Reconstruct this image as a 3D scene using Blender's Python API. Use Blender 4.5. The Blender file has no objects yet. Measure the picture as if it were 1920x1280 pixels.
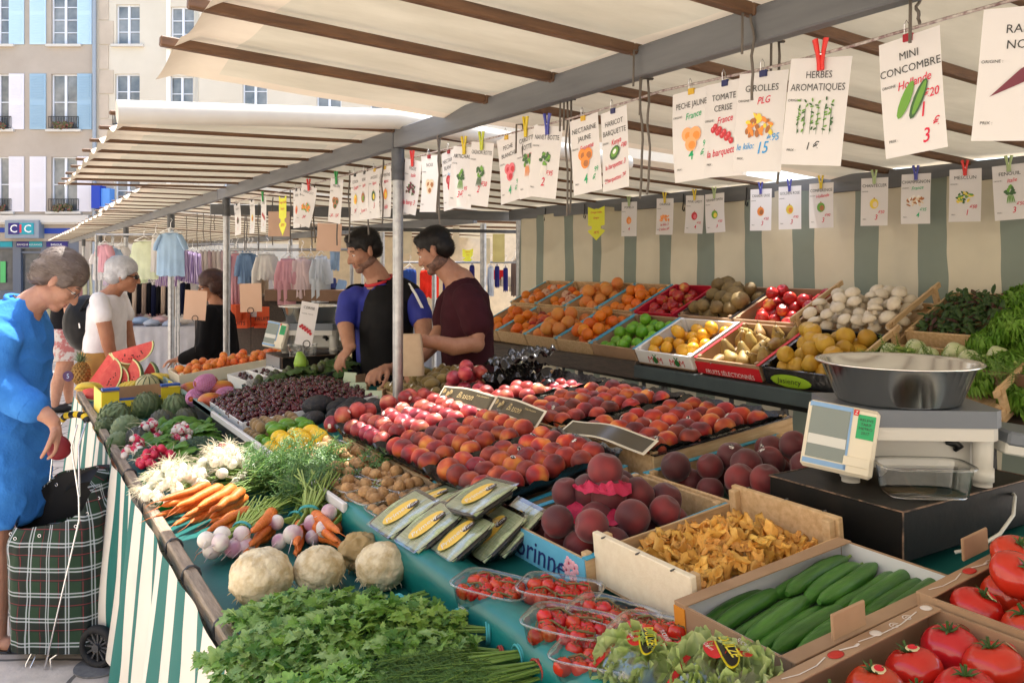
import bpy, math, random
from mathutils import Vector, Matrix, noise as mnoise
R = math.radians
rnd = random.Random(7)
S = bpy.context.scene
# ---------------------------------------------------------------- camera
F, TH, H0, CZ = 1550.0, math.atan(960/1550.0), 494.0, 1.6
SN, CS = math.sin(TH), math.cos(TH)
cd = bpy.data.cameras.new('camera'); cam = bpy.data.objects.new('camera', cd)
S.collection.objects.link(cam); S.camera = cam
cam.location = (0, 0, CZ); cam.rotation_euler = (R(90), 0, -TH)
cd.sensor_width = 36; cd.lens = 36*F/1920; cd.shift_y = -(640-H0)/1920
cd.clip_start = 0.05; cd.clip_end = 2000
# ---------------------------------------------------------------- world, sun, exposure
W = bpy.data.worlds.new('World'); S.world = W; W.use_nodes = True
SUNV = Vector((0.40, 0.18, 1.2)).normalized()          # towards the sun
EL = math.asin(SUNV.z); AZ = math.atan2(SUNV.x, SUNV.y)
nt = W.node_tree; bg = nt.nodes['Background']
sky = nt.nodes.new('ShaderNodeTexSky'); sky.sky_type = 'NISHITA'; sky.sun_disc = False
sky.sun_elevation = EL; sky.sun_rotation = AZ; sky.dust_density = 2.5; sky.air_density = 1.0; sky.ozone_density = .6
nt.links.new(sky.outputs[0], bg.inputs[0]); bg.inputs[1].default_value = 0.15
sl = bpy.data.lights.new('sun', 'SUN'); so = bpy.data.objects.new('sun', sl); S.collection.objects.link(so)
sl.energy = 3.7; sl.angle = R(.5); sl.color = (1, .95, .86)
so.rotation_euler = SUNV.to_track_quat('Z', 'Y').to_euler()
vs = S.view_settings; S.display_settings.display_device = 'sRGB'
vs.view_transform = 'Standard'; vs.look = 'None'; vs.exposure = 1.68; vs.gamma = 1; vs.use_curve_mapping = False
S.cycles.max_bounces = 9; S.cycles.diffuse_bounces = 5; S.cycles.glossy_bounces = 3; S.cycles.transmission_bounces = 6
S.cycles.transparent_max_bounces = 10; S.cycles.use_denoising = True; S.cycles.caustics_reflective = False; S.cycles.caustics_refractive = False
S.cycles.sample_clamp_indirect = 6
# ---------------------------------------------------------------- geometry helpers
def ray(u, v):
    r = (u-960)/F; return Vector((SN+r*CS, CS-r*SN, (H0-v)/F))
def AT(u, v, x=None, y=None, z=None, D=None):
    d = ray(u, v)
    t = x/d.x if x is not None else y/d.y if y is not None else (z-CZ)/d.z if z is not None else D
    p = d*t; p.z += CZ; return p
def Y(u, x): return AT(u, 500, x=x).y
def T(x=0, y=0, z=0): return Matrix.Translation((x, y, z))
def RX(a): return Matrix.Rotation(R(a), 4, 'X')
def RY(a): return Matrix.Rotation(R(a), 4, 'Y')
def RZ(a): return Matrix.Rotation(R(a), 4, 'Z')
def SC(x, y=None, z=None):
    return Matrix.Diagonal((x, x if y is None else y, x if z is None else z, 1))
I4 = Matrix.Identity(4)
def U(a, b): return rnd.uniform(a, b)
class MB:
    def __init__(s): s.v = []; s.f = []; s.m = []; s.sm = []
    def add(s, vs, fs, m=0, smooth=False, M=None):
        n = len(s.v)
        if M is None: s.v += [tuple(p) for p in vs]
        else: s.v += [tuple(M @ Vector(p)) for p in vs]
        for f in fs: s.f.append([i+n for i in f]); s.m.append(m); s.sm.append(smooth)
        return s
    def box(s, c, d, m=0, M=None, b=0.0):
        x, y, z = d[0]/2, d[1]/2, d[2]/2
        if b <= 0:
            vs = [(c[0]+i*x, c[1]+j*y, c[2]+k*z) for k in (-1, 1) for j in (-1, 1) for i in (-1, 1)]
            return s.add(vs, [(0,2,3,1),(4,5,7,6),(0,1,5,4),(2,6,7,3),(0,4,6,2),(1,3,7,5)], m, False, M)
        vs = []                                   # chamfered box
        for k in (-1, 1):
            for j in (-1, 1):
                for i in (-1, 1):
                    vs += [(c[0]+i*(x-b), c[1]+j*(y-b), c[2]+k*z), (c[0]+i*(x-b), c[1]+j*y, c[2]+k*(z-b)), (c[0]+i*x, c[1]+j*(y-b), c[2]+k*(z-b))]
        q = lambda i, j, k, a: ((k > 0)*4+(j > 0)*2+(i > 0))*3+a
        fs = []
        for k in (-1, 1): fs.append([q(-1,-1,k,0), q(1,-1,k,0), q(1,1,k,0), q(-1,1,k,0)][::k])
        for j in (-1, 1): fs.append([q(-1,j,-1,1), q(1,j,-1,1), q(1,j,1,1), q(-1,j,1,1)][::-j])
        for i in (-1, 1): fs.append([q(i,-1,-1,2), q(i,1,-1,2), q(i,1,1,2), q(i,-1,1,2)][::i])
        for k in (-1, 1):
            for j in (-1, 1): fs.append([q(-1,j,k,0), q(1,j,k,0), q(1,j,k,1), q(-1,j,k,1)][::-j*k])
            for i in (-1, 1): fs.append([q(i,-1,k,0), q(i,1,k,0), q(i,1,k,2), q(i,-1,k,2)][::i*k])
        for j in (-1, 1):
            for i in (-1, 1): fs.append([q(i,j,-1,1), q(i,j,1,1), q(i,j,1,2), q(i,j,-1,2)][::i*j])
        for k in (-1, 1):
            for j in (-1, 1):
                for i in (-1, 1): fs.append([q(i,j,k,0), q(i,j,k,1), q(i,j,k,2)][::-i*j*k])
        return s.add(vs, fs, m, False, M)
    def tube(s, pts, r, n=8, m=0, M=None, cap=True, flat=1.0):
        pts = [Vector(p) for p in pts]; k = len(pts)
        rs = list(r) if isinstance(r, (list, tuple)) else [r]*k
        vs = []; a = None
        for i, p in enumerate(pts):
            t = (pts[min(i+1, k-1)]-pts[max(i-1, 0)])
            t = t.normalized() if t.length > 1e-9 else Vector((0, 0, 1))
            if a is None:
                a = t.orthogonal().normalized()
                if abs(t.z) < .9: a = t.cross(Vector((0, 0, 1))).normalized()
            a = (a-t*a.dot(t)); a = a.normalized() if a.length > 1e-6 else t.orthogonal().normalized()
            b = t.cross(a)
            for j in range(n):
                w = 2*math.pi*j/n; vs.append(p+a*(rs[i]*math.cos(w))+b*(rs[i]*math.sin(w)*flat))
        fs = [(i*n+j, i*n+(j+1) % n, (i+1)*n+(j+1) % n, (i+1)*n+j) for i in range(k-1) for j in range(n)]
        s.add(vs, fs, m, True, M)
        if cap: s.add(vs[:n], [list(range(n))[::-1]], m, False, M); s.add(vs[-n:], [list(range(n))], m, False, M)
        return s
    def lathe(s, prof, n=24, m=0, M=None, smooth=True, fn=None):
        vs = []
        for i, (r, z) in enumerate(prof):
            for j in range(n):
                w = 2*math.pi*j/n; rr = r*(fn(w, i/(len(prof)-1)) if fn else 1)
                vs.append((rr*math.cos(w), rr*math.sin(w), z))
        k = len(prof)
        fs = [(i*n+j, i*n+(j+1) % n, (i+1)*n+(j+1) % n, (i+1)*n+j) for i in range(k-1) for j in range(n)]
        return s.add(vs, fs, m, smooth, M)
    def ball(s, c, r, seg=16, ring=10, m=0, M=None, fn=None):
        r = (r, r, r) if isinstance(r, (int, float)) else r
        vs = [(0, 0, -1)]
        for i in range(1, ring):
            a = -math.pi/2+math.pi*i/ring
            for j in range(seg):
                w = 2*math.pi*j/seg; vs.append((math.cos(a)*math.cos(w), math.cos(a)*math.sin(w), math.sin(a)))
        vs.append((0, 0, 1))
        if fn: vs = [fn(Vector(p)) for p in vs]
        vs = [(c[0]+p[0]*r[0], c[1]+p[1]*r[1], c[2]+p[2]*r[2]) for p in vs]
        fs = [(0, 1+(j+1) % seg, 1+j) for j in range(seg)]
        for i in range(ring-2):
            b = 1+i*seg; fs += [(b+j, b+(j+1) % seg, b+seg+(j+1) % seg, b+seg+j) for j in range(seg)]
        b = 1+(ring-2)*seg; fs += [(b+j, b+(j+1) % seg, len(vs)-1) for j in range(seg)]
        return s.add(vs, fs, m, True, M)
    def grid(s, fn, nu, nv, m=0, M=None, smooth=True, mfn=None):
        vs = [fn(i/nu, j/nv) for j in range(nv+1) for i in range(nu+1)]
        n = len(s.v); s.v += [tuple(M @ Vector(p)) if M else tuple(p) for p in vs]
        for j in range(nv):
            for i in range(nu):
                a = j*(nu+1)+i+n; s.f.append([a, a+1, a+nu+2, a+nu+1]); s.m.append(mfn(i/nu, j/nv) if mfn else m); s.sm.append(smooth)
        return s
    def prism(s, poly, d, m=0, M=None):                # polygon in local XZ, thickness d along Y (front at -d/2)
        n = len(poly)
        vs = [(x, -d/2, z) for x, z in poly]+[(x, d/2, z) for x, z in poly]
        return s.add(vs, [list(range(n)), list(range(n, 2*n))[::-1]]+[(i, n+i, n+(i+1) % n, (i+1) % n)[::1] for i in range(n)], m, False, M)
    def text(s, txt, size, m=0, M=None, shear=0.0, align='CENTER', sx=1.0, off=0.0):   # flat lettering in local XZ facing -Y
        vs, fs = text_geo(txt, shear, align, off)
        return s.add([(x*size*sx, 0, y*size) for x, y in vs], fs, m, False, M)
    def mesh(s, name):
        me = bpy.data.meshes.new(name); me.from_pydata(s.v, [], s.f)
        me.polygons.foreach_set('material_index', s.m); me.polygons.foreach_set('use_smooth', s.sm)
        me.update(); return me
_tc = {}
def text_geo(txt, shear, align, off):
    k = (txt, shear, align, off)
    if k not in _tc:
        c = bpy.data.curves.new('lettering', 'FONT'); c.body = txt; c.shear = shear; c.align_x = align; c.resolution_u = 2; c.offset = off; c.fill_mode = 'FRONT'
        o = bpy.data.objects.new('lettering', c); me = o.to_mesh()
        _tc[k] = ([(v.co.x, v.co.y) for v in me.vertices], [list(p.vertices) for p in me.polygons])
        bpy.data.objects.remove(o); bpy.data.curves.remove(c)
    return _tc[k]
def tag(o, label=None, cat=None, group=None, kind=None):
    if label: o['label'] = label
    if cat: o['category'] = cat
    if group: o['group'] = group
    if kind: o['kind'] = kind
    return o
def link(name, mesh, mats=None, parent=None, mw=None):
    if isinstance(mesh, MB): mesh = mesh.mesh(name)
    if mats is not None:
        for m in (mats if isinstance(mats, (list, tuple)) else [mats]): mesh.materials.append(m)
    o = bpy.data.objects.new(name, mesh); S.collection.objects.link(o)
    if parent: o.parent = parent
    if mw is not None: o.matrix_local = mw
    return o
def thing(name, label, cat, mw=None, group=None):
    o = bpy.data.objects.new(name, None); S.collection.objects.link(o); o.empty_display_size = .05
    if mw is not None: o.matrix_local = mw
    return tag(o, label, cat, group)
def dup(o, mw, label=None, group=None, parent=None):
    c = o.copy(); S.collection.objects.link(c); c.parent = parent
    if mw is not None: c.matrix_local = mw
    for ch in o.children: dup(ch, None, parent=c)
    if label: c['label'] = label
    if group: c['group'] = group
    return c
def structure(name, mb, mats, mw=None): return tag(link(name, mb, mats, None, mw), kind='structure')
ORD = ['first','second','third','fourth','fifth','sixth','seventh','eighth','ninth','tenth','eleventh','twelfth','thirteenth','fourteenth','fifteenth','sixteenth','seventeenth','eighteenth','nineteenth','twentieth']
# ---------------------------------------------------------------- materials
def nd(nt, t, **kw):
    n = nt.nodes.new('ShaderNode'+t)
    for k, v in kw.items():
        if k.startswith('i_'): n.inputs[int(k[2:])].default_value = v
        else: setattr(n, k, v)
    return n
def lin(c):
    return tuple(((x/255)/12.92 if x/255 <= .04045 else ((x/255+.055)/1.055)**2.4) for x in c)+(1,)
def ramp(nt, stops, fac):
    r = nt.nodes.new('ShaderNodeValToRGB'); e = r.color_ramp.elements
    while len(e) < len(stops): e.new(.5)
    for i, (p, c) in enumerate(stops): e[i].position = p; e[i].color = (*c[:3], 1)
    nt.links.new(fac, r.inputs[0]); return r.outputs[0]
def mat(name, c, c2=None, rough=.55, scale=12, det=3, bump=0, bscale=None, rand=0, metal=0, spec=.5, trans=0, sheen=0, stretch=None, lo=.35, hi=.65, coat=0, sss=0, hue=0, stops=None):
    m = bpy.data.materials.new(name); m.use_nodes = True; nt = m.node_tree; L = nt.links.new
    b = nt.nodes['Principled BSDF']; b.inputs['Roughness'].default_value = rough; b.inputs['Metallic'].default_value = metal
    b.inputs['Specular IOR Level'].default_value = spec; b.inputs['Coat Weight'].default_value = coat; b.inputs['Coat Roughness'].default_value = .15
    if sheen: b.inputs['Sheen Weight'].default_value = sheen; b.inputs['Sheen Roughness'].default_value = .5
    if sss: b.inputs['Subsurface Weight'].default_value = sss; b.inputs['Subsurface Radius'].default_value = (.012, .006, .004); b.inputs['Subsurface Scale'].default_value = 1
    c = (*c[:3], 1); tc = nd(nt, 'TexCoord'); co = tc.outputs['Object']
    oi = nd(nt, 'ObjectInfo')
    if stretch:
        mp = nd(nt, 'Mapping'); mp.inputs['Scale'].default_value = stretch; L(co, mp.inputs[0]); co = mp.outputs[0]
    out = None
    if c2 is not None or stops or bump:
        mu = nd(nt, 'Math', operation='MULTIPLY', i_1=37.0); L(oi.outputs['Random'], mu.inputs[0])
    if c2 is not None or stops:
        n = nd(nt, 'TexNoise', noise_dimensions='4D'); n.inputs['Scale'].default_value = scale; n.inputs['Detail'].default_value = det; n.inputs['Roughness'].default_value = .6
        L(co, n.inputs['Vector']); L(mu.outputs[0], n.inputs['W'])
        out = ramp(nt, stops or [(lo, c), (hi, c2)], n.outputs[0])
    if rand or hue:
        h = nd(nt, 'HueSaturation'); mr = nd(nt, 'MapRange', i_3=1-rand, i_4=1+rand); L(oi.outputs['Random'], mr.inputs[0]); L(mr.outputs[0], h.inputs['Value'])
        if hue:
            wn = nd(nt, 'TexWhiteNoise', noise_dimensions='1D'); L(oi.outputs['Random'], wn.inputs['W'])
            m2 = nd(nt, 'MapRange', i_3=.5-hue, i_4=.5+hue); L(wn.outputs[0], m2.inputs[0]); L(m2.outputs[0], h.inputs['Hue'])
        if out is not None: L(out, h.inputs['Color'])
        else: h.inputs['Color'].default_value = c
        out = h.outputs[0]
    if out is not None: L(out, b.inputs['Base Color'])
    else: b.inputs['Base Color'].default_value = c
    if bump:
        n2 = nd(nt, 'TexNoise'); n2.inputs['Scale'].default_value = bscale or scale*3; n2.inputs['Detail'].default_value = 4; L(co, n2.inputs['Vector'])
        bp = nd(nt, 'Bump'); bp.inputs['Strength'].default_value = bump; bp.inputs['Distance'].default_value = .01; L(n2.outputs[0], bp.inputs['Height']); L(bp.outputs[0], b.inputs['Normal'])
    if trans:
        tr = nd(nt, 'BsdfTranslucent'); mx = nd(nt, 'MixShader', i_0=trans)
        if out is not None: L(out, tr.inputs[0])
        else: tr.inputs[0].default_value = c
        L(b.outputs[0], mx.inputs[1]); L(tr.outputs[0], mx.inputs[2]); L(mx.outputs[0], nt.nodes['Material Output'].inputs[0])
    return m
def stripes(name, a, b, axis, period, duty, wob=.02, trans=0, rough=.75, phase=0):
    m = mat(name, a, rough=rough); nt = m.node_tree; L = nt.links.new; bs = nt.nodes['Principled BSDF']
    tc = nd(nt, 'TexCoord'); sp = nd(nt, 'SeparateXYZ'); L(tc.outputs['Object'], sp.inputs[0])
    n = nd(nt, 'TexNoise'); n.inputs['Scale'].default_value = 2.2; L(tc.outputs['Object'], n.inputs[0])
    ma = nd(nt, 'Math', operation='MULTIPLY_ADD', i_1=wob, i_2=phase); L(n.outputs[0], ma.inputs[0])
    ad = nd(nt, 'Math', operation='ADD'); L(sp.outputs[axis], ad.inputs[0]); L(ma.outputs[0], ad.inputs[1])
    dv = nd(nt, 'Math', operation='DIVIDE', i_1=period); L(ad.outputs[0], dv.inputs[0])
    fr = nd(nt, 'Math', operation='FRACT'); L(dv.outputs[0], fr.inputs[0])
    ls = nd(nt, 'Math', operation='LESS_THAN', i_1=duty); L(fr.outputs[0], ls.inputs[0])
    n2 = nd(nt, 'TexNoise'); n2.inputs['Scale'].default_value = 5; n2.inputs['Detail'].default_value = 5; L(tc.outputs['Object'], n2.inputs[0])
    mx = nd(nt, 'Mix', data_type='RGBA'); mx.inputs[6].default_value = (*a, 1); mx.inputs[7].default_value = (*b, 1); L(ls.outputs[0], mx.inputs[0])
    mr = nd(nt, 'MapRange', i_3=.82, i_4=1.1); L(n2.outputs[0], mr.inputs[0])
    hs = nd(nt, 'HueSaturation'); L(mx.outputs[2], hs.inputs['Color']); L(mr.outputs[0], hs.inputs['Value']); L(hs.outputs[0], bs.inputs['Base Color'])
    if trans:
        tr = nd(nt, 'BsdfTranslucent'); L(hs.outputs[0], tr.inputs[0]); ms = nd(nt, 'MixShader', i_0=trans); L(bs.outputs[0], ms.inputs[1]); L(tr.outputs[0], ms.inputs[2]); L(ms.outputs[0], nt.nodes['Material Output'].inputs[0])
    return m
def clear(name, tint=(1, 1, 1), a=.12, rough=.12):
    m = bpy.data.materials.new(name); m.use_nodes = True; nt = m.node_tree; nt.nodes.clear(); L = nt.links.new
    o = nd(nt, 'OutputMaterial'); t = nd(nt, 'BsdfTransparent'); t.inputs[0].default_value = (*tint, 1)
    g = nd(nt, 'BsdfGlossy'); g.inputs['Roughness'].default_value = rough
    lw = nd(nt, 'LayerWeight'); lw.inputs[0].default_value = .35
    mr = nd(nt, 'MapRange', i_3=a, i_4=.75); L(lw.outputs['Facing'], mr.inputs[0])
    mx = nd(nt, 'MixShader'); L(mr.outputs[0], mx.inputs[0]); L(t.outputs[0], mx.inputs[1]); L(g.outputs[0], mx.inputs[2]); L(mx.outputs[0], o.inputs[0])
    return m
def flat(name, c, rough=.6, **k): return mat(name, lin(c), rough=rough, **k)
WHITE = flat('white_paint', (232, 232, 230)); BLACK = flat('black_plastic', (14, 14, 15), .4); RED = flat('red_print', (200, 20, 35))
GREEN_INK = flat('green_ink', (20, 165, 105)); BLUE_INK = flat('blue_ink', (40, 150, 215)); DARK_INK = flat('dark_ink', (52, 55, 54)); RED_INK = flat('red_ink', (205, 22, 62))
WOOD = mat('pale_poplar_wood', (.66, .47, .27), (.52, .34, .17), .7, 9, stretch=(1, 8, 8), bump=.15, rand=.08)
WOOD_BROWN = mat('brown_rafter_wood', (.15, .075, .035), (.085, .042, .02), .6, 8, stretch=(1, 6, 6), bump=.2)
WOOD_OLD = mat('weathered_grey_wood', (.40, .31, .22), (.24, .18, .125), .8, 10, stretch=(8, 1, 8), bump=.4)
WOOD_DARK = mat('dark_stained_board', (.085, .06, .045), (.045, .034, .028), .6, 12, stretch=(8, 1, 8), bump=.3)
CARD = mat('brown_cardboard', (.42, .27, .16), (.36, .225, .13), .8, 10, rand=.05)
STEEL = mat('galvanised_steel', (.42, .43, .44), (.30, .31, .32), .38, 25, metal=.85, bump=.06)
ALU = mat('grey_painted_beam', (.155, .16, .165), (.105, .11, .117), .5, 5, metal=.25, stretch=(1, .3, 3), bump=.1)
DARKMETAL = mat('dark_grey_metal', (.10, .105, .11), (.06, .062, .066), .5, 15, metal=.3)
CABLE = flat('grey_cable', (95, 88, 80)); CHROME = mat('bright_wire', (.75, .75, .76), rough=.22, metal=1)
# ================================================================ SETTING
def paving():
    m = mat('stone_slab_paving', (.5, .46, .42), rough=.8, bump=.3, bscale=40); nt = m.node_tree; L = nt.links.new; b = nt.nodes['Principled BSDF']
    tc = nd(nt, 'TexCoord'); mp = nd(nt, 'Mapping'); mp.inputs['Rotation'].default_value = (0, 0, TH); L(tc.outputs['Object'], mp.inputs[0])
    br = nd(nt, 'TexBrick'); br.offset = .43; br.inputs['Scale'].default_value = 1; br.inputs['Brick Width'].default_value = .42; br.inputs['Row Height'].default_value = .21; br.inputs['Mortar Size'].default_value = .010; br.inputs['Mortar Smooth'].default_value = .3
    br.inputs['Color1'].default_value = (.60, .53, .46, 1); br.inputs['Color2'].default_value = (.47, .41, .36, 1); br.inputs['Mortar'].default_value = (.13, .12, .11, 1)
    wob = nd(nt, 'TexNoise'); wob.inputs['Scale'].default_value = 5; wob.inputs['Detail'].default_value = 3; L(tc.outputs['Object'], wob.inputs[0])
    wa = nd(nt, 'VectorMath', operation='MULTIPLY_ADD'); wa.inputs[1].default_value = (.035, .035, 0); L(wob.outputs['Color'], wa.inputs[0]); L(mp.outputs[0], wa.inputs[2]); L(wa.outputs[0], br.inputs[0])
    n = nd(nt, 'TexNoise'); n.inputs['Scale'].default_value = 9; n.inputs['Detail'].default_value = 6; L(tc.outputs['Object'], n.inputs[0])
    mr = nd(nt, 'MapRange', i_3=.55, i_4=1.35); L(n.outputs[0], mr.inputs[0]); h = nd(nt, 'HueSaturation'); L(br.outputs[0], h.inputs['Color']); L(mr.outputs[0], h.inputs['Value']); L(h.outputs[0], b.inputs['Base Color'])
    return m
structure('ground', MB().grid(lambda u, v: (-150+300*u, -100+300*v, 0), 2, 2), paving())

# ---------------- buildings at the end of the square, 30 m away
BD = 30.0; K = BD/F
BM = T(SN*BD, CS*BD, 0) @ RZ(-math.degrees(TH))
def bx(u): return (u-960)*K
def bz(v): return CZ+(H0-v)*K
GLASS = mat('window_glass', (.10, .12, .13), (.30, .31, .30), .12, 1.2, spec=.8)
FRAME = flat('white_window_frame', (222, 226, 232)); SILL = flat('stone_sill', (205, 200, 190)); IRON = flat('black_iron', (30, 30, 34), .5)
SH_SKY = flat('sky_blue_shutter', (188, 216, 236)); SH_BLUE = flat('faded_blue_shutter', (150, 180, 200)); SH_WHITE = flat('pale_lilac_shutter', (222, 220, 226))
FLOWER = mat('window_box_flowers', (.30, .03, .06), (.06, .10, .03), .7, 30, lo=.4, hi=.5)
def wbox(mb, u0, u1, v0, v1, y0, y1, m=0):
    mb.box(((bx(u0)+bx(u1))/2, (y0+y1)/2, (bz(v0)+bz(v1))/2), (abs(bx(u1)-bx(u0)), y1-y0, abs(bz(v1)-bz(v0))), m)
def facade(name, label, u0, u1, vtop, openings, wallmat):
    t = thing(name, label, 'building', BM)
    us = sorted({u0, u1, *[o[0] for o in openings], *[o[1] for o in openings]})
    vs = sorted({vtop, 577, *[o[2] for o in openings], *[o[3] for o in openings]})
    mb = MB()
    for a, b in zip(us, us[1:]):                       # wall blocks round the openings
        run = None
        for c, d in zip(vs, vs[1:]):
            hole = any(o[0] <= a and b <= o[1] and o[2] <= c and d <= o[3] for o in openings)
            if not hole: run = (run[0], d) if run else (c, d)
            if (hole or d == vs[-1]) and run: wbox(mb, a, b, run[0], run[1], 0, .35); run = None
    link('wall', mb, wallmat, t)
    wbox(mb2 := MB(), u0, u1, vtop, 577, 1.2, 6); link('rear_wall', mb2, wallmat, t)
    return t
def window(t, u0, u1, v0, v1, rail=False, panes=4, flowers=False, curtain=False):
    f = MB(); w = 2.4
    wbox(f, u0, u0+w, v0, v1, .10, .17); wbox(f, u1-w, u1, v0, v1, .10, .17); wbox(f, u0, u1, v0, v0+w, .098, .172); wbox(f, u0, u1, v1-w, v1, .098, .172)
    c = (u0+u1)/2; wbox(f, c-2.2, c+2.2, v0, v1, .09, .165)
    for i in range(1, panes): v = v0+(v1-v0)*i/panes; wbox(f, u0, u1, v-.8, v+.8, .112, .16)
    fr = link('window', f, FRAME, t); wbox(p := MB(), u0, u1, v0, v1, .14, .15); link('pane', p, GLASS, fr)
    wbox(s := MB(), u0-8, u1+8, v1, v1+4.5, -.12, .2); link('sill', s, SILL, fr)
    if rail:
        g = MB(); h = 24
        wbox(g, u0-3, u1+3, v1-h, v1-h+1.2, -.10, -.06); wbox(g, u0-3, u1+3, v1-3, v1-2, -.10, -.06)
        k = int((u1-u0+6)/3)
        for i in range(k+1): u = u0-3+(u1-u0+6)*i/k; wbox(g, u-.3, u+.3, v1-h, v1-2, -.09, -.07)
        link('railing', g, IRON, t)
    if flowers:
        g = MB()
        for i in range(60): g.ball((bx(U(u0+8, u1-8)), -.12+U(-.06, .06), bz(v1-5+U(-7, 3))), U(.03, .08), 6, 4)
        link('window_box', g, FLOWER, t)
def shutter(t, u0, u1, v0, v1, m):
    s = MB(); wbox(s, u0, u1, v0, v1, -.05, -.012)
    n = int((v1-v0)/3.2)
    for i in range(n):
        v = v0+3+(v1-v0-6)*i/n
        if abs(v-(v0+v1)/2) > 4: wbox(s, u0+3, u1-3, v, v+1.6, -.066, -.045)
    link('shutter', s, m, t)
GREYWALL = mat('grey_beige_render', (.46, .395, .325), (.40, .34, .275), .85, .8, det=6, bump=.1, bscale=20)
CREAMWALL = mat('cream_render', (.66, .60, .49), (.60, .54, .43), .85, .7, det=6)
wl = [(-27, 20), (96, 146)]; rows = [(-35, 84), (139, 243), (294, 397)]
bank = facade('bank_building', 'grey beige building with blue shutters above the bank at the end of the square', -170, 178, -420,
    [(a, b, c, d) for a, b in wl for c, d in rows]+[(a, b, c-170, d-170) for a, b in wl for c, d in rows[:1]]+[(-160, 148, 452, 577)], GREYWALL)
for i, (c, d) in enumerate(rows):
    for j, (a, b) in enumerate(wl):
        window(bank, a, b, c, d, rail=i > 0, flowers=i > 0, panes=5 if i == 0 else 2)
    m1, m2 = [(SH_SKY, SH_SKY), (SH_WHITE, SH_BLUE), (SH_WHITE, SH_WHITE)][i]
    shutter(bank, 18, 46, c, d, m1); shutter(bank, 57, 87, c, d, m2); shutter(bank, 146, 173, c, d, m2)
for a, b in wl: window(bank, a, b, -205, -86, panes=5)
wbox(mb := MB(), -170, 172, 404, 418, -.25, .0); wbox(mb, -170, 172, 418, 421, -.18, 0); link('cornice', mb, flat('cornice_stone', (205, 200, 192)), bank)
wbox(mb := MB(), -170, 20, 427, 436, -.03, -.002); wbox(mb, 84, 152, 428, 438, -.03, -.002); link('blue_stripe', mb, flat('bank_blue', (22, 62, 160)), bank)
SHOPGREY = flat('shopfront_grey', (98, 106, 120), .5); SHOPGLASS = mat('shop_glass', (.05, .055, .06), (.15, .15, .15), .15, 1.5)
mb = MB(); wbox(mb, -160, 148, 451, 466, .05, .3)
for a, b in ((-160, -120), (22, 37), (75, 90), (120, 148)): wbox(mb, a, b, 466, 577, .06, .29)
wbox(mb, -120, 22, 545, 577, .06, .29); wbox(mb, 37, 75, 471, 475, .1, .2)
sf = link('shopfront', mb, SHOPGREY, bank); wbox(mb := MB(), -120, 120, 466, 577, .2, .22); link('pane', mb, SHOPGLASS, sf)
wbox(mb := MB(), -4, 6, 490, 530, .14, .16); link('poster', mb, flat('green_poster', (90, 190, 110)), sf)
mb = MB(); wbox(mb, -40, 22, 453, 463, .02, .05, 0); wbox(mb, 30, 54, 453, 463, .02, .05, 1); wbox(mb, 54, 78, 453, 463, .02, .05, 0); wbox(mb, 86, 126, 453, 463, .02, .05, 1)
mb.text('BANQUE', .1, 2, T(bx(42), .016, bz(460.2))); mb.text('ASSURANCE', .085, 2, T(bx(66), .016, bz(460.2))); mb.text('BANQUE', .1, 2, T(bx(105), .016, bz(460.2)))
TEAL_SIGN = flat('sign_teal', (20, 150, 165)); NAVY = flat('sign_navy', (38, 28, 110))
link('fascia_sign', mb, [TEAL_SIGN, NAVY, WHITE], sf)
sg = thing('bank_sign', 'grey framed sign box with white C, red I and C lettering above the bank door', 'sign', BM)
mb = MB(); wbox(mb, 20, 83, 414, 447, -.35, -.005); link('sign_case', mb, flat('sign_case_grey', (130, 142, 155), .4), sg)
mb = MB(); wbox(mb, 27, 48, 419, 440, -.37, -.352, 0); wbox(mb, 48, 74, 419, 440, -.37, -.352, 1); link('sign_panel', mb, [NAVY, TEAL_SIGN], sg)
mb = MB(); mb.text('C', .40, 0, T(bx(37), -.375, bz(436.5)), off=.012); mb.text('I', .40, 1, T(bx(50), -.375, bz(436.5)), off=.03); mb.text('C', .40, 0, T(bx(63), -.375, bz(436.5)), off=.012)
link('lettering', mb, [WHITE, flat('sign_red', (230, 50, 60))], sg)
pipe = MB().tube([(bx(180), -.12, bz(v)) for v in (-400, 0, 300, 577)], .07, 10); tag(link('drainpipe', pipe, flat('zinc_pipe', (150, 160, 170), .4), None, BM), 'zinc drainpipe running down between the grey and the cream building', 'drainpipe')
wr = [(218, 262, 9, 84), (320, 364, 13, 88), (216, 262, 139, 236), (318, 362, 143, 240), (455, 501, 140, 232), (594, 640, 142, 240), (694, 741, 146, 250), (216, 262, 300, 386), (420, 462, 300, 390),
      (455, 501, 6, 90), (594, 640, 6, 90)]
cream = facade('cream_building', 'tall cream rendered building with white casement windows behind the stall roofs', 181, 1400, -420, wr, CREAMWALL)
for i, (a, b, c, d) in enumerate(wr): window(cream, a, b, c, d, rail=i in (2, 3, 4, 5, 6), panes=3)
mb = MB()
for i in range(22): wbox(mb, 186, 204 if i % 2 else 213, -420+i*46, -420+i*46+44, -.03, -.001)
link('quoins', mb, mat('quoin_stone', (.56, .47, .37), (.48, .40, .31), .85, 1.5), cream)
wbox(mb := MB(), 312, 320, -10, 420, -.02, -.001); wbox(mb, 364, 372, -10, 420, -.02, -.001); wbox(mb, 364, 372, -10, 420, -.02, -.001); link('window_surround', mb, flat('surround_cream', (240, 235, 222)), cream)
mb = MB(); wbox(mb, 184, 200, 350, 392, -.5, -.02, 0); wbox(mb, 196, 216, 355, 392, -.42, -.05, 1); tag(link('shop_sign', mb, [flat('sign_blue', (20, 60, 170)), flat('sign_sky', (90, 150, 225))], None, BM), 'blue projecting shop sign on the corner of the cream building', 'sign')
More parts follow.
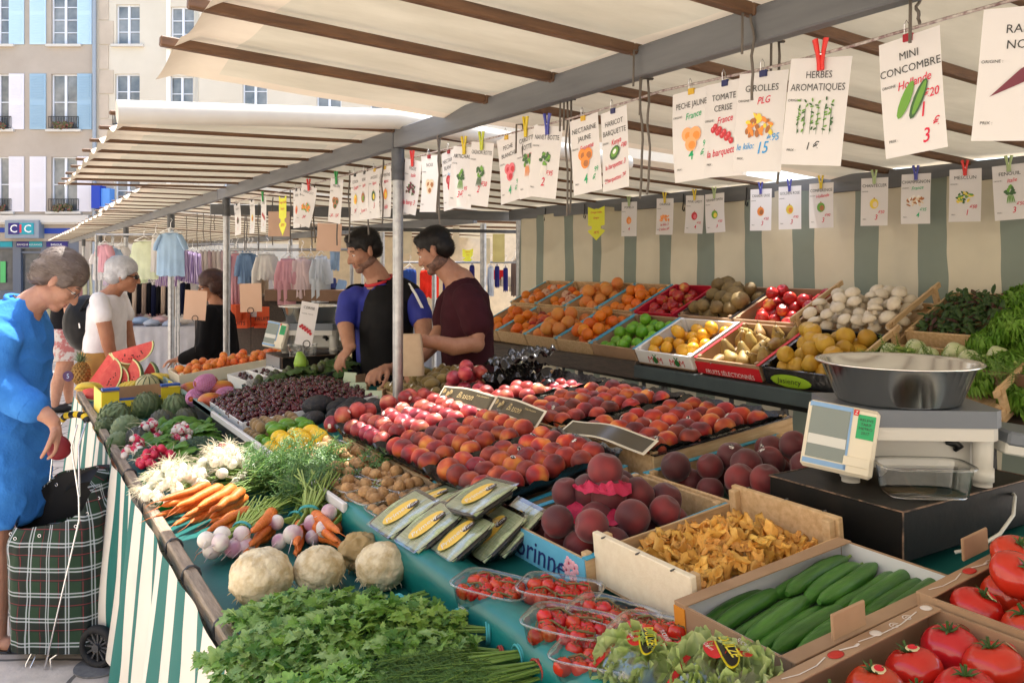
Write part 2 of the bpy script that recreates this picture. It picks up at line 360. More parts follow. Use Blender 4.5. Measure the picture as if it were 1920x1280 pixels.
# unseen behind the camera: plain house boxes added to bounce light into the aisle
hb = MB(); hb.box((-14, 2, 5.5), (6, 90, 11)); hb.box((6, -26, 5.5), (50, 6, 11))
structure('light_bounce_houses', hb, CREAMWALL)

# ---------------- stall frames and awnings
CANVAS = mat('cream_canvas', (.60, .55, .43), (.48, .435, .33), .85, 2.2, det=7, trans=.10, stretch=(1, 3, 1), bump=.25, bscale=9)
HEM = mat('canvas_hem', (.66, .57, .44), (.60, .51, .39), .85, 6, trans=.10)
def zroof(x): return 2.275-.055*(x-.45)/1.05 if x < 1.5 else 2.22-.12*(x-1.5)/2.4
def awning(label, y0, y1, x0=.45, x1=4.02, pitch=.43, roller=False, seed=0, drop=0.0, over=0.0):
    def zr(x): return zroof(x)-drop*max(0, (1.5-x)/(1.5-x0))
    t = thing('awning', label, 'awning', T(1.53, (y0+y1)/2, 0)); dx, dy = 1.53, (y0+y1)/2
    n = max(2, round((y1-y0)/pitch)); n = max(2, round((y1-over-y0)/pitch)); yl = y1-over; ys = [y0+.02+(yl-y0-.04)*i/n for i in range(n+1)]
    def f(u, v):
        x = x0+(x1-x0)*u; y = y0+(y1-y0)*v; y = yl+(y-yl) if over else y; w_ = min(1, (y-y0)/(yl-y0)); k = abs(math.sin(math.pi*n*w_))
        z = zr(x)+.012-.16*max(0, y-yl)*(1 if over else 0)-(.022 if y1 < 3 else .034)*k*(.6+.8*mnoise.noise((x*.7, y*.5, seed)))+.006*mnoise.noise((x*3, y*3, seed))
        e = 0
        if u == 0: e = -.03-.02*abs(math.sin(math.pi*n*v)); x -= .012
        return (x-dx, y-dy+.012*mnoise.noise((x*2, y, seed+3)), z+e)
    def mf(u, v): return 1 if (u < .035 or v < .1/(y1-y0) or v > 1-.1/(y1-y0) or (abs(u-.315) < .017)) else 0
    link('canvas', MB().grid(f, 60, n*8, mfn=mf), [CANVAS, HEM], t)
    for y in ys:
        yy = min(max(y, y0+.03), y1-.03)+U(-.02, .02); mb = MB()
        for (xa, xb) in ((x0-.05, 1.5), (1.5, x1)):
            za, zb = zr(xa)-.022, zr(xb)-.022; L = math.hypot(xb-xa, zb-za)
            mb.box((0, 0, 0), (L, .030, .030 if y1 < 3 else .015 if y1 < 7 else .011), 0, T((xa+xb)/2-dx, yy-dy, (za+zb)/2) @ RY(math.degrees(-math.atan2(zb-za, xb-xa))), .004)
        link('rafter', mb, WOOD_BROWN, t)
    if roller:
        mb = MB().tube([(x0-.03-dx, y0-dy-.03, zr(x0)-.028), (1.5-dx, y0-dy-.03, zr(1.5)+.02), (x1-dx-1.2, y0-dy-.03, zr(x1)+.03)], .044, 14)
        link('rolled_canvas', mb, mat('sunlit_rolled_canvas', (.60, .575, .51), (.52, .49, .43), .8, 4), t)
        mb = MB().box(((x0+1.5)/2-dx, 0, 0), (1.5-x0, .02, .022), 0, T(0, y0-dy+.0, (zr(x0)+zr(1.5))/2+.055) @ RY(-math.degrees(math.atan((zr(1.5)-zr(x0)+.03)/(1.5-x0))))); link('roll_batten', mb, mat('roll_batten_wood', (.50, .33, .2), (.42, .26, .15), .7, 9), t)
    return t
awning('cream canvas awning over the peach and vegetable stall, nearest the camera', -1.6, 2.95, seed=1, over=.31)
awning('cream canvas awning with a white rolled edge over the cherries and apricots', 3.42, 6.75, x0=.40, roller=True, seed=2, drop=.085, pitch=.42)
awning('cream canvas awning over the hanging clothes, just past the rolled edge', 7.0, 10.4, x0=.95, pitch=.55, seed=3, drop=.03)
awning('distant cream awning behind the woman in the white shirt', 10.6, 14.2, x0=1.02, pitch=.6, seed=4, drop=.03)
awning('farthest cream awnings at the end of the row', 14.4, 24, x0=1.05, pitch=.7, seed=5, drop=.03)
def frame(label, y0, y1, posts=(), back=True, bx0=3.92):
    t = thing('stall_frame', label, 'stall frame', T(1.53, y1, 0)); dy = y1
    mb = MB(); mb.box((0, (y0+y1)/2-dy, 2.162), (.042, y1-y0-.012, .086), 0, None, .004)
    link('front_beam', mb, ALU, t)
    if back:
        mb = MB().box((bx0-1.53, (y0+y1)/2-dy, 2.035), (.045, y1-y0-.012, .09), 0, None, .004); link('back_beam', mb, ALU, t)
    for (x, y, zb, zt, r) in posts:
        mb = MB().tube([(x-1.53, y-dy, zb), (x-1.53, y-dy, zt)], r, 14); p = link('post', mb, STEEL, t)
        if zt > 2.05: link('collar', MB().tube([(x-1.53, y-dy, zt-.14), (x-1.53, y-dy, zt+.002)], r*1.25, 14), DARKMETAL, p)
    return t
frame('grey stall frame whose front post stands among the avocados and peaches', -1.5, 3.46, [(1.53, 3.45, 0, 2.115, .024), (3.92, 6.2, 0, 1.98, .032), (3.92, 5.6, 0, .9, .02), (3.92, -1.4, 0, 1.98, .03), (1.53, -1.45, 0, 2.115, .024)], back=False)
frame('grey stall frame with a slim post beside the woman in black', 3.46, 7.0, [(1.53, 6.78, 0, 2.115, .026), (3.92, 6.85, 0, 1.98, .03)], back=False)
frame('grey stall frame carrying the hanging baby clothes', 7.0, 10.5, [(1.53, 9.29, 0, 2.115, .03), (3.92, 9.3, 0, 1.98, .03), (3.92, 7.9, 0, 1.98, .025)])
frame('far grey stall frame behind the white haired woman', 10.5, 24, [(1.53, 12.95, 0, 2.115, .03), (1.53, 16.5, 0, 2.115, .03), (1.53, 20, 0, 2.115, .03), (3.92, 13, 0, 1.98, .03), (3.92, 16.5, 0, 1.98, .03)])
t = thing('curtain_rail', 'grey rail along the back of the stall from which the striped curtain hangs', 'rail', T(3.92, 3, 2.035))
link('bar', MB().box((0, -.5, 0), (.045, 7.7, .095), 0, None, .004), ALU, t)
hk = MB()
for y in [-2.2+.55*i for i in range(10)]: hk.tube([(-.03, y, .03), (-.032, y, -.03), (-.04, y, -.075), (-.028, y, -.085), (-.02, y, -.06)], .004, 6)
link('hooks', hk, BLACK, t)
# cross beam at the stall's far end
t = thing('cross_beam', 'grey cross bars joining the posts at the far end of the fruit stall', 'beam', T(3.9, 6.2, 2.0))
link('upper_bar', MB().box((-1.2, .25, .03), (2.7, .05, .085), 0, RZ(-8), .004), ALU, t)
link('lower_bar', MB().box((-1.0, .22, -.11), (2.2, .035, .03), 0, RZ(-8)), DARKMETAL, t)

# ---------------- striped cloths
CREAMC, TEALC = (.80, .75, .66), (.012, .155, .135)
CURTAIN = stripes('cream_sage_striped_canvas', (.53, .475, .345), (.185, .215, .17), 1, .385, .36, .05, trans=.07)
def curt(u, v):
    y = .6+5.55*u; z = 2.03-1.89*v
    a = .03*math.sin(y*7.3)+.02*math.sin(y*17+1.3)+.012*mnoise.noise((y*4, z*.6, 0))
    y2 = y+.05*math.sin(z*2+y*3)*v+(.16*v if u > .985 else 0)
    sag = .02*abs(math.sin(math.pi*(y-.55)/.55))*(1-v)
    return (3.90+a*(.4+.6*v), y2, z-sag)
tag(link('striped_curtain', MB().grid(curt, 260, 20), CURTAIN), 'cream and sage striped canvas curtain closing the back of the fruit stall', 'curtain')
DRAPE = stripes('white_green_striped_cloth', CREAMC, TEALC, 1, .225, .42, .05, trans=.12)
def drp(u, v):
    y = .5+5.5*u; z = .765-.70*v
    a = (.022*math.sin(y*9.5)+.018*math.sin(y*21+.7)+.02*mnoise.noise((y*3, z*1.2, 4)))
    return (.425-.024-.055*v+a*(.15+.95*v), y+.045*math.sin(z*5+y*4)*v+.02*v*math.sin(y*13), z)
tag(link('striped_skirt', MB().grid(drp, 420, 24), DRAPE), 'green and white striped cloth hanging from the front edge of the vegetable table', 'cloth')

# ---------------- front display table
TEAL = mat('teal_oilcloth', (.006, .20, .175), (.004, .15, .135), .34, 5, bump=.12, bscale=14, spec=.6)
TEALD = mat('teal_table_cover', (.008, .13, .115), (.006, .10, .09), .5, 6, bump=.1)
def zA(x): return .735+.07*(x-.445)
def zB(x): return .815+.10*(x-.9) if x < 1.67 else .892+.06*(x-1.67)
t = thing('display_table', 'long two tier market table covered in teal cloth that carries the vegetables and peaches', 'table', T(1.2, 3, 0)); dx, dy = 1.2, 3.0
mb = MB(); mb.grid(lambda u, v: (.435+.465*u-dx, .3+5.75*v-dy, zA(.435+.465*u)), 1, 1, smooth=False); mb.grid(lambda u, v: (.435+.465*u-dx, .3+5.75*v-dy, zA(.435+.465*u)-.02), 1, 1, smooth=False)
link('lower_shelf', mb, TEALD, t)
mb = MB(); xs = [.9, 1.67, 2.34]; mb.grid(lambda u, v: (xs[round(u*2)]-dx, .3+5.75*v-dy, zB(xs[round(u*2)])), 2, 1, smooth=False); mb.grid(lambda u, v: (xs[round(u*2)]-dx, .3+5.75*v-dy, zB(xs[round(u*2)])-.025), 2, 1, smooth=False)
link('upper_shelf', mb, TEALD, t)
mb = MB().box((.437-dx, 3.15-dy, .755), (.034, 5.7, .042), 0, None, .004); link('edge_board', mb, WOOD_OLD, t)
for y in (.9, 1.62, 1.98, 2.36, 2.62, 3.1, 3.6, 4.3): link('wire_clip', MB().tube([(.44-dx+.024*math.cos(a), y-dy, .755+.028*math.sin(a)) for a in [i*math.pi/5 for i in range(11)]], .004, 6), DARKMETAL, t)
mb = MB().box((.882-dx, 3.55-dy, .866), (.016, 2.35, .03), 0, None, .003); link('white_rail', mb, flat('white_rail_paint', (225, 222, 218), .4), t)
mb = MB().box((.884-dx, 5.1-dy, .866), (.02, 1.8, .034), 0, None, .003); link('grey_green_rail', mb, flat('grey_green_paint', (118, 150, 145), .4), t)
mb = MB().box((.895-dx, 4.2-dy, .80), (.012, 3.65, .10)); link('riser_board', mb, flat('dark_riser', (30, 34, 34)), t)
def tealroll(u, v):
    y = .3+2.10*u; a = v
    pr = [(1.0, .862), (.955, .878), (.915, .884), (.892, .874), (.876, .85), (.874, .815), (.885, .77), (.90, .745)]
    k = a*(len(pr)-1); i = min(int(k), len(pr)-2); f_ = k-i
    x = pr[i][0]*(1-f_)+pr[i+1][0]*f_; z = pr[i][1]*(1-f_)+pr[i+1][1]*f_
    w = mnoise.noise((y*2.2, v*2, 9)); seam = .010*math.exp(-((y-1.93-.1*v)/.02)**2)
    return (x+.010*w-seam-dx, y-dy, z-.012*math.sin(math.pi*min(1, u*1.05))**2+.006*mnoise.noise((y*6, v*3, 2)))
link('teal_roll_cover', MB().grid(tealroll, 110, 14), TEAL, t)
for y in (.8, 3.0, 5.7):
    for x in (.6, 2.2):
        for s_ in (-1, 1): link('leg', MB().tube([(x+.1*s_-dx, y+.25*s_-dy, 0), (x-dx, y-dy, .7)], .02, 8), DARKMETAL, t)
# ---------------- back display table
def zC(x): return 1.03+.46*(x-3.06)
t = thing('display_table', 'sloping back shelf of dark boards holding the citrus, mango and apple crates', 'table', T(3.4, 3, 0)); dx, dy = 3.4, 3.0
mb = MB().box((0, 0, 0), (.05, 2.15, .10), 0, T(3.06-dx, 4.66-dy, .985) @ RX(-.8), .008); link('front_board', mb, WOOD_DARK, t)
mb = MB().box((3.05-dx, 2.35-dy, .995), (.03, 2.5, .07), 0, None, .004); link('blue_grey_front', mb, mat('blue_grey_board', (.05, .075, .08), (.04, .06, .065), .55, 8), t)
mb = MB().grid(lambda u, v: (3.05+.83*u-dx, 1.2+4.5*v-dy, zC(3.05+.83*u)-.012), 1, 1, smooth=False); mb.grid(lambda u, v: (3.05+.83*u-dx, 1.2+4.5*v-dy, zC(3.05+.83*u)-.04), 1, 1, smooth=False); link('sloping_shelf', mb, WOOD_DARK, t)
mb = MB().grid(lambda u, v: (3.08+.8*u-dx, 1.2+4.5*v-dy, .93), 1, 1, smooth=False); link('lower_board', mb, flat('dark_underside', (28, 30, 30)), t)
for y in (5.3, 4.35, 3.55, 2.7, 2.0):
    for x0, yo, x1 in ((3.2, -.15, 3.22), (3.2, .15, 3.22), (3.8, 0, 3.75)): link('leg', MB().tube([(x0-dx, y+yo-dy, 0), (x1-dx, y-dy, .93)], .014, 8), DARKMETAL, t)
# ================================================================ PRODUCE: kinds and materials
class Kind:
    def __init__(s, build): s.b = build; s.o = None
    def __call__(s, mw, label, cat, group=None, parent=None):
        if s.o is None:
            s.o = s.b(); o = s.o; o.matrix_local = mw
            if parent: o.parent = parent
        else: o = dup(s.o, mw, parent=parent)
        o['label'] = label; o['category'] = cat
        if group: o['group'] = group
        elif 'group' in o: del o['group']
        return o
def spin(tilt=60): return RZ(U(0, 360)) @ RX(U(-tilt, tilt)) @ RZ(U(0, 360))
def H(c): return lin(c)[:3]
def shade(c, k): return tuple(x*k for x in c)
PEACH = mat('red_peach_skin', (0, 0, 0), rough=.55, scale=15, det=1.5, sheen=.12, rand=.22, hue=.012, stops=[(.33, (.10, .008, .012)), (.46, (.27, .016, .015)), (.57, (.50, .055, .018)), (.70, (.74, .28, .045))])
PEACH_PINK = mat('pink_peach_skin', (0, 0, 0), rough=.42, scale=15, det=1.5, sheen=.08, rand=.2, hue=.01, stops=[(.34, (.17, .010, .020)), (.50, (.36, .025, .035)), (.62, (.52, .10, .075)), (.78, (.72, .40, .20))])
PEACH_DARK = mat('dark_velvet_peach_skin', (0, 0, 0), rough=.62, scale=11, det=2, sheen=.22, rand=.16, stops=[(.32, (.055, .010, .016)), (.52, (.11, .012, .017)), (.70, (.24, .018, .02))])
ORANGE = mat('orange_peel', (.78, .22, .012), (.70, .15, .008), .42, 9, bump=.10, bscale=160, rand=.12, hue=.012)
APRICOT = mat('apricot_skin', (.74, .24, .022), (.66, .14, .02), .5, 20, sheen=.2, rand=.12, hue=.012)
GRAPEFR = mat('pink_grapefruit_peel', (.75, .32, .06), (.70, .19, .05), .45, 8, bump=.08, bscale=150, rand=.1)
LEMON = mat('lemon_peel', (.82, .56, .015), (.78, .49, .012), .38, 12, bump=.09, bscale=170, rand=.07)
LIME = mat('lime_peel', (.07, .22, .010), (.16, .33, .02), .3, 20, bump=.06, bscale=180, rand=.25)
GREENAPPLE = mat('green_apple_skin', (.22, .42, .04), (.30, .48, .06), .3, 14, rand=.15)
KIWI = mat('kiwi_skin', (.22, .135, .05), (.30, .19, .075), .75, 20, sheen=.3, bump=.2, bscale=200, rand=.15)
KIWI_GREEN = mat('olive_kiwi_skin', (.20, .14, .035), (.27, .19, .055), .7, 18, sheen=.3, bump=.2, bscale=200, rand=.15)
CHERRYM = mat('dark_cherry_skin', (.030, .003, .006), (.085, .005, .010), .16, 30, rand=.6, coat=.3)
AVO = mat('dark_avocado_skin', (.018, .018, .02), (.035, .034, .036), .6, 25, bump=.5, bscale=120)
MANGO = mat('mango_skin', (0, 0, 0), rough=.32, scale=9, det=1, rand=.1, stops=[(.38, (.62, .30, .03)), (.52, (.52, .10, .03)), (.68, (.24, .03, .03))])
MANGO_Y = mat('yellow_mango_skin', (.75, .44, .03), (.68, .30, .025), .35, 12, rand=.1)
QUINCE = mat('russet_yellow_skin', (.60, .38, .04), (.50, .27, .03), .5, 16, rand=.12, bump=.05)
PEAR = mat('russet_pear_skin', (.34, .24, .06), (.26, .14, .04), .55, 14, rand=.15, bump=.1)
APPLE = mat('red_apple_skin', (0, 0, 0), rough=.25, scale=12, det=2, rand=.15, stops=[(.4, (.36, .015, .02)), (.58, (.48, .03, .025)), (.74, (.66, .36, .06))])
POTATO = mat('brown_rough_skin', (.23, .155, .05), (.155, .10, .035), .7, 18, bump=.4, bscale=90, rand=.15)
TOMATO = mat('tomato_skin', (.50, .022, .012), (.60, .035, .014), .18, 9, rand=.12, hue=.008, coat=.25)
LEAFSTALK = mat('tomato_calyx', (.05, .12, .02), (.03, .07, .012), .6, 30)
CUKE = mat('cucumber_skin', (.028, .12, .014), (.07, .21, .028), .38, 12, stretch=(1, 5, 5), rand=.18, bump=.15, bscale=60)
WALNUT = mat('walnut_shell', (.50, .30, .13), (.32, .165, .06), .65, 60, rand=.18, bump=.5, bscale=110)
GIROLLE = mat('chanterelle_flesh', (.86, .52, .13), (.68, .33, .055), .6, 35, rand=.22, hue=.01, bump=.3, bscale=120, sss=0)
CHAMP = mat('white_mushroom_cap', (.78, .71, .58), (.66, .57, .44), .6, 25, rand=.1)
CARROT = mat('carrot_skin', (.74, .20, .03), (.60, .13, .018), .5, 26, rand=.14, stretch=(4, 1, 1), bump=.25, bscale=70)
RADISH = mat('radish_skin', (.50, .012, .05), (.60, .03, .08), .35, 25, rand=.15)
ROOTHAIR = mat('pale_root_hair', (.84, .78, .60), (.74, .66, .46), .7, 30)
ONION = mat('white_onion_skin', (.82, .80, .70), (.74, .74, .60), .35, 18, rand=.06)
TURNIP = mat('turnip_skin', (.78, .72, .64), (.50, .24, .34), .4, 9, lo=.46, hi=.62)
CELERIAC = mat('celeriac_skin', (.80, .68, .45), (.56, .42, .22), .8, 30, bump=1, bscale=38, lo=.40, hi=.62)
ARTI = mat('artichoke_bract', (.095, .15, .055), (.20, .25, .12), .6, 18, rand=.2)
ARTI_P = mat('purple_artichoke_bract', (.075, .075, .075), (.12, .125, .06), .6, 18, rand=.2)
BROC = mat('broccoli_head', (.045, .085, .05), (.075, .12, .065), .8, 60, bump=1, bscale=140, rand=.15)
STALK = mat('pale_green_stalk', (.36, .46, .12), (.24, .36, .07), .45, 20, rand=.15)
STALK_D = mat('green_stalk', (.14, .25, .04), (.21, .33, .06), .5, 20, rand=.15)
def leafm(n, a, b, tr=.3, sc=30): return mat(n, a, b, .5, sc, rand=.12, trans=tr)
PARSLEY = leafm('parsley_leaf', (.18, .36, .05), (.30, .48, .10))
PARSLEY2 = leafm('pale_parsley_leaf', (.26, .42, .11), (.38, .54, .19))
CELLEAF = leafm('celery_leaf', (.26, .44, .06), (.36, .52, .10))
DILL = leafm('dill_frond', (.09, .20, .04), (.15, .28, .06), .2)
CARTOP = leafm('carrot_top_frond', (.045, .13, .018), (.085, .20, .03), .2)
LETT = leafm('curly_lettuce_leaf', (.12, .30, .02), (.24, .44, .06), .3, 18)
SUCR = leafm('little_gem_leaf', (.42, .56, .15), (.64, .72, .36), .25, 14)
SPIN = leafm('dark_salad_leaf', (.03, .075, .016), (.055, .115, .025), .2)
RADLEAF = leafm('radish_leaf', (.10, .26, .03), (.19, .37, .06))
FIGLEAF = leafm('fig_leaf', (.045, .10, .02), (.08, .16, .035), .25)
RUBBER = flat('teal_rubber_band', (70, 165, 165)); RUBBER_R = flat('red_rubber_band', (165, 60, 45))
STICK = mat('fruit_sticker', lin((225, 220, 215)), lin((40, 35, 45)), .4, 140, lo=.46, hi=.52); STICKW = flat('white_sticker', (235, 232, 225), .4)
PUNNET = clear('clear_plastic', (.97, .98, .98), .10, .10); FILM = clear('clear_film', (.99, .99, .99), .07, .14)
BLKTRAY = mat('black_tray_plastic', (.012, .012, .013), (.022, .022, .024), .22, 15, bump=.5, bscale=30, spec=.7)
BLUE = mat('blue_crate_label', (.045, .36, .56), (.06, .40, .60), .4, 5); NAVYINK = flat('navy_ink', (30, 45, 110))
PAPERPINK = mat('crimson_tissue_paper', (.62, .02, .09), (.72, .05, .14), .7, 20, trans=.3)
def fruit(name, m, r, fn=None, seg=18, ring=12, extra=None, M=None):
    def b():
        o = link(name, MB().ball((0, 0, 0), r, seg, ring, 0, M, fn), m)
        if extra: extra(o)
        return o
    return Kind(b)
def peachfn(p):
    a = math.atan2(p.y, p.x); rho = math.hypot(p.x, p.y); d = 1-.09*math.exp(-(a/.15)**2)*(1-abs(p.z)**6)
    z = p.z-(.22*math.exp(-(rho/.25)**2) if p.z > 0 else -.06*math.exp(-(rho/.2)**2))
    return (p.x*d, p.y*d, z)
def applefn(p):
    rho = math.hypot(p.x, p.y); z = p.z*(1-.05*p.z)-(.26*math.exp(-(rho/.28)**2) if p.z > 0 else -.14*math.exp(-(rho/.22)**2)); k = 1+.07*p.z
    return (p.x*k, p.y*k, z)
def tomfn(p):
    rho = math.hypot(p.x, p.y); a = math.atan2(p.y, p.x); k = 1+.025*math.cos(5*a)*(p.z > -.3)
    return (p.x*k, p.y*k, (p.z-(.25*math.exp(-(rho/.3)**2) if p.z > 0 else 0)))
def lemonfn(p):
    x = p.x*1.28+.16*math.copysign(max(0, abs(p.x)-.86)/.14, p.x)*.9; return (x, p.y, p.z)
def mangofn(p): return (p.x*1.3, p.y*.92+.10*p.x*p.x, p.z)
def lumpy(s, a):
    o = U(0, 99)
    return lambda p: p*(1+a*mnoise.noise(p*s+Vector((o, 0, 0))))
def sticker(r, m=STICK, top=.72):
    def e(o):
        a = U(.3, .9); d = Vector((math.cos(a*4)*.5, math.sin(a*4)*.5, .8)).normalized(); mb = MB()
        q = d.to_track_quat('Z', 'X').to_matrix().to_4x4()
        ring = [[(math.cos(w)*k*.010, math.sin(w)*k*.0075, math.sqrt(max(0, r*r-(k*.010)**2))*1.012-(k*.01)**2*2) for w in [i*math.pi/6 for i in range(12)]] for k in (.5, 1)]
        mb.add([(0, 0, r*1.012)]+ring[0]+ring[1], [(0, 1+i, 1+(i+1) % 12) for i in range(12)]+[(1+i, 13+i, 13+(i+1) % 12, 1+(i+1) % 12) for i in range(12)], 0, True, q)
        link('sticker', mb, m, o)
    return e
def stickered(name, m, r, fn, sm=STICK, **k): return fruit(name, m, r, fn, extra=sticker(max(r) if not isinstance(r, (int, float)) else r, sm), **k)
kPeach = [fruit('peach', PEACH, .036, peachfn), stickered('peach', PEACH, .036, peachfn), fruit('peach', PEACH, (.037, .037, .034), peachfn)]
kPink = [fruit('peach', PEACH_PINK, .035, peachfn), stickered('peach', PEACH_PINK, .035, peachfn, STICKW)]
kDark = [fruit('peach', PEACH_DARK, .043, peachfn), stickered('peach', PEACH_DARK, .043, peachfn)]
kOrange = [fruit('orange', ORANGE, .038)]; kApricot = [fruit('apricot', APRICOT, .026, peachfn)]; kGrape = [fruit('grapefruit', GRAPEFR, .046)]
kLemon = [fruit('lemon', LEMON, .029, lemonfn)]; kLime = [fruit('lime', LIME, (.028, .026, .026), lemonfn)]
kKiwi = [stickered('kiwi', KIWI, .024, None, STICKW, M=SC(1, 1, 1.15)), fruit('kiwi', KIWI, (.024, .024, .03))]
kKiwiG = [stickered('kiwi', KIWI_GREEN, .027, None, STICKW), fruit('kiwi', KIWI_GREEN, (.036, .027, .026))]
def cherry_b():
    o = link('cherry', MB().ball((0, 0, 0), .0125, 10, 7, 0, None, peachfn), CHERRYM)
    link('stalk', MB().tube([(0, 0, .009), (.004, .002, .022), (.012, .004, .038)], .0009, 4), LEAFSTALK, o); return o
kCherry = [Kind(cherry_b), fruit('cherry', CHERRYM, .0125, peachfn, 10, 7)]
kAvo = [fruit('avocado', AVO, (.055, .034, .032), lambda p: (p.x, p.y*(1-.22*p.x), p.z*(1-.22*p.x)))]
kApple = [fruit('apple', APPLE, .036, applefn)]; kQuince = [fruit('apple', QUINCE, .042, applefn)]; kGreen = [fruit('apple', GREENAPPLE, .033, applefn)]
kMangoY = [fruit('mango', MANGO_Y, .034, mangofn)]; kPotato = [fruit('custard_apple', POTATO, (.045, .042, .038), lumpy(2, .12))]
def pear_b():
    o = link('pear', MB().lathe([(0.001, -.036), (.02, -.036), (.034, -.02), (.037, 0), (.032, .02), (.021, .042), (.015, .058), (.008, .066), (.001, .064)], 16), PEAR)
    link('stalk', MB().tube([(0, 0, .062), (.003, 0, .075), (.008, 0, .084)], .0018, 5), WOOD_DARK, o); return o
kPear = [Kind(pear_b)]
def champ_b():
    o = link('mushroom', MB().ball((0, 0, 0), (.036, .036, .026), 16, 10, 0, None, lambda p: (p.x, p.y, p.z if p.z > -.2 else -.2+.1*(p.z+.2))), CHAMP)
    link('stem', MB().tube([(0, 0, -.004), (0, 0, -.03)], [.011, .013], 10), CHAMP, o); return o
kChamp = [Kind(champ_b)]
def tomato_b(r=.042, st=True):
    def b():
        o = link('tomato', MB().ball((0, 0, 0), (r, r, r*.80), 20, 13, 0, None, tomfn), TOMATO)
        mb = MB()
        for i in range(6):
            a = i*math.pi/3+U(-.2, .2); c, s_ = math.cos(a), math.sin(a); l = U(.016, .026)*r/.042
            mb.tube([(0, 0, r*.58), (c*l*.5, s_*l*.5, r*.70+U(0, .004)), (c*l, s_*l, r*.72+U(0, .008))], [.003*r/.042, .0026*r/.042, .0004], 4, 0, None, True, .5)
        mb.tube([(0, 0, r*.5), (U(-.003, .003), U(-.003, .003), r*1.0)], .0022*r/.042, 5); link('calyx', mb, LEAFSTALK, o)
        if st:
            d = Vector((U(-.8, .8), -.55+U(-.3, .3), .75)).normalized(); q = d.to_track_quat('Z', 'X').to_matrix().to_4x4(); mb = MB()
            rr = (Vector((d.x*r, d.y*r, d.z*r*.8))).length*1.015
            for k, (ra, mi) in enumerate([(.0115, 0), (.0080, 1)]):
                mb.add([(0, 0, rr+.0008+.0012*k)]+[(math.cos(w)*ra*.8, math.sin(w)*ra, rr-.0016+.0020*k) for w in [i*math.pi/8 for i in range(16)]], [(0, 1+i, 1+(i+1) % 16) for i in range(16)], mi, True, q)
            link('sticker', mb, [flat('cream_sticker', (228, 220, 170)), flat('scarlet_sticker', (215, 25, 45))], o)
        return o
    return b
kTom = [Kind(tomato_b(.042)), Kind(tomato_b(.042, False)), Kind(tomato_b(.040))]
def walnut_b():
    o_ = U(0, 9)
    def fn(p):
        s_ = .07*math.exp(-(p.y/.10)**2); k = 1+s_+.05*mnoise.noise(p*3+Vector((o_, 0, 0)))+.035*mnoise.noise(p*7); return p*k
    return link('walnut', MB().ball((0, 0, 0), (.0235, .0198, .0198), 14, 10, 0, None, fn), WALNUT)
kWal = [Kind(walnut_b), Kind(walnut_b)]
def cuke_b():
    c = U(.004, .012); pts = [(-.085+.17*i/9, c*math.sin(math.pi*i/9), 0) for i in range(10)]
    rs = [.006, .0155, .0185, .0195, .0195, .0195, .0195, .019, .0165, .006]
    o = link('cucumber', MB().tube(pts, rs, 14), CUKE); link('stalk_end', MB().tube([(.083, 0, 0), (.096, .001, .003)], [.005, .003], 6), STALK_D, o); return o
kCuke = [Kind(cuke_b), Kind(cuke_b)]
def girolle_b():
    def b():
        mb = MB(); n = 18; hgt = U(.034, .05); ph = U(0, 6); cv = U(-.014, .014); L_ = U(.6, 1.1)
        prof = [(.0045, 0), (.0052, .25), (.006, .5), (.009, .7), (.015*L_+.003, .86), (.022*L_, .97), (.0235*L_, 1.0), (.019*L_, .965), (.010, .90), (.002, .86)]
        vs = []
        for i, (r, z) in enumerate(prof):
            for j in range(n):
                w = 2*math.pi*j/n; k = 1+(.20*math.sin(3*w+ph)+.12*math.sin(7*w+ph*2)+.07*math.sin(11*w))*max(0, z-.6)*2.4
                dz = .005*math.sin(4*w+ph*3)*max(0, z-.7)*3
                vs.append((r*k*math.cos(w)*1.2+cv*z*z, r*k*math.sin(w)*.75, z*hgt+dz-hgt/2))
        fs = [(i*n+j, i*n+(j+1) % n, (i+1)*n+(j+1) % n, (i+1)*n+j) for i in range(len(prof)-1) for j in range(n)]
        mb.add(vs, fs, 0, True); return link('chanterelle', mb, GIROLLE)
    return b
kGir = [Kind(girolle_b()) for i in range(7)]
# ---------------------------------------------------------------- crates
def crate(name, label, mw, L_, W_, h, m=WOOD, strip=None, endh=None, th=.010, base=CARD, text=None, group=None, inside=None, corner=True, front_text=None):
    """box on local X (depth) x Y (width); origin at the front corner with the smaller y"""
    t = thing(name, label, 'crate' if 'crate' in name else 'carton', mw, group); eh = endh or h
    link('base', MB().box((L_/2, W_/2, .004), (L_-.002, W_-.002, .008)), base, t)
    for y in (th/2, W_-th/2):
        o = link('side_panel', MB().box((L_/2, y, h/2+.004), (L_-.001, th, h-.008), 0, None, .0015), m, t)
        if strip: link('label_strip', MB().box((L_/2, y, h+.0015), (L_-.004, th+.009, .003)), strip, o)
    for i, x in enumerate((th/2, L_-th/2)):
        o = link('end_panel', MB().box((x, W_/2, eh/2+.004), (th, W_-2*th-.002, eh-.008), 0, None, .0015), m, t)
    if corner:
        for x in (th+.012, L_-th-.012):
            for y in (th+.012, W_-th-.012): link('corner_post', MB().box((x, y, h/2+.007), (.02, .02, h+.002), 0, None, .002), m, t)
    return t
def heap(kinds, M, w, d, n, dz, label, cat, group, r, tilt=90, seedz=0):
    """n loose items over a w x d patch (local X x Y), piled in layers by dropping"""
    placed = []
    for i in range(n):
        best = None
        for k in range(8):
            x, y = U(r, w-r), U(r, d-r); z = r
            for (a, b, c) in placed:
                q = (x-a)**2+(y-b)**2
                if q < (1.7*r)**2: z = max(z, c+math.sqrt(max(0, (1.7*r)**2-q)))
            if best is None or z < best[2]: best = (x, y, z)
        placed.append(best)
        rnd.choice(kinds)(M @ T(best[0], best[1], best[2]+dz) @ spin(tilt) @ SC(U(.92, 1.07)), label, cat, group)
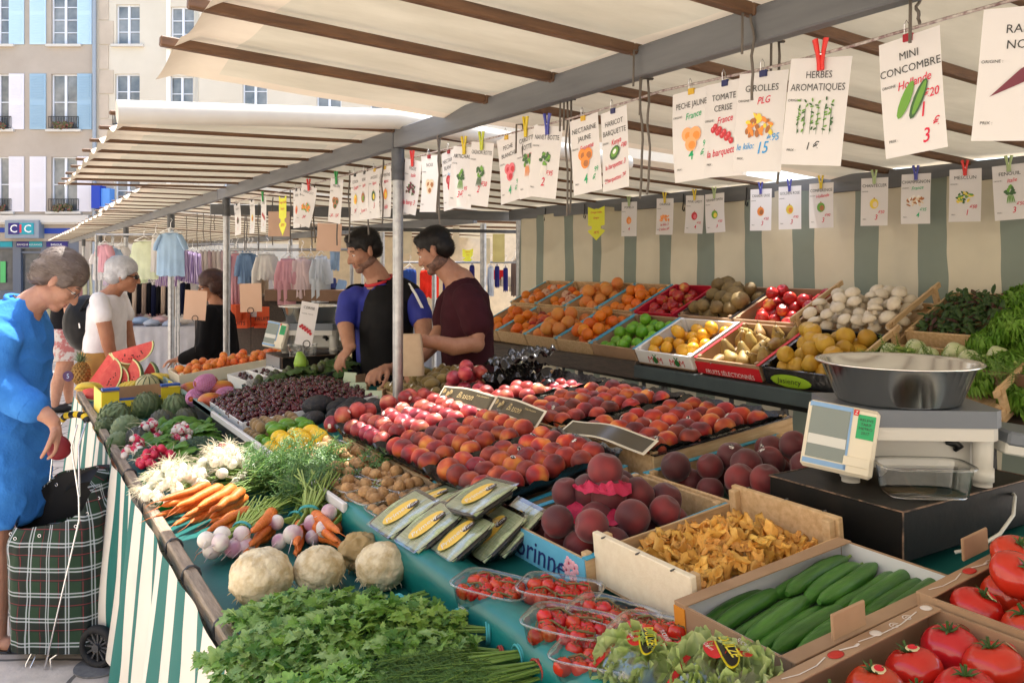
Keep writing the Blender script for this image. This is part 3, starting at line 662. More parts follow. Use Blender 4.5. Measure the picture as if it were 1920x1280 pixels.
def rows(kinds, M, x0, y0, nx, ny, px_, py_, z, what, where, cat, group, jit=.004, tilt=25, stagger=True, skip=()):
    """fruit laid out in rows: x runs to the back, y to the left"""
    for i in range(nx):
        for j in range(ny):
            if (i, j) in skip: continue
            y = y0+(j+.5*(stagger and i % 2))*py_; x = x0+i*px_
            rnd.choice(kinds)(M @ T(x+U(-jit, jit), y+U(-jit, jit), z+U(-jit, jit)) @ spin(tilt) @ SC(U(.94, 1.09), U(.94, 1.09), U(.92, 1.05)),
                '%s, %s row, %s from right, in %s' % (what, ORD[i], ORD[j], where), cat, group)
# ================================================================ PEACH CRATES
def front_crate(x, y, z, tilt): return T(x, y, z) @ RY(-tilt)
def tray(label, M, L_, W_):
    """black dimpled plastic tray with a crinkled rim"""
    t = thing('fruit_tray', label, 'tray', M)
    def f(u, v):
        e = max(abs(u-.5), abs(v-.5))*2; z = .046*max(0, (e-.88)/.12)*(1+.5*mnoise.noise((u*9, v*9, L_*50)))
        z += .006*math.cos(u*40)*math.cos(v*34) if e < .86 else .006*mnoise.noise((u*22, v*22, 1))
        k = 1+(.02*mnoise.noise((u*7, v*7, 3)) if e > .9 else 0)
        return (L_*(.5+(u-.5)*k), W_*(.5+(v-.5)*k), z)
    link('sheet', MB().grid(f, 36, 32), BLKTRAY, t); return t
cols = [(2.765, .395, 'the sunlit tray behind the lit walnuts', 'sunlit'), (2.362, .395, 'the middle tray behind the walnuts', 'middle'), (1.955, .395, 'the tray above the pyramid', 'lower')]
for ci, (y0, w, where, nm) in enumerate(cols):
    Mc = front_crate(1.175, y0, .822, 9.2)
    crate('fruit_crate', 'wooden crate with blue edges under %s of peaches' % ['the sunlit tray', 'the middle tray behind the walnuts', 'the tray beside the peach pyramid'][ci], Mc, .47, w, .088, strip=BLUE if ci == 2 else BLKTRAY)
    for k in range(5):
        kPeach[0](Mc @ T(.035, .05+k*.073, .045) @ spin(30), 'shaded peach in the lower layer under %s' % where, 'peach', 'peaches under '+where)
    Mt = Mc @ T(-.03, .0, .098)
    tray('black crinkled plastic tray holding the %s front peaches' % ['sunlit', 'middle', 'lower'][ci], Mt, .49, w)
    kk = [kPink, kPeach, kPeach][ci]
    rows([kk[0], kk[0], kk[1], kk[-1]], Mt, .058, .046, 6, 5, .076, .070, .034, ['pinkish red peach', 'red peach', 'red peach'][ci], where, 'peach', 'peaches in '+where, .005, 35)
backs = [(2.88, .46, kPink, 'the rear crate beside the kiwis'), (2.385, .48, kPeach, 'the rear crate by its dark edge'), (1.90, .475, kPeach, 'the rear crate nearest the scale')]
for ci, (y0, w, kk, where) in enumerate(backs):
    Mb = front_crate(1.69, y0, .902, 5.4)
    c = crate('fruit_crate', 'wooden crate with dark printed edges, %s of the rear peach crates' % ['left', 'middle', 'right'][ci], Mb, .63, w, .115, strip=BLKTRAY, m=WOOD)
    mb = MB()
    for yy in (.0045, w-.0045): mb.text('PECHES ET NECTARINES', .016, 0, T(.34, yy, .1195) @ RX(-90))
    link('lettering', mb, flat('pale_lettering', (205, 200, 185)), c)
    Mt = Mb @ T(.012, .012, .085); tray('black plastic tray in %s' % where, Mt, .60, w-.025)
    rows([kk[0], kk[1], kk[0]], Mt, .042, .042, 7 if ci else 4, 5, .078, .077, .034, 'red peach', where, 'peach', 'peaches in '+where, .006, 40, skip=[(2, 3), (3, 4), (3, 3), (1, 4), (2, 4)] if ci == 0 else ())
    if ci == 0:
        rows([kk[1]], Mb, .42, .06, 3, 4, .07, .08, .075, 'stickered red peach', 'the crate beside the kiwis', 'peach', 'stickered peaches in the back of the rear crate', .005, 30)
        for k in range(3):
            def cr(u, v, k=k): return (.30*u, .20*v, .05*abs(mnoise.noise((u*5, v*5, k*3)))+.03*u+.03*k+.02*math.sin(u*22)*math.sin(v*18))
            tag(link('empty_tray', MB().grid(cr, 26, 20), BLKTRAY, None, Mb @ T(.20+.03*k, .28+.02*k, .07+.035*k) @ RZ(U(-12, 12))), ['crumpled empty black tray lowest in the pile behind the kiwis', 'crumpled empty black tray in the middle of the pile behind the kiwis', 'crumpled empty black tray on top of the pile behind the kiwis'][k], 'tray')
# headboards between the two rows
for ci, (y0, y1, x, z, tw) in enumerate([(3.12, 2.76, 1.60, 1.055, 8), (2.78, 2.40, 1.62, 1.055, -4), (2.30, 1.90, 1.655, 1.045, 5)]):
    t = thing('headboard_card', ['dark brown card with gold script between the sunlit and rear peach crates', 'dark brown card with gold script bent over the middle peaches', 'dark brown card catching glare above the lower peach tray'][ci], 'card', T(x, (y0+y1)/2, z) @ RZ(-90+tw) @ RX(-38 if ci < 2 else -62))
    w = y0-y1
    def f(u, v, w=w): return ((u-.5)*w, -.035*(1-(2*u-1)**2)*.5+.004*math.sin(u*9), (v-.5)*.075)
    link('border', MB().grid(f, 16, 2), flat('cream_card_border', (215, 208, 190)), t)
    def g(u, v, w=w): p = f(.03+.94*u, .10+.80*v); return (p[0], p[1]-.0012, p[2])
    link('face', MB().grid(g, 16, 2), mat('dark_olive_card', lin((78, 72, 58)), rough=.25), t)
    if ci < 2:
        mb = MB()
        mb.text('Blason', .040, 0, T(.02, -.0225, -.012), shear=.35); mb.text("Fruits d'exception", .011, 0, T(.12, -.018, .012), shear=.2)
        for k, dx in enumerate((-.13, -.10, -.085)):
            for a in range(7): mb.add([(dx+.008*math.cos(w_)+.004*math.cos(a), -.0195, .006+.006*math.sin(a*2)+.008*math.sin(w_)-.010*(k % 2)) for w_ in (0, 2.1, 4.2)], [(0, 1, 2)])
        link('lettering', mb, flat('gold_ink', (190, 170, 120)), t)
# loose white fleshed peaches left of the trays
heap([kPink[0], kPink[1]], T(1.12, 3.19, zB(1.12)+.02), .24, .17, 10, .03, 'pale pinkish peach in the small heap beside the lemons', 'peach', 'peaches heaped beside the lemons', .035)
heap([kPink[0], kPink[1]], T(1.36, 3.19, zB(1.36)+.03), .34, .20, 15, .03, 'pinkish red peach heaped around the foot of the post', 'peach', 'peaches round the post', .035)
heap([kPink[0], kPink[1]], T(1.70, 3.30, .96), .26, .16, 10, .03, 'pinkish yellow flat peach on the heap in front of the kiwis', 'peach', 'peaches in front of the kiwis', .035)
# the big dark peaches in the two blue crates
Mp = front_crate(1.15, 1.52, .822, 7)
c = crate('fruit_crate', 'blue edged peach crate with navy script and pink flowers on its front', Mp, .47, .37, .10, strip=BLUE)
link('printed_front', MB().box((-.0015, .185, .052), (.003, .368, .098)), mat('sky_blue_print', (.12, .45, .68), (.16, .50, .72), .4, 4), c)
mb = MB(); mb.text('Corinne', .085, 0, T(-.0042, .225, .028) @ RZ(-90), shear=.3, off=.004)
for pts in ([(.33, .07), (.31, .095), (.27, .085)], [(.14, .03), (.10, .06), (.08, .05)]): mb.tube([(-.004, a, b) for a, b in pts], .0011, 4)
for (a, b) in ((.075, .055), (.05, .042), (.062, .075), (.04, .07), (.055, .02)):
    for k in range(5): mb.ball((-.0035, a+.010*math.cos(k*1.257), b+.010*math.sin(k*1.257)), (.0012, .0075, .0075), 8, 5, 1)
    mb.ball((-.0045, a, b), (.001, .003, .003), 6, 4, 2)
link('lettering', mb, [NAVYINK, flat('petal_pink', (235, 175, 190)), flat('petal_red', (190, 40, 80))], c)
heap([kDark[0], kDark[0], kDark[1]], Mp @ T(.015, .012, .02), .43, .345, 24, .0, 'dark red velvety peach loose in the crate under the pyramid', 'peach', 'dark peaches in the script fronted crate', .043)
Mq = front_crate(1.64, 1.48, .875, 5)
crate('fruit_crate', 'blue edged crate of big dark peaches left of the black scale plinth', Mq, .60, .41, .10, strip=BLUE)
heap([kDark[0], kDark[0], kDark[1]], Mq @ T(.015, .015, .02), .57, .38, 30, .0, 'large dark red peach loose in the crate beside the black plinth', 'peach', 'dark peaches beside the plinth', .044)
apex = AT(1135, 960, x=1.36); zp = .995
py = [(0, 0, 0), (.082, .012, 0), (.01, -.083, 0), (-.072, -.045, 0), (-.05, .06, 0), (.0, -.02, .074), (-.02, .035, .076), (.055, .01, .07), (.01, .005, .142)]
plab = ['dark peach at the back of the pyramid base', 'dark peach at the far corner of the pyramid base', 'dark peach at the right corner of the pyramid base', 'big dark peach at the front of the pyramid base', 'big dark peach at the left of the pyramid base', 'dark peach right of centre in the middle tier of the pyramid', 'dark peach facing forward in the middle tier of the pyramid', 'dark peach behind the middle tier of the pyramid', 'dark peach on the very top of the pyramid']
for p, lb in zip(py, plab): kDark[0](T(1.34+p[0], 1.71+p[1], .935+p[2]*.86) @ RZ(U(0, 360)) @ RX(U(-25, 25)) @ SC(1.1), lb, 'peach')
for k, (dz, sz, lb) in enumerate([(.045, .115, 'crumpled crimson tissue paper round the middle of the peach pyramid'), (.115, .075, 'crimson tissue paper tucked under the top peach of the pyramid')]):
    def f(u, v, sz=sz): a = u*2*math.pi; r = sz*(.55+.45*v+.14*mnoise.noise((u*9 if u < 1 else 0, v*3, sz*80))); return (r*math.cos(a), r*math.sin(a), .016*mnoise.noise((math.cos(a)*3, math.sin(a)*3, v*2+sz*50))-.022*v)
    tag(link('tissue_paper', MB().grid(f, 44, 6, smooth=False), PAPERPINK, None, T(1.335, 1.71, .935+dz*.9)), lb, 'tissue paper')
tag(link('tissue_paper', MB().grid(lambda u, v: (.10*u, .08*v, .015*mnoise.noise((u*4, v*4, 3))), 9, 9, smooth=False), PAPERPINK, None, T(2.0, 1.56, .985) @ RX(12)), 'crimson tissue paper showing among the peaches beside the plinth', 'tissue paper')
# ================================================================ CHANTERELLES
def zt(x): return zB(x)+.005
Mm = T(1.165, 1.195, zB(1.165)+.02) @ RZ(-1) @ RY(-6)
t = thing('mushroom_crate', 'pale poplar crate with tall ends heaped with golden chanterelles', 'crate', Mm)
link('base', MB().box((.23, .1625, .004), (.458, .323, .008)), WOOD, t)
for x in (.008, .452): link('end_panel', MB().box((x, .1625, .064), (.016, .325, .118), 0, None, .002), mat('fresh_pale_wood', (.84, .75, .57), (.78, .68, .50), .7, 6, stretch=(1, 9, 9), bump=.1) if x < .1 else WOOD, t)
for y in (.004, .321): link('side_panel', MB().box((.23, y, .045), (.428, .008, .07)), WOOD, t)
for x in (.026, .434):
    for y in (.02, .305): link('corner_post', MB().box((x, y, .062), (.020, .022, .112), 0, None, .002), WOOD, t)
stp = MB()
for yy in (.05, .16, .28):
    for xx in (-.001, .4605): stp.box((xx, yy, .1225), (.012, .003, .003))
link('staples', stp, DARKMETAL, t)
gl = 'golden chanterelle mushroom heaped in the pale poplar crate'
for i in range(215):
    a, b = U(-1, 1), U(-1, 1); hgt = .085*(1-.55*a*a)*(1-.45*b*b)
    rnd.choice(kGir)(Mm @ T(.23+.185*a, .1625+.135*b, U(.35, 1)*hgt+.018) @ spin(100) @ SC(U(.75, 1.25)), gl, 'mushroom', 'chanterelles in the pale crate')
# ================================================================ CUCUMBERS AND TOMATOES IN CARTONS
WCARD = mat('white_lined_card', (.66, .67, .70), rough=.6); 
def carton(label, M, L_, W_, h, inner=None, hump=True):
    t = thing('carton', label, 'carton', M); th = .006
    link('base', MB().box((L_/2, W_/2, .004), (L_-.002, W_-.002, .008)), inner or CARD, t)
    for y, s_ in ((th/2, 1), (W_-th/2, -1)):
        p = link('side_panel', MB().box((L_/2, y, h/2+.004), (L_-.001, th, h-.008)), CARD, t)
        if inner: link('white_lining', MB().box((L_/2, y+s_*(th/2+.001), h/2+.006), (L_-.014, .0015, h-.014)), inner, p)
        link('top_flap', MB().box((L_/2, y+s_*.012, h+.001), (L_, .032, .004), 0, None, .001), CARD, p)
    for x, s_ in ((th/2, 1), (L_-th/2, -1)):
        p = link('end_panel', MB().box((x, W_/2, h/2+.004), (th, W_-2*th-.002, h-.008)), CARD, t)
        if inner: link('white_lining', MB().box((x+s_*(th/2+.001), W_/2, h/2+.006), (.0015, W_-.02, h-.014)), inner, p)
    return t
Mcu = T(1.10, .895, zB(1.12)+.03) @ RZ(-1.5) @ RY(-5)
cu = carton('white lined cardboard carton of cucumbers beside the chanterelles', Mcu, .48, .29, .085, WCARD)
link('orange_print', MB().box((-.0012, .275, .05), (.002, .03, .06)), flat('orange_print', (215, 140, 40)), cu)
for r_ in range(2):
    for k in range(9):
        kCuke[k % 2](Mcu @ T(.125+.205*r_+.010*k, .264-.0292*k, .034+.014*r_+.010*(k % 2)) @ RZ(8+U(-3, 3)) @ RX(U(0, 360)) @ SC(1.34, .90, .90), 'green cucumber, %s from the left in the %s row of the carton' % (ORD[k], ['front', 'back'][r_]), 'cucumber', 'cucumbers in the white lined carton')
tomB = [('cardboard tomato carton with white scroll print at the front right corner', T(1.0, .555, zB(1.0)+.035) @ RZ(-1) @ RY(-5), 'the front tomato carton'), ('cardboard tomato carton with a red tomato print, behind the front one', T(1.415, .572, zB(1.45)+.035) @ RZ(-1) @ RY(-6), 'the rear tomato carton')]
PRW = flat('white_carton_print', (225, 215, 205)); 
for bi, (lb, M, wh) in enumerate(tomB):
    c = carton(lb, M, .405, .315, .10)
    pr = MB(); y_ = .297; zt_ = .1042
    def sw(pts, r=.0013): pr.tube([(x, y_+dy-.006, zt_) for x, dy in pts], r, 4, 0, None, True, .3)
    sw([(.02, .012), (.05, .004), (.09, .004), (.12, .012)]); sw([(.20, .010), (.25, .003), (.30, .002), (.36, .012)]);
    for k, (cx, cy) in enumerate(((.29, .009), (.33, .012))):
        sw([(cx+(.010-.0006*i)*math.cos(i*.7), cy+(.010-.0006*i)*math.sin(i*.7)-.003) for i in range(14)], .001)
    for cx in (.245, .385): pr.ball((cx, y_+.004, zt_), (.011, .010, .0006), 12, 4, 0)
    sw([(.155, .012), (.185, .004)], .002); sw([(.185, .004), (.195, .006)], .003)
    pr.ball((.14, y_+.001, zt_), (.016, .011, .0008), 14, 4, 1)
    link('print', pr, [PRW, flat('red_tomato_print', (190, 45, 35))], c)
    link('hand_flap', MB().box((.215, .330, .125), (.085, .006, .045), 0, None, .002), CARD, c)
    def pp(u, v): return (.02+.38*u, .03+.25*v, .035+.012*math.sin(u*50+v*4)*.5+.05*max(0, abs(u-.5)*2-.8)*3)
    link('paper_lining', MB().grid(pp, 60, 10), mat('kraft_paper', (.55, .42, .28), (.48, .36, .23), .8, 8), c)
    for i in range(4):
        for j in range(3):
            if bi == 0 and (i, j) == (3, 0): continue
            kTom[rnd.randrange(3)](M @ T(.058+i*.096+U(-.004, .004), .055+j*.092+.02*(i % 2)*(j < 2)+U(-.003, .003), .068+.008*bi) @ RZ(U(-60, 60)) @ RX(U(-28, 28)) @ SC(1.13), 'ripe tomato, %s row, %s from right, in %s' % (ORD[i], ORD[j], wh), 'tomato', 'tomatoes in '+wh)
for k, (p, lb) in enumerate([((.13, .21, .13), 'biggest tomato perched highest in the rear tomato carton'), ((.21, .25, .128), 'tomato perched behind the biggest one in the rear tomato carton')]):
    kTom[k](tomB[1][1] @ T(*p) @ RX(50-30*k) @ RZ(40) @ SC(1.02), lb, 'tomato')
# ================================================================ CHERRY TOMATO PUNNETS
def punnet(label, M, L_=.15, W_=.11, h=.055, cat='punnet', name='punnet', group=None):
    t = thing(name, label, cat, M, group); mb = MB(); n = 40
    def ring(s_, z, rip=0):
        o = []
        for i in range(n):
            a = 2*math.pi*i/n; c, s2 = math.cos(a), math.sin(a); e = 5
            k = (abs(c)**e+abs(s2)**e)**(-1/e)*(1+rip*(i % 2))
            o.append((c*k*L_/2*s_, s2*k*W_/2*s_, z))
        return o
    rs = [ring(.80, 0, 0), ring(.84, .006, -.03), ring(.93, h-.006, -.03), ring(.955, h, 0), ring(1.0, h+.001, 0), ring(1.0, h-.004, 0)]
    vs = [p for r_ in rs for p in r_]; fs = [list(range(n))]
    fs += [(i*n+j, i*n+(j+1) % n, (i+1)*n+(j+1) % n, (i+1)*n+j) for i in range(len(rs)-1) for j in range(n)]
    mb.add(vs, fs, 0, True); link('tub', mb, PUNNET, t)
    link('rim', MB().tube(ring(1.0, h)+ring(1.0, h)[:1], .0014, 5), PUNNET, t)
    return t
def truss(M, label, n=9):
    t = thing('tomato_truss', label, 'tomatoes', M, None); mb = MB(); st = [(.055*math.cos(.4)*(i/5*2-1), .012*math.sin(i*1.3), .034+.004*math.sin(i*2)) for i in range(6)]
    mb.tube(st, .0022, 6)
    for k in range(n):
        x = -.055+.11*k/(n-1); s_ = 1 if k % 2 else -1; y = s_*U(.011, .015); z = U(.010, .024)
        o = link('cherry_tomato', MB().ball((0, 0, 0), (.0152, .0176, .0172), 14, 9, 0, None, tomfn), TOMATO, t, T(x+U(-.003, .003), y, z) @ RZ(U(0, 360)) @ RX(U(-40, 40)))
        cm = MB()
        for i in range(5): a = i*1.257; cm.tube([(0, 0, .0115), (.005*math.cos(a), .005*math.sin(a), .0145), (.010*math.cos(a), .010*math.sin(a), .0165)], [.0012, .001, .0002], 4)
        link('calyx', cm, LEAFSTALK, o); mb.tube([(x, y, z+.012), (x, y*.5, .034), (x, 0, .036)], .0013, 5)
    link('vine', mb, mat('brown_green_vine', (.14, .14, .04), (.20, .12, .05), .6, 40), t); return t
pun = [((925, 1078), 'upper left punnet of cherry tomatoes nearest the green bean packs', 60), ((1050, 1092), 'punnet of cherry tomatoes under the blue crate front', 65), ((1068, 1158), 'punnet of cherry tomatoes hard against the teal roll', 62), ((1150, 1140), 'punnet of cherry tomatoes against the pale mushroom crate', 55), ((1130, 1205), 'punnet of cherry tomatoes touching the bagged lettuce', 60), ((1238, 1185), 'punnet of cherry tomatoes behind the bagged lettuces', 55)]
for i, ((u, v), lb, rz) in enumerate(pun):
    p = AT(u, v, z=.90); p.z = zB(p.x)+.012+.012*(i in (2, 5)); M = T(*p) @ RZ(rz-118) @ RY(U(-3, 3))
    punnet(lb, M, .185, .13, .052)
    for k in range(2): truss(M @ T(0, -.023+.046*k, .010+.008*(k % 2)) @ SC(1.08, .92, 1.05) @ RZ(U(-8, 8)), ('front' if k == 0 else 'rear')+' cherry tomato vine in the '+lb.replace('punnet of cherry tomatoes', 'punnet'), 9)
# ================================================================ UPPER TIER FRONT: walnuts, beans, lettuce, citrus, cherries
def onB(u, v, h=0.0, x=None):
    """point on the upper shelf seen at photo position u, v when raised h above it"""
    p = AT(u, v, z=.88+h)
    for k in range(4): p = AT(u, v, z=zB(p.x)+h)
    return p
def onA(u, v, h=0.0):
    p = AT(u, v, z=.8+h)
    for k in range(4): p = AT(u, v, z=zA(p.x)+h)
    return p
wp = [(575, 880, 'leftmost sunlit'), (625, 855, 'farthest sunlit'), (655, 838, 'sunlit, beside the peach crate'), (608, 905, 'half lit'), (700, 880, 'second from the peach crates'), (745, 912, 'tucked behind the green bean packs'), (690, 915, 'middle of the shaded'), (718, 945, 'front right of the shaded'), (645, 905, 'upper left of the shaded'), (790, 905, 'right, against the peach crates,')]
GX = [(.965, 3.02), (1.085, 3.06), (.965, 2.86), (1.085, 2.90), (.965, 2.70), (1.085, 2.74), (.965, 2.54), (1.085, 2.58), (.965, 2.38), (1.085, 2.42), (.965, 2.22), (1.085, 2.26)]
WN = ['far front', 'far rear', 'sunlit front', 'sunlit rear', 'third front', 'third rear', 'fourth front', 'fourth rear', 'fifth front', 'fifth rear', 'nearest front', 'nearest rear']
for (x, y), wn in zip(GX, WN):
    M = T(x, y, zB(x)+.008) @ RZ(90+U(-5, 5)) @ RX(-4)
    punnet('clear punnet of walnuts, %s one of the walnut block' % wn, M, .158, .118, .062, group='punnets of walnuts')
    k = 0
    for lay in range(3):
        for i in range(4):
            for j in range(3):
                if lay == 2 and rnd.random() < .68: continue
                if lay == 0 and j == 1: continue
                kWal[k % 2](M @ T(-.052+.035*i+U(-.005, .005), -.034+.034*j+U(-.004, .004), .018+.024*lay+U(-.004, .004)) @ spin(180), 'tan walnut in the %s punnet of the walnut block' % wn, 'walnut', 'walnuts in the %s punnet' % wn); k += 1
# green bean packs: black tray, film over pale green beans, yellow label with script
BEAN = mat('pale_green_beans', (.36, .46, .22), (.58, .64, .42), .45, 30, stretch=(1, 12, 1), rand=.06); YEL = flat('yellow_label', (240, 200, 85), .45); 
def beanpack_b():
    t = thing('bean_pack', 'x', 'packet'); w, d, h = .122, .158, .026
    def rr(w_, d_, z, n=28): return [(math.copysign(abs(math.cos(a))**.4, math.cos(a))*w_/2, math.copysign(abs(math.sin(a))**.4, math.sin(a))*d_/2, z) for a in [2*math.pi*i/n for i in range(n)]]
    mb = MB(); rs = [rr(w*.84, d*.86, 0), rr(w, d, h), rr(w*.97, d*.98, h-.003)]; n = 28
    mb.add([p for r in rs for p in r], [list(range(n))[::-1]]+[(i*n+j, i*n+(j+1) % n, (i+1)*n+(j+1) % n, (i+1)*n+j) for i in range(2) for j in range(n)], 0, True); link('tray', mb, BLKTRAY, t)
    mb = MB()
    for i in range(26):
        x = -w*.42+w*.84*i/25; mb.tube([(x+U(-.003, .003), -d*.44, h-.006), (x+U(-.005, .005), 0, h-.001+U(0, .002)), (x+U(-.003, .003), d*.44, h-.006)], U(.0032, .0042), 6)
    link('beans', mb, BEAN, t)
    def f(u, v):
        a, b = 2*u-1, 2*v-1; e = max(abs(a), abs(b)); return (a*w*.5*(1-.06*b*b*(abs(a))), b*d*.5, h+.0035*(1-e**4)+.0012*mnoise.noise((u*9, v*9, 1)))
    link('film', MB().grid(f, 14, 16), FILM, t)
    lab = MB(); lab.add([(.025*math.cos(a)*1.0, .052*math.sin(a)-.005, h+.0060) for a in [i*math.pi/12 for i in range(24)]], [list(range(24))]); lab.add([(.011+.009*math.cos(a), .029+.018*math.sin(a), h+.0064) for a in [i*math.pi/8 for i in range(16)]], [list(range(16))], 1)
    lab.text('Primeur', .024, 2, T(.008, -.012, h+.0068) @ RZ(90) @ RX(-90), shear=.35); lab.text('Fine', .016, 2, T(.013, .029, h+.0069) @ RZ(90) @ RX(-90), shear=.2)
    link('label_print', lab, [YEL, flat('brown_print', (70, 55, 50)), WHITE], t); return t
kBean = Kind(beanpack_b)
bp = [(762, 975, .075, 70, 16, 'upper left green bean pack leaning beside the walnut punnets'), (812, 1000, .07, 68, 18, 'second green bean pack in the leaning front row'), (868, 1020, .06, 66, 20, 'front right green bean pack with its label facing the teal roll'), (905, 945, .13, 110, 6, 'green bean pack lying highest on the pile'), (860, 960, .085, 68, 8, 'green bean pack behind the front row, under the top pack'), (930, 1010, .05, 60, 24, 'green bean pack right of the front row, partly hidden'), (965, 1000, .05, 58, 26, 'rightmost green bean pack leaning toward the blue crate'), (815, 950, .06, 68, 5, 'green bean pack wedged behind the upper left packs')]
for u, v, h, rz, tl, lb in bp:
    p = onB(u, v, h); kBean(T(*p) @ SC(1.1) @ RZ(-90+rz*.25-14) @ RX(tl+10) @ RY(U(-5, 5)), lb, 'packet', 'shrink wrapped green bean packs')
# bagged lettuces
def leaf_grid(mb, M, L_, W_, curl=.3, ruff=.25, n=8, m=0, seed=0, cup=.4):
    def f(u, v):
        a = 2*u-1; w = W_*.5*math.sin(math.pi*min(1, .12+.80*v))**.7; x = a*w; y = L_*v
        z = cup*W_*a*a*.5+curl*L_*v*v+ruff*W_*.35*(mnoise.noise((u*6+seed, v*6, seed*3.1))+.6*mnoise.noise((u*15+seed, v*15, seed)))*(.25+max(abs(a), v)**2)
        return (x, y, z)
    mb.grid(f, n, n, m, M)
def curly(mb, M, L_, W_, seed, m=0, n=16):
    def f(u, v):
        a = 2*u-1; w = W_*.5*math.sin(math.pi*(.10+.78*v))**.55; g = max(abs(a)**2.5, v**4)
        return (a*w*(1-.12*g), L_*v*(1-.10*a*a), .22*W_*a*a+.30*L_*v*v*(1-.9*v)+W_*g*(.15*math.sin(v*27+seed*3)+.15*math.sin(u*33+seed*5)+.14*mnoise.noise((u*5+seed, v*5, seed))))
    mb.grid(f, n, n, m, M)
def little_gem(mb, M, s=1.0, n=14):
    for i in range(n):
        a = i*137.5; k = i/n; leaf_grid(mb, M @ RZ(a) @ RX(72-48*k) @ SC(s), .13, .085, .35-.5*(1-k), .5, 8, 0, i+U(0, 9))
for k, (u, v, lb, rz) in enumerate([(1222, 1240, 'front bag of little gem lettuce with a red and black label', 30), (1340, 1205, 'rear bag of little gem lettuce with a red and black label', 26)]):
    p = [Vector((.985, 1.13, 0)), Vector((1.0, .955, 0))][k]; p.z = zB(p.x)+.012+.045*k; M = T(*p) @ RZ(-80+8*k) @ SC(.68, .95, .90)
    t = thing('lettuce_bag', lb, 'lettuce', M)
    for q in (-1, 0, 1): mb = MB(); little_gem(mb, T(.062*q, .01*q*q, .012) @ RX(40-20*k) @ RZ(U(0, 90)), .8, 16); link('lettuce_head', mb, SUCR, t)
    def f(u, v):
        a, b = 2*u-1, 2*v-1; cr = .010*mnoise.noise((u*7, v*7, k*5))+.006*mnoise.noise((u*19, v*15, k)); return (a*.155, b*.10*(1-.25*abs(a)**3), .09*(1-abs(a)**3.2)*(1-abs(b)**2.6)+.004+cr)
    link('bag', MB().grid(f, 40, 30), FILM, t)
    lb_ = MB(); zt2 = lambda x, y: .09*(1-abs(x/.155)**3.2)*(1-abs(y/.10)**2.6)+.018
    def blob(cx, cy, rx, ry, m, dz, ang=0, n=26, sq=1):
        pts = []
        for i in range(n):
            a = 2*math.pi*i/n; x, y = rx*math.copysign(abs(math.cos(a))**sq, math.cos(a)), ry*math.copysign(abs(math.sin(a))**sq, math.sin(a)); c_, s_ = math.cos(R(ang)), math.sin(R(ang)); X, Y_ = cx+x*c_-y*s_, cy+x*s_+y*c_; pts.append((X, Y_, zt2(X, Y_)+dz))
        lb_.add([(cx, cy, zt2(cx, cy)+dz)]+pts, [(0, 1+i, 1+(i+1) % n) for i in range(n)], m, True)
    blob(.018, .022, .045, .024, 0, 0, -28); blob(-.022, -.012, .035, .022, 0, .0004, -28); blob(0, 0, .062, .020, 3, .0012, -40, sq=.8); blob(0, 0, .059, .0165, 1, .002, -40, sq=.8)
    zc = zt2(0, 0); lb_.text('DÜLZE', .030, 3, T(0, -.006, zc+.0035) @ RZ(-36) @ RX(-90), shear=.2, off=.02); lb_.text('SUCRINE', .0145, 2, T(.026, .022, zt2(.026, .022)+.004) @ RZ(-28) @ RX(-90)); lb_.text('Cœurs', .013, 2, T(-.035, -.022, zt2(-.035, -.022)+.004) @ RZ(-24) @ RX(-90))
    lb_.box((-.09, -.02, .078), (.016, .07, .001), 0, RX(22)); link('label_print', lb_, [flat('label_red', (200, 28, 35), .35), flat('label_black', (28, 24, 22), .35), WHITE, flat('label_yellow', (235, 215, 40), .35)], t)
# chives in front of the tomato carton
mb = MB()
for i in range(150):
    b = Vector((U(-.05, .05), U(-.03, .03), 0)); l = U(.07, .15); d = Vector((U(-.6, .6), U(-.4, .4), U(.35, 1))).normalized(); mb.tube([b, b+d*l*.5+Vector((0, 0, .01)), b+d*l+Vector((0, 0, -.015))], [.0016, .0014, .0005], 4)
p = Vector((.95, .875, 0)); tag(link('chive_bunch', mb, leafm('chive_blade', (.06, .16, .03), (.11, .24, .05), .2), None, T(p.x, p.y, zB(p.x)+.02) @ RZ(-30)), 'spiky bunch of green chives in front of the bagged lettuce', 'herbs')
# lemons, limes, kiwis
Ml = T(.905, 3.10, zB(.91)+.02) @ RY(-7)
lim = []
def block(kinds, x0, y0, nx, ny, dx, dy, z, what, where, cat, group, r=.028, tilt=30, M=I4):
    rows(kinds, M, x0, y0, nx, ny, dx, dy, z, what, where, cat, group, .005, tilt)
mb_t = thing('citrus_tray', 'low dark tray under the lemons, limes and kiwis', 'tray', T(.90, 3.12, zB(.9)+.004)); link('board', MB().box((.145, .32, .004), (.29, .62, .006), 0, None, .002), flat('dark_tray', (40, 40, 38)), mb_t)
Mc_ = T(.90, 3.12, zB(.9)+.012) @ RY(-4)
block(kLemon, .035, .05, 4, 4, .066, .062, .030, 'yellow lemon', 'the lower layer of the lemon block', 'lemon', 'lemons', M=Mc_)
block(kLemon, .06, .075, 3, 3, .066, .062, .072, 'yellow lemon', 'the upper layer of the lemon block', 'lemon', 'lemons', M=Mc_)
block(kLime, .04, .315, 4, 2, .06, .06, .03, 'green lime', 'the lower layer beside the lemons', 'lime', 'limes', M=Mc_)
block(kLime, .09, .33, 3, 2, .06, .058, .072, 'green lime', 'the upper layer beside the lemons', 'lime', 'limes', M=Mc_)
block(kKiwi[:1], .03, .44, 5, 4, .052, .050, .025, 'brown kiwi', 'the lower layer of the small kiwi block', 'kiwi', 'small kiwis', M=Mc_, tilt=20)
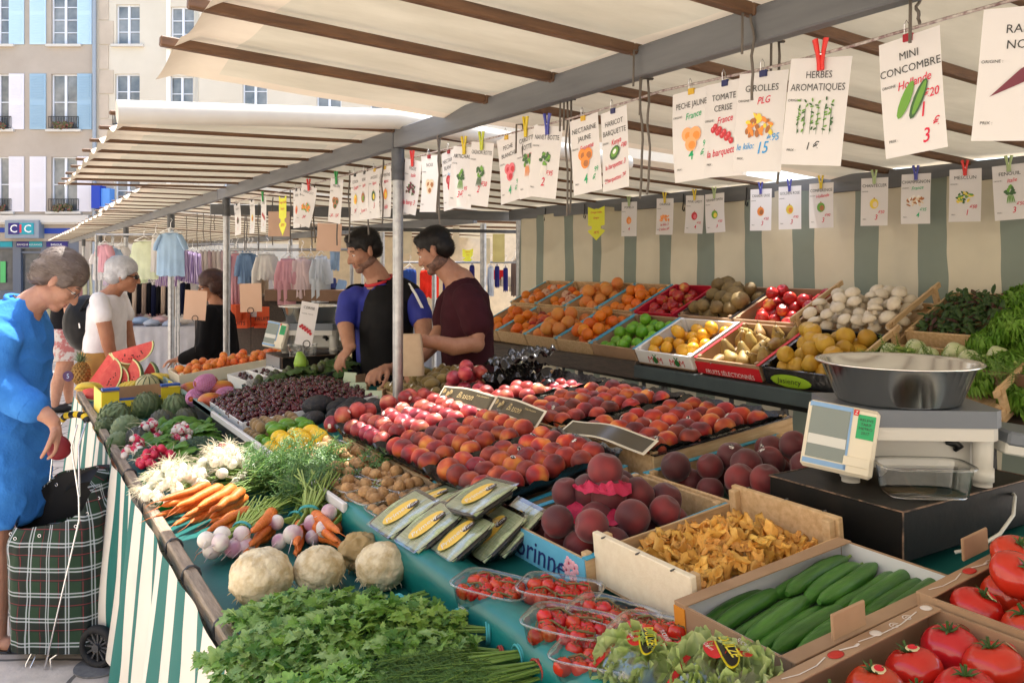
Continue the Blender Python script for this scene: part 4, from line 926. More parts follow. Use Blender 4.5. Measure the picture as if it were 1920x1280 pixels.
block(kKiwi[:1], .055, .46, 4, 3, .052, .050, .065, 'brown kiwi', 'the upper layer of the small kiwi block', 'kiwi', 'small kiwis', M=Mc_, tilt=20)
# avocados
for k in range(16):
    u, v = 590+130*(k/15)+U(-12, 12), 775-14*(k/15)+U(-14, 16); p = onB(u, v, .06); kAvo[0](T(*p) @ RZ(U(0, 360)) @ RX(U(-15, 15)), 'dull black avocado in the row behind the lemons', 'avocado', 'avocados behind the lemons')
tag(link('avocado', MB().ball((0, 0, 0), (.085, .055, .05), 20, 12, 0, None, lambda p: (p.x, p.y*(1-.2*p.x), p.z)), AVO, None, T(*onB(597, 760, .075)) @ RZ(20)), 'largest black avocado lying at the left end of the avocados', 'avocado')
for k, (u, v, rz, lb) in enumerate([(671, 735, 12, 'pale green card carton flap standing left of the post'), (700, 745, 4, 'smaller pale green card carton flap against the post'), (655, 715, -20, 'pale grey card carton end behind the green flaps')]):
    p = onB(u, v, .06); t = thing('small_carton', lb, 'carton', T(*p) @ RZ(-40+rz)); link('panel', MB().box((0, 0, 0), (.085, .005, .10 if k != 1 else .07), 0, RX(-14)), flat('pale_green_card', (190, 205, 175)), t); link('side', MB().box((.045, .04, -.005), (.005, .08, .085)), CARD, t)
# cherries in a low white carton
Mk = T(.93, 3.80, zB(.93)+.012) @ RY(-6)
crate('fruit_carton', 'low white lined carton brimming with dark cherries', Mk, .66, .80, .055, WHITE, th=.006, base=WHITE, corner=False)
spot = []
for i in range(235):
    a, b = U(-1, 1), U(-1, 1); spot.append((.33+.32*a, .40+.39*b, .060+.05*(1-a*a)*(1-b*b)+U(-.004, .012)))
spot.sort(key=lambda p: p[1])
for p in spot: kCherry[rnd.random() < .75](Mk @ T(*p) @ spin(120) @ SC(1.05), 'dark red cherry heaped in the low white carton', 'cherry', 'cherries in the low white carton')
mb = MB()
for i in range(1500):
    a, b = U(-1, 1), U(-1, 1); mb.ball((.33+.325*a, .40+.395*b, .048+.05*(1-a*a)*(1-b*b)+U(-.006, .010)), .0125, 8, 5)
for i in range(160):
    a, b = U(-1, 1), U(-1, 1); q = Vector((.33+.31*a, .40+.37*b, .062+.05*(1-a*a)*(1-b*b))); mb.tube([q, q+Vector((U(-.015, .015), U(-.015, .015), .018)), q+Vector((U(-.03, .03), U(-.03, .03), .026))], .0008, 4, 1)
tag(link('cherry_heap', mb, [CHERRYM, LEAFSTALK], None, Mk), 'mass of dark cherries and stalks filling the low white carton', 'cherries', kind='stuff')
# cherries further back in white card boxes, figs with leaves, apricots
for i in range(5):
    M = T(1.20+.13*i, 4.80+.03*i, zB(1.2+.13*i)+.02) @ RZ(5) @ RY(-8)
    crate('fruit_carton', '%s small white box of cherries along the apricot crate' % ORD[i], M, .12, .34, .07, WHITE, th=.004, base=WHITE, corner=False)
    heap([kCherry[1]], M @ T(.004, .004, .045), .11, .33, 12, 0, 'cherry in the %s small white box' % ORD[i], 'cherry', 'cherries in the %s white box' % ORD[i], .012)
def broadleaf(mb, M, L_, W_, m=0, lobes=0, seed=0):
    def f(u, v):
        a = 2*u-1; w = W_*.5*math.sin(math.pi*(.06+.92*v))**.8*(1+(.25*math.sin(v*lobes*6.28) if lobes else 0)); return (a*w, L_*v, .10*L_*(1-a*a)*math.sin(3*v)+.06*L_*mnoise.noise((u*3+seed, v*4, seed))-.25*L_*v*v+.05*W_*math.sin(u*9+seed)*math.sin(v*17+seed*2)+.06*W_*abs(a)*math.sin(v*26))
    mb.grid(f, 6, 9, m, M)
Mf = T(1.18, 4.56, zB(1.18)+.01) @ RY(-9)
crate('fruit_carton', 'black edged carton of figs lying on big green leaves', Mf, .62, .26, .06, BLKTRAY, th=.006, corner=False)
for i in range(16):
    tag(link('fig_leaf', (lambda mb: (broadleaf(mb, I4, .13, .11, 0, 3, i), mb)[1])(MB()), FIGLEAF, None, Mf @ T(U(.03, .58), U(.03, .23), .075) @ RZ(U(0, 360)) @ RX(U(-10, 25))), 'broad green fig leaf spread over the fig carton', 'leaf', 'fig leaves')
FIG = mat('fig_skin', (.05, .04, .05), (.12, .17, .03), .5, 10)
kFig = fruit('fig', FIG, (.024, .024, .026), lambda p: (p.x*(1-.3*max(0, p.z)), p.y*(1-.3*max(0, p.z)), p.z*1.2))
for i in range(16): kFig(Mf @ T(.04+.037*i, U(.05, .21), .085) @ spin(50), 'dark green fig among the leaves in the black edged carton', 'fig', 'figs')
tag(link('pear', MB().lathe([(0.001, -.04), (.025, -.04), (.042, -.02), (.042, .0), (.03, .03), (.016, .06), (.001, .062)], 16), GREENAPPLE, None, Mf @ T(.33, .17, .125)), 'single pale green pear sitting on the fig leaves', 'pear')
Ma = T(.93, 5.32, zB(.93)+.02) @ RZ(1) @ RY(-7)
crate('fruit_crate', 'pale wooden crate of apricots at the far end of the table', Ma, .80, .34, .085, mat('pale_crate_wood', (.74, .66, .50), (.68, .59, .43), .7, 7))
link('divider', MB().box((.4, .24, .06), (.78, .006, .06)), WOOD, None, Ma); tag(bpy.data.objects['divider'], 'thin wooden divider standing in the apricot crate', 'divider')
heap(kApricot, Ma @ T(.015, .015, .02), .77, .31, 110, .01, 'orange apricot heaped in the pale wooden crate', 'apricot', 'apricots', .027)
# mangoes in pink foam nets
NET = mat('pink_foam_net', (.62, .22, .42), (.70, .32, .52), .7, 40, bump=.6, bscale=120, sss=0)
def mango(M, lb, net):
    t = tag(link('mango', MB().ball((0, 0, 0), (.052, .05, .045), 20, 13, 0, None, mangofn), MANGO, None, M), lb, 'mango')
    if net:
        mb = MB(); n = 30; ks = 9
        def pt(a, k): f = -.95+1.35*k/ks; c = math.sqrt(max(0, 1-f*f)); p = mangofn(Vector((f, c*math.cos(a), c*math.sin(a)))); return Vector((p[0]*.055, p[1]*.0535, p[2]*.0485))
        for j in range(n):
            for s_ in (1, -1): mb.tube([pt(2*math.pi*(j+s_*k*.5)/n, k) for k in range(ks+1)], .0028, 4)
        link('foam_net', mb, NET, t)
for u, v, h, rz, net, lb in [(388, 718, .13, 20, 1, 'mango on top of the heap in a pink foam net'), (368, 745, .06, 60, 1, 'mango in pink foam net at the lower left of the heap'), (395, 752, .06, -20, 0, 'bare red and yellow mango at the front of the heap'), (425, 742, .06, 30, 1, 'mango in pink foam net at the right of the heap'), (415, 728, .09, 0, 0, 'bare mango behind the netted ones'), (358, 730, .05, 10, 0, 'bare mango at the back left of the heap')]:
    mango(T(*onB(u, v, h)) @ RZ(rz) @ RX(20), lb, net)
# kiwis in the tray right of the post, paper bags
Mkk = T(1.62, 3.52, zB(1.6)+.03) @ RZ(-4) @ RY(-8)
crate('fruit_crate', 'shallow pale wooden crate of olive kiwis beside the post', Mkk, .50, .46, .05, WOOD)
rows(kKiwiG, Mkk, .04, .045, 8, 7, .060, .060, .05, 'olive brown kiwi', 'the crate beside the post', 'kiwi', 'kiwis beside the post', .005, 25)
rows(kKiwiG, Mkk, .16, .08, 5, 5, .062, .062, .092, 'olive brown kiwi', 'the top layer by the post', 'kiwi', 'kiwis beside the post', .006, 25)
def bag(lb, M, w, h, d, col, prints, seed):
    t = thing('paper_bag', lb, 'bag', M)
    def f(u, v):
        a = u*2*math.pi; k = 1-.25*v*v+.10*mnoise.noise((math.cos(a)*2, math.sin(a)*2, v*4+seed)); c, s_ = math.cos(a), math.sin(a); return (w*.5*math.copysign(abs(c)**.6, c)*k, d*.5*math.copysign(abs(s_)**.6, s_)*k*(1-.5*v), h*v)
    link('paper', MB().grid(f, 36, 12), col, t)
    mb = MB()
    for (x, z, r, m) in prints: mb.ball((x, -d*.5*(1-.5*z/h)*1.02, z), (r, .004, r*.9), 10, 6, m)
    if prints: link('print', mb, [flat('bag_red', (190, 60, 35)), flat('bag_green', (90, 135, 75))], t)
    return t
bag('cream paper bag printed with tomatoes resting beside the cherries', T(*onB(680, 700, .02)) @ RZ(-32), .20, .14, .14, mat('cream_paper', (.66, .52, .34), (.58, .44, .28), .75, 14), [(-.02, .07, .025, 0), (.03, .09, .026, 0), (.05, .05, .02, 0), (-.04, .11, .02, 1), (.02, .125, .02, 1)], 3)
BAGK = mat('kraft_bag_paper', (.60, .46, .30), (.52, .38, .24), .75, 14)
p = AT(770, 695, D=4.02); tag(bag('open kraft paper bag held by the seller in the maroon shirt', T(p.x, p.y, p.z-.02) @ RZ(-25), .13, .20, .09, BAGK, [], 8), cat='bag')
# ================================================================ LOWER TIER: roots, bunches, artichokes, melons
def curve(p0, d, l, drop=.3, n=6, wob=.0):
    d = Vector(d).normalized(); o = Vector(p0); out = [o.copy()]
    for i in range(n): d = (d+Vector((U(-wob, wob), U(-wob, wob), -drop/n))).normalized(); o = o+d*(l/n); out.append(o.copy())
    return out
def frond(mb, p0, d, l, m=0, k=9, fine=.35, drop=.6, ms=1):
    """feathery pinnate leaf"""
    pts = curve(p0, d, l, drop, k, .12); mb.tube(pts, [.0016]*(len(pts)-1)+[.0006], 3, ms, None, False)
    up = Vector((0, 0, 1))
    for i in range(2, len(pts)):
        t = (pts[i]-pts[i-1]).normalized(); sd = t.cross(up); sd = sd.normalized() if sd.length > .01 else Vector((1, 0, 0))
        s_ = l*fine*(1-.75*i/len(pts))
        for sg in (-1, 1):
            e = (sd*sg+t*.8+up*U(-.35, .45)).normalized()
            for j in range(4):
                q = pts[i]+e*s_*(j+.4)/4; w = s_*.30*(1-j*.18); f1 = (e+sd*.9+up*U(-.5, .5)).normalized(); f2 = (e-sd*.9+up*U(-.5, .5)).normalized(); nn = t*.10*w
                mb.add([q-nn, q+f1*w+nn*2, q+e*w*.5+nn, q+f2*w+nn*2, q-e*w*.1-nn], [(0, 1, 2), (4, 2, 3)], m)
def leaflet(mb, p, d, s, m=0):
    """jagged three lobed parsley leaf"""
    d = Vector(d).normalized(); up = Vector((U(-.5, .5), U(-.5, .5), 1)).normalized(); sd = d.cross(up); sd = sd.normalized() if sd.length > .01 else Vector((1, 0, 0)); up = sd.cross(d)
    pr = [(0, 0), (.18, .18), (.52, .12), (.42, .30), (.62, .42), (.36, .52), (.40, .78), (.20, .74), (.12, 1.0)]
    L_ = [p+sd*x*s+d*y*s+up*s*(.28*abs(x)-.30*y*y+U(-.04, .04)) for x, y in pr]; Rr = [p-sd*x*s+d*y*s+up*s*(.28*abs(x)-.30*y*y+U(-.04, .04)) for x, y in pr[1:]]
    tip = p+d*s*1.06-up*s*.32; c = p+d*s*.45-up*s*.05
    ring = L_+[tip]+Rr[::-1]; n = len(ring); mb.add([c]+ring, [(0, 1+i, 1+(i+1) % n) for i in range(n)], m)
def tie(t, p, r, m=None, nrm=(0, 0, 1), flat_=1.0):
    q = Vector(nrm).to_track_quat('Z', 'Y').to_matrix().to_4x4(); mb = MB()
    for dz in (-.003, .002): mb.tube([(r*math.cos(a), r*math.sin(a)*flat_, dz) for a in [i*math.pi/8 for i in range(17)]], .0028, 5, 0, T(*p) @ q)
    link('rubber_band', mb, m or RUBBER, t)
# --- celeriac
for (u, v, r, lb, m2) in [(490, 1080, .079, 'biggest celeriac at the left, beside the turnips', CELERIAC), (598, 1066, .066, 'middle celeriac behind the parsley', CELERIAC), (716, 1060, .067, 'right hand celeriac against the teal roll', CELERIAC), (676, 1034, .058, 'brown knobbly celeriac behind the right hand one', mat('brown_celeriac_skin', (.50, .35, .16), (.36, .24, .09), .8, 20, bump=.9, bscale=40))]:
    p = onA(u, v, r*.85); cel_ = tag(link('celeriac', MB().ball((0, 0, 0), (r, r, r*.88), 72, 46, 0, None, (lambda f, g: lambda p: f(p)*g(p).length)(lumpy(3, .06 if r > .06 else .16), lumpy(13, .035))), m2, None, T(*p) @ RZ(U(0, 360))), lb, 'celeriac'); rt = MB()
    for k in range(46):
        a_, z_ = U(0, 6.28), -U(.25, .95); c_ = math.sqrt(1-z_*z_); q_ = Vector((c_*math.cos(a_), c_*math.sin(a_), z_*.88))*r*.99; rt.tube(curve(q_, q_.normalized()+Vector((U(-.6, .6), U(-.6, .6), -.3)), U(.006, .018), .6, 3, .3), [.0022, .0016, .001, .0004], 4)
    link('rootlets', rt, m2, cel_)
# --- carrots
def carrot_obj(t, M, l, r):
    o_ = U(0, 9); n = 12
    pts = [(l*i/n, .006*mnoise.noise((i*.4, o_, 0)), .006*mnoise.noise((i*.4, o_, 5))) for i in range(n+1)]
    rs = [r*.55]+[r*(1-.62*(i/n)**1.3)*(1+.05*mnoise.noise((i*1.9, o_, 1))) for i in range(1, n)]+[r*.10]
    mb = MB().tube(pts, rs, 12); mb.tube([pts[-1], Vector(pts[-1])+Vector((.03, U(-.01, .01), -.004)), Vector(pts[-1])+Vector((.055, U(-.02, .02), -.012))], [.0014, .0009, .0003], 4)
    return link('carrot', mb, CARROT, t, M)
def carrot_bunch(lb, M, n, spread, green, gl=.36):
    t = thing('carrot_bunch', lb, 'carrots', M, 'carrot bunches')
    for i in range(n):
        lay = i % 3; k = (i//3)/(max(1, n//3-1))-.5
        carrot_obj(t, T(U(-.015, .01), -k*spread, .014+.025*lay) @ RZ(180+k*16+U(-4, 4)) @ RY(U(0, 5)), U(.18, .21), U(.0175, .0215))
    st = MB(); gr = MB()
    for i in range(26):
        b = Vector((0, U(-spread*.4, spread*.4), U(.02, .07))); d = Vector((1, U(-.45, .25), U(.0, .40))); pts = curve(b, d, U(.12, .17), .25, 4, .05); st.tube(pts, .0019, 4)
    link('stems', st, STALK_D, t)
    for i in range(green):
        b = Vector((U(.05, .22), U(-.26, .04), U(.02, .12))); frond(gr, b, (U(.2, 1), U(-1, .3), U(-.1, .8)), U(.11, .18), 0, 10, .46)
    if green: link('greens', gr, [CARTOP, STALK_D], t)
    return t
p = onA(428, 952, .01); carrot_bunch('big bunch of carrots whose dark feathery tops spread over the rail', T(p.x-.005, p.y-.01, p.z+.008) @ RZ(34), 12, .16, 230)
p = onA(500, 985, .01); carrot_bunch('second bunch of carrots half hidden beneath the first one', T(p.x-.03, p.y-.05, p.z) @ RZ(46), 8, .09, 40)
p = onA(600, 1010, .0); carrot_bunch('short bunch of carrots lying behind the celeriacs', T(p.x+.02, p.y+.02, p.z+.012) @ RZ(105), 6, .08, 90)
# --- turnips with stems
def turnip_bunch(lb, M, n=8):
    t = thing('turnip_bunch', lb, 'turnips', M, 'turnip bunches'); st = MB(); lf = MB()
    for i in range(n):
        a = U(-1, 1); x, y, z = U(-.055, .02), .052*(2*(i+.5)/n-1), .026+.032*(i % 2); r = U(.023, .030)
        o = MB().ball((0, 0, 0), (r*.9, r, r), 18, 12); o.tube([(-r*.8, 0, 0), (-r*1.5, .004, -.003), (-r*2.6, .01, -.01)], [.003, .0012, .0004], 5); link('turnip', o, TURNIP, t, T(x, y, z) @ RZ(U(-30, 30)))
        for q in range(7 if n > 5 else 14): st.tube([(x+r*.7, y, z), (.07, y*.35, .05+U(-.012, .012)), (.15, y*.5+U(-.03, .03), .07+U(-.02, .02)), (.22+U(0, .05), y+U(-.05, .05), .07+U(-.02, .04))], [.0035, .003, .0028, .0022], 6)
    link('stems', st, STALK, t); tie(t, (.085, 0, .052), .030, None, (1, 0, .2), .8); return t
p = onA(432, 1052, .0); turnip_bunch('bunch of white and violet turnips at the table edge with pale green stems', T(p.x-.005, p.y+.01, p.z+.012) @ RZ(48), 8)
p = onA(520, 1030, .0); turnip_bunch('bunch of turnips lying behind the biggest celeriac', T(p.x+.02, p.y+.03, p.z+.004) @ RZ(40), 2)
p = onA(570, 1025, .0); turnip_bunch('upright tied bunch of turnip stems between two celeriacs', T(p.x+.01, p.y+.02, p.z+.004) @ RZ(62) @ RY(-18), 2)
p = onA(610, 1015, .0); t = turnip_bunch('tied turnip stems pointing at the teal roll', T(p.x-.01, p.y-.01, p.z+.03) @ RZ(12), 3)
# --- parsley, coriander, dill
LEAFD = leafm('deep_green_leaf', (.06, .17, .02), (.10, .24, .035))
def herb_bunch(lb, M, mat_, n, L_, W_, s=(.020, .034), stem=16, band=RUBBER, seed=0, cat='herbs'):
    """stems tied at local x=0, leaves fanning toward -x"""
    t = thing('herb_bunch', lb, cat, M, None); st = MB(); lf = MB()
    for i in range(stem):
        y = U(-.018, .018); z = U(.010, .040); st.tube([(.06+U(0, .03), y*1.4, z), (0, y, z), (-.08, y*2.2, z+.01), (-L_*.55, y*W_*14, z+.02+U(-.01, .02))], [.0022, .0022, .002, .001], 5)
    link('stems', st, STALK_D, t)
    for i in range(int(n*1.35)):
        x = -U(.07, 1)**.8*L_; w = W_*.5*math.sin(min(1, abs(x)/L_*1.3)*math.pi*.55); y = U(-1, 1)*w; z = .025+.065*(1-(y/(w+.001))**2)*U(.35, 1)*math.sin(min(1, abs(x)/L_+.1)*2.6)
        leaflet(lf, Vector((x, y, max(.006, z))), (-1+U(-.4, 1.0), y/(w+.01)*.9+U(-.6, .6), U(-.5, .8)), U(*s)*U(.55, 1.1), rnd.choice((0, 0, 0, 1, 2)))
    link('leaves', lf, [mat_, PARSLEY2 if mat_ is PARSLEY else PARSLEY, LEAFD], t); tie(t, (.005, 0, .025), .024, band, (1, 0, 0), .85); return t
hb_ = [(700, 1120, 5, PARSLEY, 420, .30, .20, 'bright flat parsley bunch nearest the celeriacs', 0), (790, 1150, -8, PARSLEY, 420, .32, .20, 'parsley bunch with stems fanned toward the teal roll', .012),
       (640, 1170, 4, PARSLEY2, 420, .30, .20, 'pale grey green coriander bunch in the middle of the herbs', .012), (800, 1215, -14, PARSLEY, 380, .34, .19, 'parsley bunch tied with a red band beside the dill', .0),
       (600, 1230, 10, PARSLEY, 420, .28, .22, 'parsley bunch hanging over the table edge by the wire clip', .0), (560, 1150, 12, PARSLEY2, 380, .27, .18, 'pale coriander bunch beneath the biggest celeriac', 0), (900, 1240, -20, CELLEAF, 260, .30, .16, 'yellowish celery leaf bunch tied next to the teal roll', .015)]
hb_.append((560, 1130, 12, PARSLEY2, 380, .24, .20, 'coriander bunch squeezed between the celeriacs and the table edge', .004)); hx = [(.80, 1.80, 8), (.86, 1.62, -10), (.74, 1.66, 2), (.86, 1.44, -20), (.66, 1.50, 14), (.62, 1.72, 6), (.875, 1.52, -26), (.68, 1.855, 4)]
for (u, v, rz, m_, n, L_, W_, lb, dz), (x, y, rr) in zip(hb_, hx):
    herb_bunch(lb, T(x, y, zA(x)+.012+dz) @ RZ(rr) @ RY(0), m_, n, L_, W_, band=RUBBER_R if 'red band' in lb else RUBBER)
for k, (x, y, rr, lb) in enumerate([(.865, 1.39, -8, 'grey green feathery dill bunch lying nearest the camera'), (.865, 1.32, -2, 'second dill bunch at the very bottom of the photo'), (.72, 1.36, 6, 'dill bunch spilling over the parsley at the table edge')]):
    t = thing('dill_bunch', lb, 'herbs', T(x, y, zA(x)+.035) @ RZ(rr), 'dill bunches'); mb = MB()
    for i in range(130):
        b = Vector((-U(.06, .16), U(-.035, .035), U(.005, .05))); d = Vector((-1, U(-.55, .55), U(-.02, .35))); pts = curve(b, d, U(.08, .15), .3, 6, .1)
        mb.tube(pts, [.0013]*6+[.0005], 3, 1, None, False)
        for q in pts[1:]:
            for j in range(9):
                e = Vector((-.7+U(-.5, .6), U(-1, 1), U(-.5, .8))).normalized(); l = U(.012, .026); sd = e.cross(Vector((0, 0, 1))).normalized()*.0006; up_ = Vector((0, 0, .0005)); mb.add([q-sd, q+sd, q+e*l, q+up_], [(0, 1, 2), (0, 2, 3)])
    link('fronds', mb, [DILL, STALK_D], t); st = MB()
    for i in range(22): y_ = U(-.016, .016); z_ = U(.008, .038); st.tube([(.07+U(-.01, .01), y_*1.5, z_), (0, y_, z_), (-.10, y_*2, z_+.008)], .0025, 6)
    link('stems', st, STALK_D, t); tie(t, (.01, 0, .022), .024, [RUBBER, RUBBER_R, RUBBER][k], (1, 0, 0), .85)
# --- onions
def onion_bunch(lb, M, n, w, greens=True):
    t = thing('onion_bunch', lb, 'onions', M, 'white onion bunches'); rt = MB()
    for i in range(n):
        a = U(0, 6.28); r0 = w*math.sqrt(U(0, 1)); x, y = r0*math.cos(a), r0*.9*math.sin(a); z = .02+.085*(1-(r0/w)**2)*U(.8, 1); r = U(.0125, .018); d = Vector((x*.6-.03, y*.5, z*.6+.02)).normalized(); q = d.to_track_quat('Z', 'X').to_matrix().to_4x4()
        o = MB().ball((0, 0, 0), (r, r, r*.92), 14, 9, 0, None, lambda p: (p.x, p.y, p.z if p.z > -.6 else -.6-.9*(-.6-p.z))); link('onion', o, ONION, t, T(x, y, z) @ q @ RX(180) @ RX(U(150, 210)))
        for k in range(13):
            b = Vector((x, y, z))+d*r*.9; pts = curve(b, d+Vector((U(-.9, .9), U(-.9, .9), U(-.4, .6))), U(.018, .045), 1.0, 3, .4); rt.tube(pts, [.0007, .0006, .0005, .0003], 3, 0, None, False)
    link('root_hairs', rt, ROOTHAIR, t)
    if greens:
        st = MB()
        for i in range(18): st.tube(curve((U(.0, .03), U(-.05, .05), .03), (1, U(-.3, .3), U(-.05, .25)), U(.16, .28), .3, 5, .06), [.005, .0055, .005, .004, .003, .0015], 6)
        link('stems', st, STALK_D, t)
    return t
p = onA(322, 935, .04); onion_bunch('bunch of white onions with tangled roots at the table edge', T(p.x+.01, p.y, p.z-.012) @ RZ(20) @ SC(1.28), 52, .085)
p = onA(418, 905, .05); onion_bunch('sunlit bunch of white onions blazing in the middle of the table', T(p.x, p.y, p.z-.012) @ RZ(-5) @ SC(1.28), 60, .095)
# --- radishes
def radish_bunch(lb, M, n, w, pink=True, leaves=26):
    t = thing('radish_bunch', lb, 'radishes', M, 'radish bunches'); rt = MB()
    m = RADISH if pink else mat('two_tone_radish', (.62, .03, .09), (.80, .72, .66), .4, 26, lo=.47, hi=.53)
    for i in range(n):
        a = U(0, 6.28); r0 = w*math.sqrt(U(0, 1)); x, y = r0*math.cos(a)-.01, r0*math.sin(a); z = .02+.06*(1-(r0/w)**2)*U(.7, 1); r = U(.010, .0145); q = spin(60)
        o = MB().ball((0, 0, 0), (r, r, r*1.1), 12, 8); link('radish', o, m, t, T(x, y, z) @ q)
        pts = curve((x, y, z), (U(-1, .2), U(-1, 1), U(-.1, .9)), U(.03, .07), 1.1, 5, .45); rt.tube(pts, [.0018, .0012, .0009, .0007, .0005, .0003], 3, 0, None, False)
    link('root_tails', rt, ROOTHAIR, t); lf = MB()
    for i in range(leaves): broadleaf(lf, T(U(.02, .05), U(-.05, .05), U(.01, .04)) @ RZ(-90+U(-60, 60)) @ RX(U(0, 40)), U(.07, .11), U(.03, .05), 0, 2, i)
    link('leaves', lf, RADLEAF, t); return t
for u, v, n, w, pk, lb, rz in [(300, 872, 34, .065, 1, 'bunch of crimson radishes with wiry roots behind the edge onions', 10), (425, 868, 26, .06, 1, 'bunch of crimson radishes behind the sunlit onions', -5), (345, 824, 22, .045, 0, 'bunch of red and white radishes between the broccoli', 0), (262, 850, 20, .05, 0, 'bunch of pale tipped radishes at the table edge by the artichokes', 30), (285, 818, 22, .05, 0, 'bunch of pink radishes in front of the purple artichoke', 10)]:
    p = onA(u, v, .04); radish_bunch(lb, T(p.x, p.y, p.z-.02) @ RZ(rz) @ SC(1.22), n, w, pk)
lf = MB()
for i in range(22): broadleaf(lf, T(U(-.07, .07), U(-.05, .05), U(.0, .02)) @ RZ(U(0, 360)) @ RX(U(0, 30)), U(.09, .14), U(.04, .06), 0, 2, i+.5)
p = onA(372, 895, .03); tag(link('loose_leaves', lf, RADLEAF, None, T(p.x, p.y, p.z)), 'loose bright green radish leaves between the two onion bunches', 'leaves', kind='stuff')
st = MB()
for i in range(16): st.tube(curve((U(-.03, .03), U(-.03, .03), U(0, .03)), (U(.2, 1), U(-.9, .2), U(0, .3)), U(.14, .24), .3, 6, .08), [.007, .0075, .007, .006, .0045, .003, .0015], 7)
p = onA(455, 893, .03); tag(link('spring_onion_stems', st, STALK_D, None, T(p.x, p.y, p.z+.01)), 'pale green spring onion stems lying beside the white rail', 'vegetables')
# --- broccoli
def broc_obj(lb, M, r):
    t = thing('broccoli', lb, 'broccoli', M); mb = MB(); mb.ball((0, 0, 0), (r, r, r*.62), 36, 22, 0, None, lambda p: p*(1+.10*mnoise.noise(p*3.2)+.05*mnoise.noise(p*8)))
    for i in range(420):
        a = math.acos(1-U(0, 1)*1.05); b = U(0, 6.28); q = Vector((math.sin(a)*math.cos(b), math.sin(a)*math.sin(b), math.cos(a)*.62))*r*(1+.10*mnoise.noise(Vector((math.sin(a)*math.cos(b), math.sin(a)*math.sin(b), math.cos(a)))*3.2)); mb.ball(q, U(.004, .008)*r/.07, 6, 4)
    link('head', mb, BROC, t); link('stalk', MB().tube([(0, 0, -r*.3), (0, 0, -r*1.0)], [r*.4, r*.28], 10), STALK_D, t)
for u, v, r, lb in [(372, 846, .085, 'largest broccoli head in the middle of the radishes'), (286, 858, .068, 'broccoli head behind the crimson radishes at the edge'), (445, 828, .055, 'broccoli head at the end of the rail near the lemons'), (318, 838, .055, 'small broccoli head behind the largest one')]:
    p = onA(u, v, r*.5); broc_obj(lb, T(*p) @ RZ(U(0, 360)) @ RX(12), r)
tag(link('leaf_scrap', (lambda mb: (broadleaf(mb, I4, .035, .03), mb)[1])(MB()), flat('blue_green_leaf', (120, 165, 140)), None, T(*onA(396, 832, .105))), 'small blue green leaf scrap lying on the largest broccoli', 'leaf')
# --- artichokes
def arti(lb, M, r, m):
    t = thing('artichoke', lb, 'artichoke', M); mb = MB()
    for ring in range(7):
        k = ring/6; n = 13-ring
        for j in range(n):
            a = 2*math.pi*(j+.5*(ring % 2))/n; el = -55+118*k; Ml = RZ(math.degrees(a)) @ RY(-el)
            def f(u, v, k=k):
                b = 2*u-1; w = r*(.50-.22*k)*min(1, 1.9*(1-v))**.8; ang = -.45+1.0*v; rad = r*(.90+.24*v**1.6-.15*b*b*(1-v*.5))
                return (rad*math.cos(ang), b*w, rad*math.sin(ang))
            mb.grid(f, 4, 6, 0, Ml)
    link('bracts', mb, m, t); link('core', MB().ball((0, 0, 0), r*.86, 14, 10), m, t); link('stalk', MB().tube([(0, 0, -r*.7), (.01, 0, -r*1.25)], [r*.22, r*.2], 8), ARTI, t)
for u, v, r, m, lb, rx in [(216, 784, .082, ARTI, 'large green artichoke at the table edge under the yellow carton', 40), (276, 762, .078, ARTI, 'dark green artichoke on top of the heap', 25), (330, 762, .07, ARTI, 'pale green artichoke at the right of the heap', -30), (238, 806, .07, ARTI, 'bright striped green artichoke in the front row', 60), (304, 792, .062, ARTI_P, 'purple artichoke in front of the heap', 30), (348, 786, .055, ARTI_P, 'small purple artichoke beside the rail', -20), (222, 830, .05, ARTI, 'small grey green artichoke hanging at the table edge', 50), (256, 824, .055, ARTI_P, 'small dull artichoke behind the pale tipped radishes', 20), (200, 800, .055, ARTI, 'green artichoke tucked under the large one at the edge', 60)]:
    p = onA(u, v, r*.7); arti(lb, T(*p) @ RZ(U(0, 360)) @ RX(rx), r, m)
for k, (u, v, lb) in enumerate([(385, 800, 'pale green artichoke leaf pile lying against the rail'), (212, 855, 'dark green leaf hanging from the wire clip at the edge')]):
    lf = MB()
    for i in range(14 if k == 0 else 1): broadleaf(lf, T(U(-.05, .05)*(1-k), U(-.06, .06)*(1-k), U(0, .03)) @ RZ(U(0, 360) if k == 0 else 80) @ RX(U(-10, 30) if k == 0 else -70), U(.10, .15) if k == 0 else .09, .04, 0, 2, i)
    p = onA(u, v, .03) if k == 0 else AT(u, v-22, x=.405); tag(link('artichoke_leaves', lf, RADLEAF if k == 0 else leafm('dark_leaf', (.03, .09, .02), (.05, .12, .03)), None, T(*p)), lb, 'leaves')
# green fringe of plastic grass at the edge
mb = MB()
for i in range(1600):
    y = U(3.0, 3.42); b = Vector((U(.455, .50), y, .762)); e = Vector((U(-.6, .6), U(-.6, .6), 1)).normalized()*U(.012, .024); mb.add([b, b+Vector((.0015, 0, 0)), b+e], [(0, 1, 2)])
mb.box((.477, 3.21, .760), (.05, .42, .004)); tag(link('plastic_grass', mb, flat('plastic_grass_green', (20, 150, 65))), 'strip of bright green plastic grass on the table edge by the onions', 'plastic grass', kind='stuff')
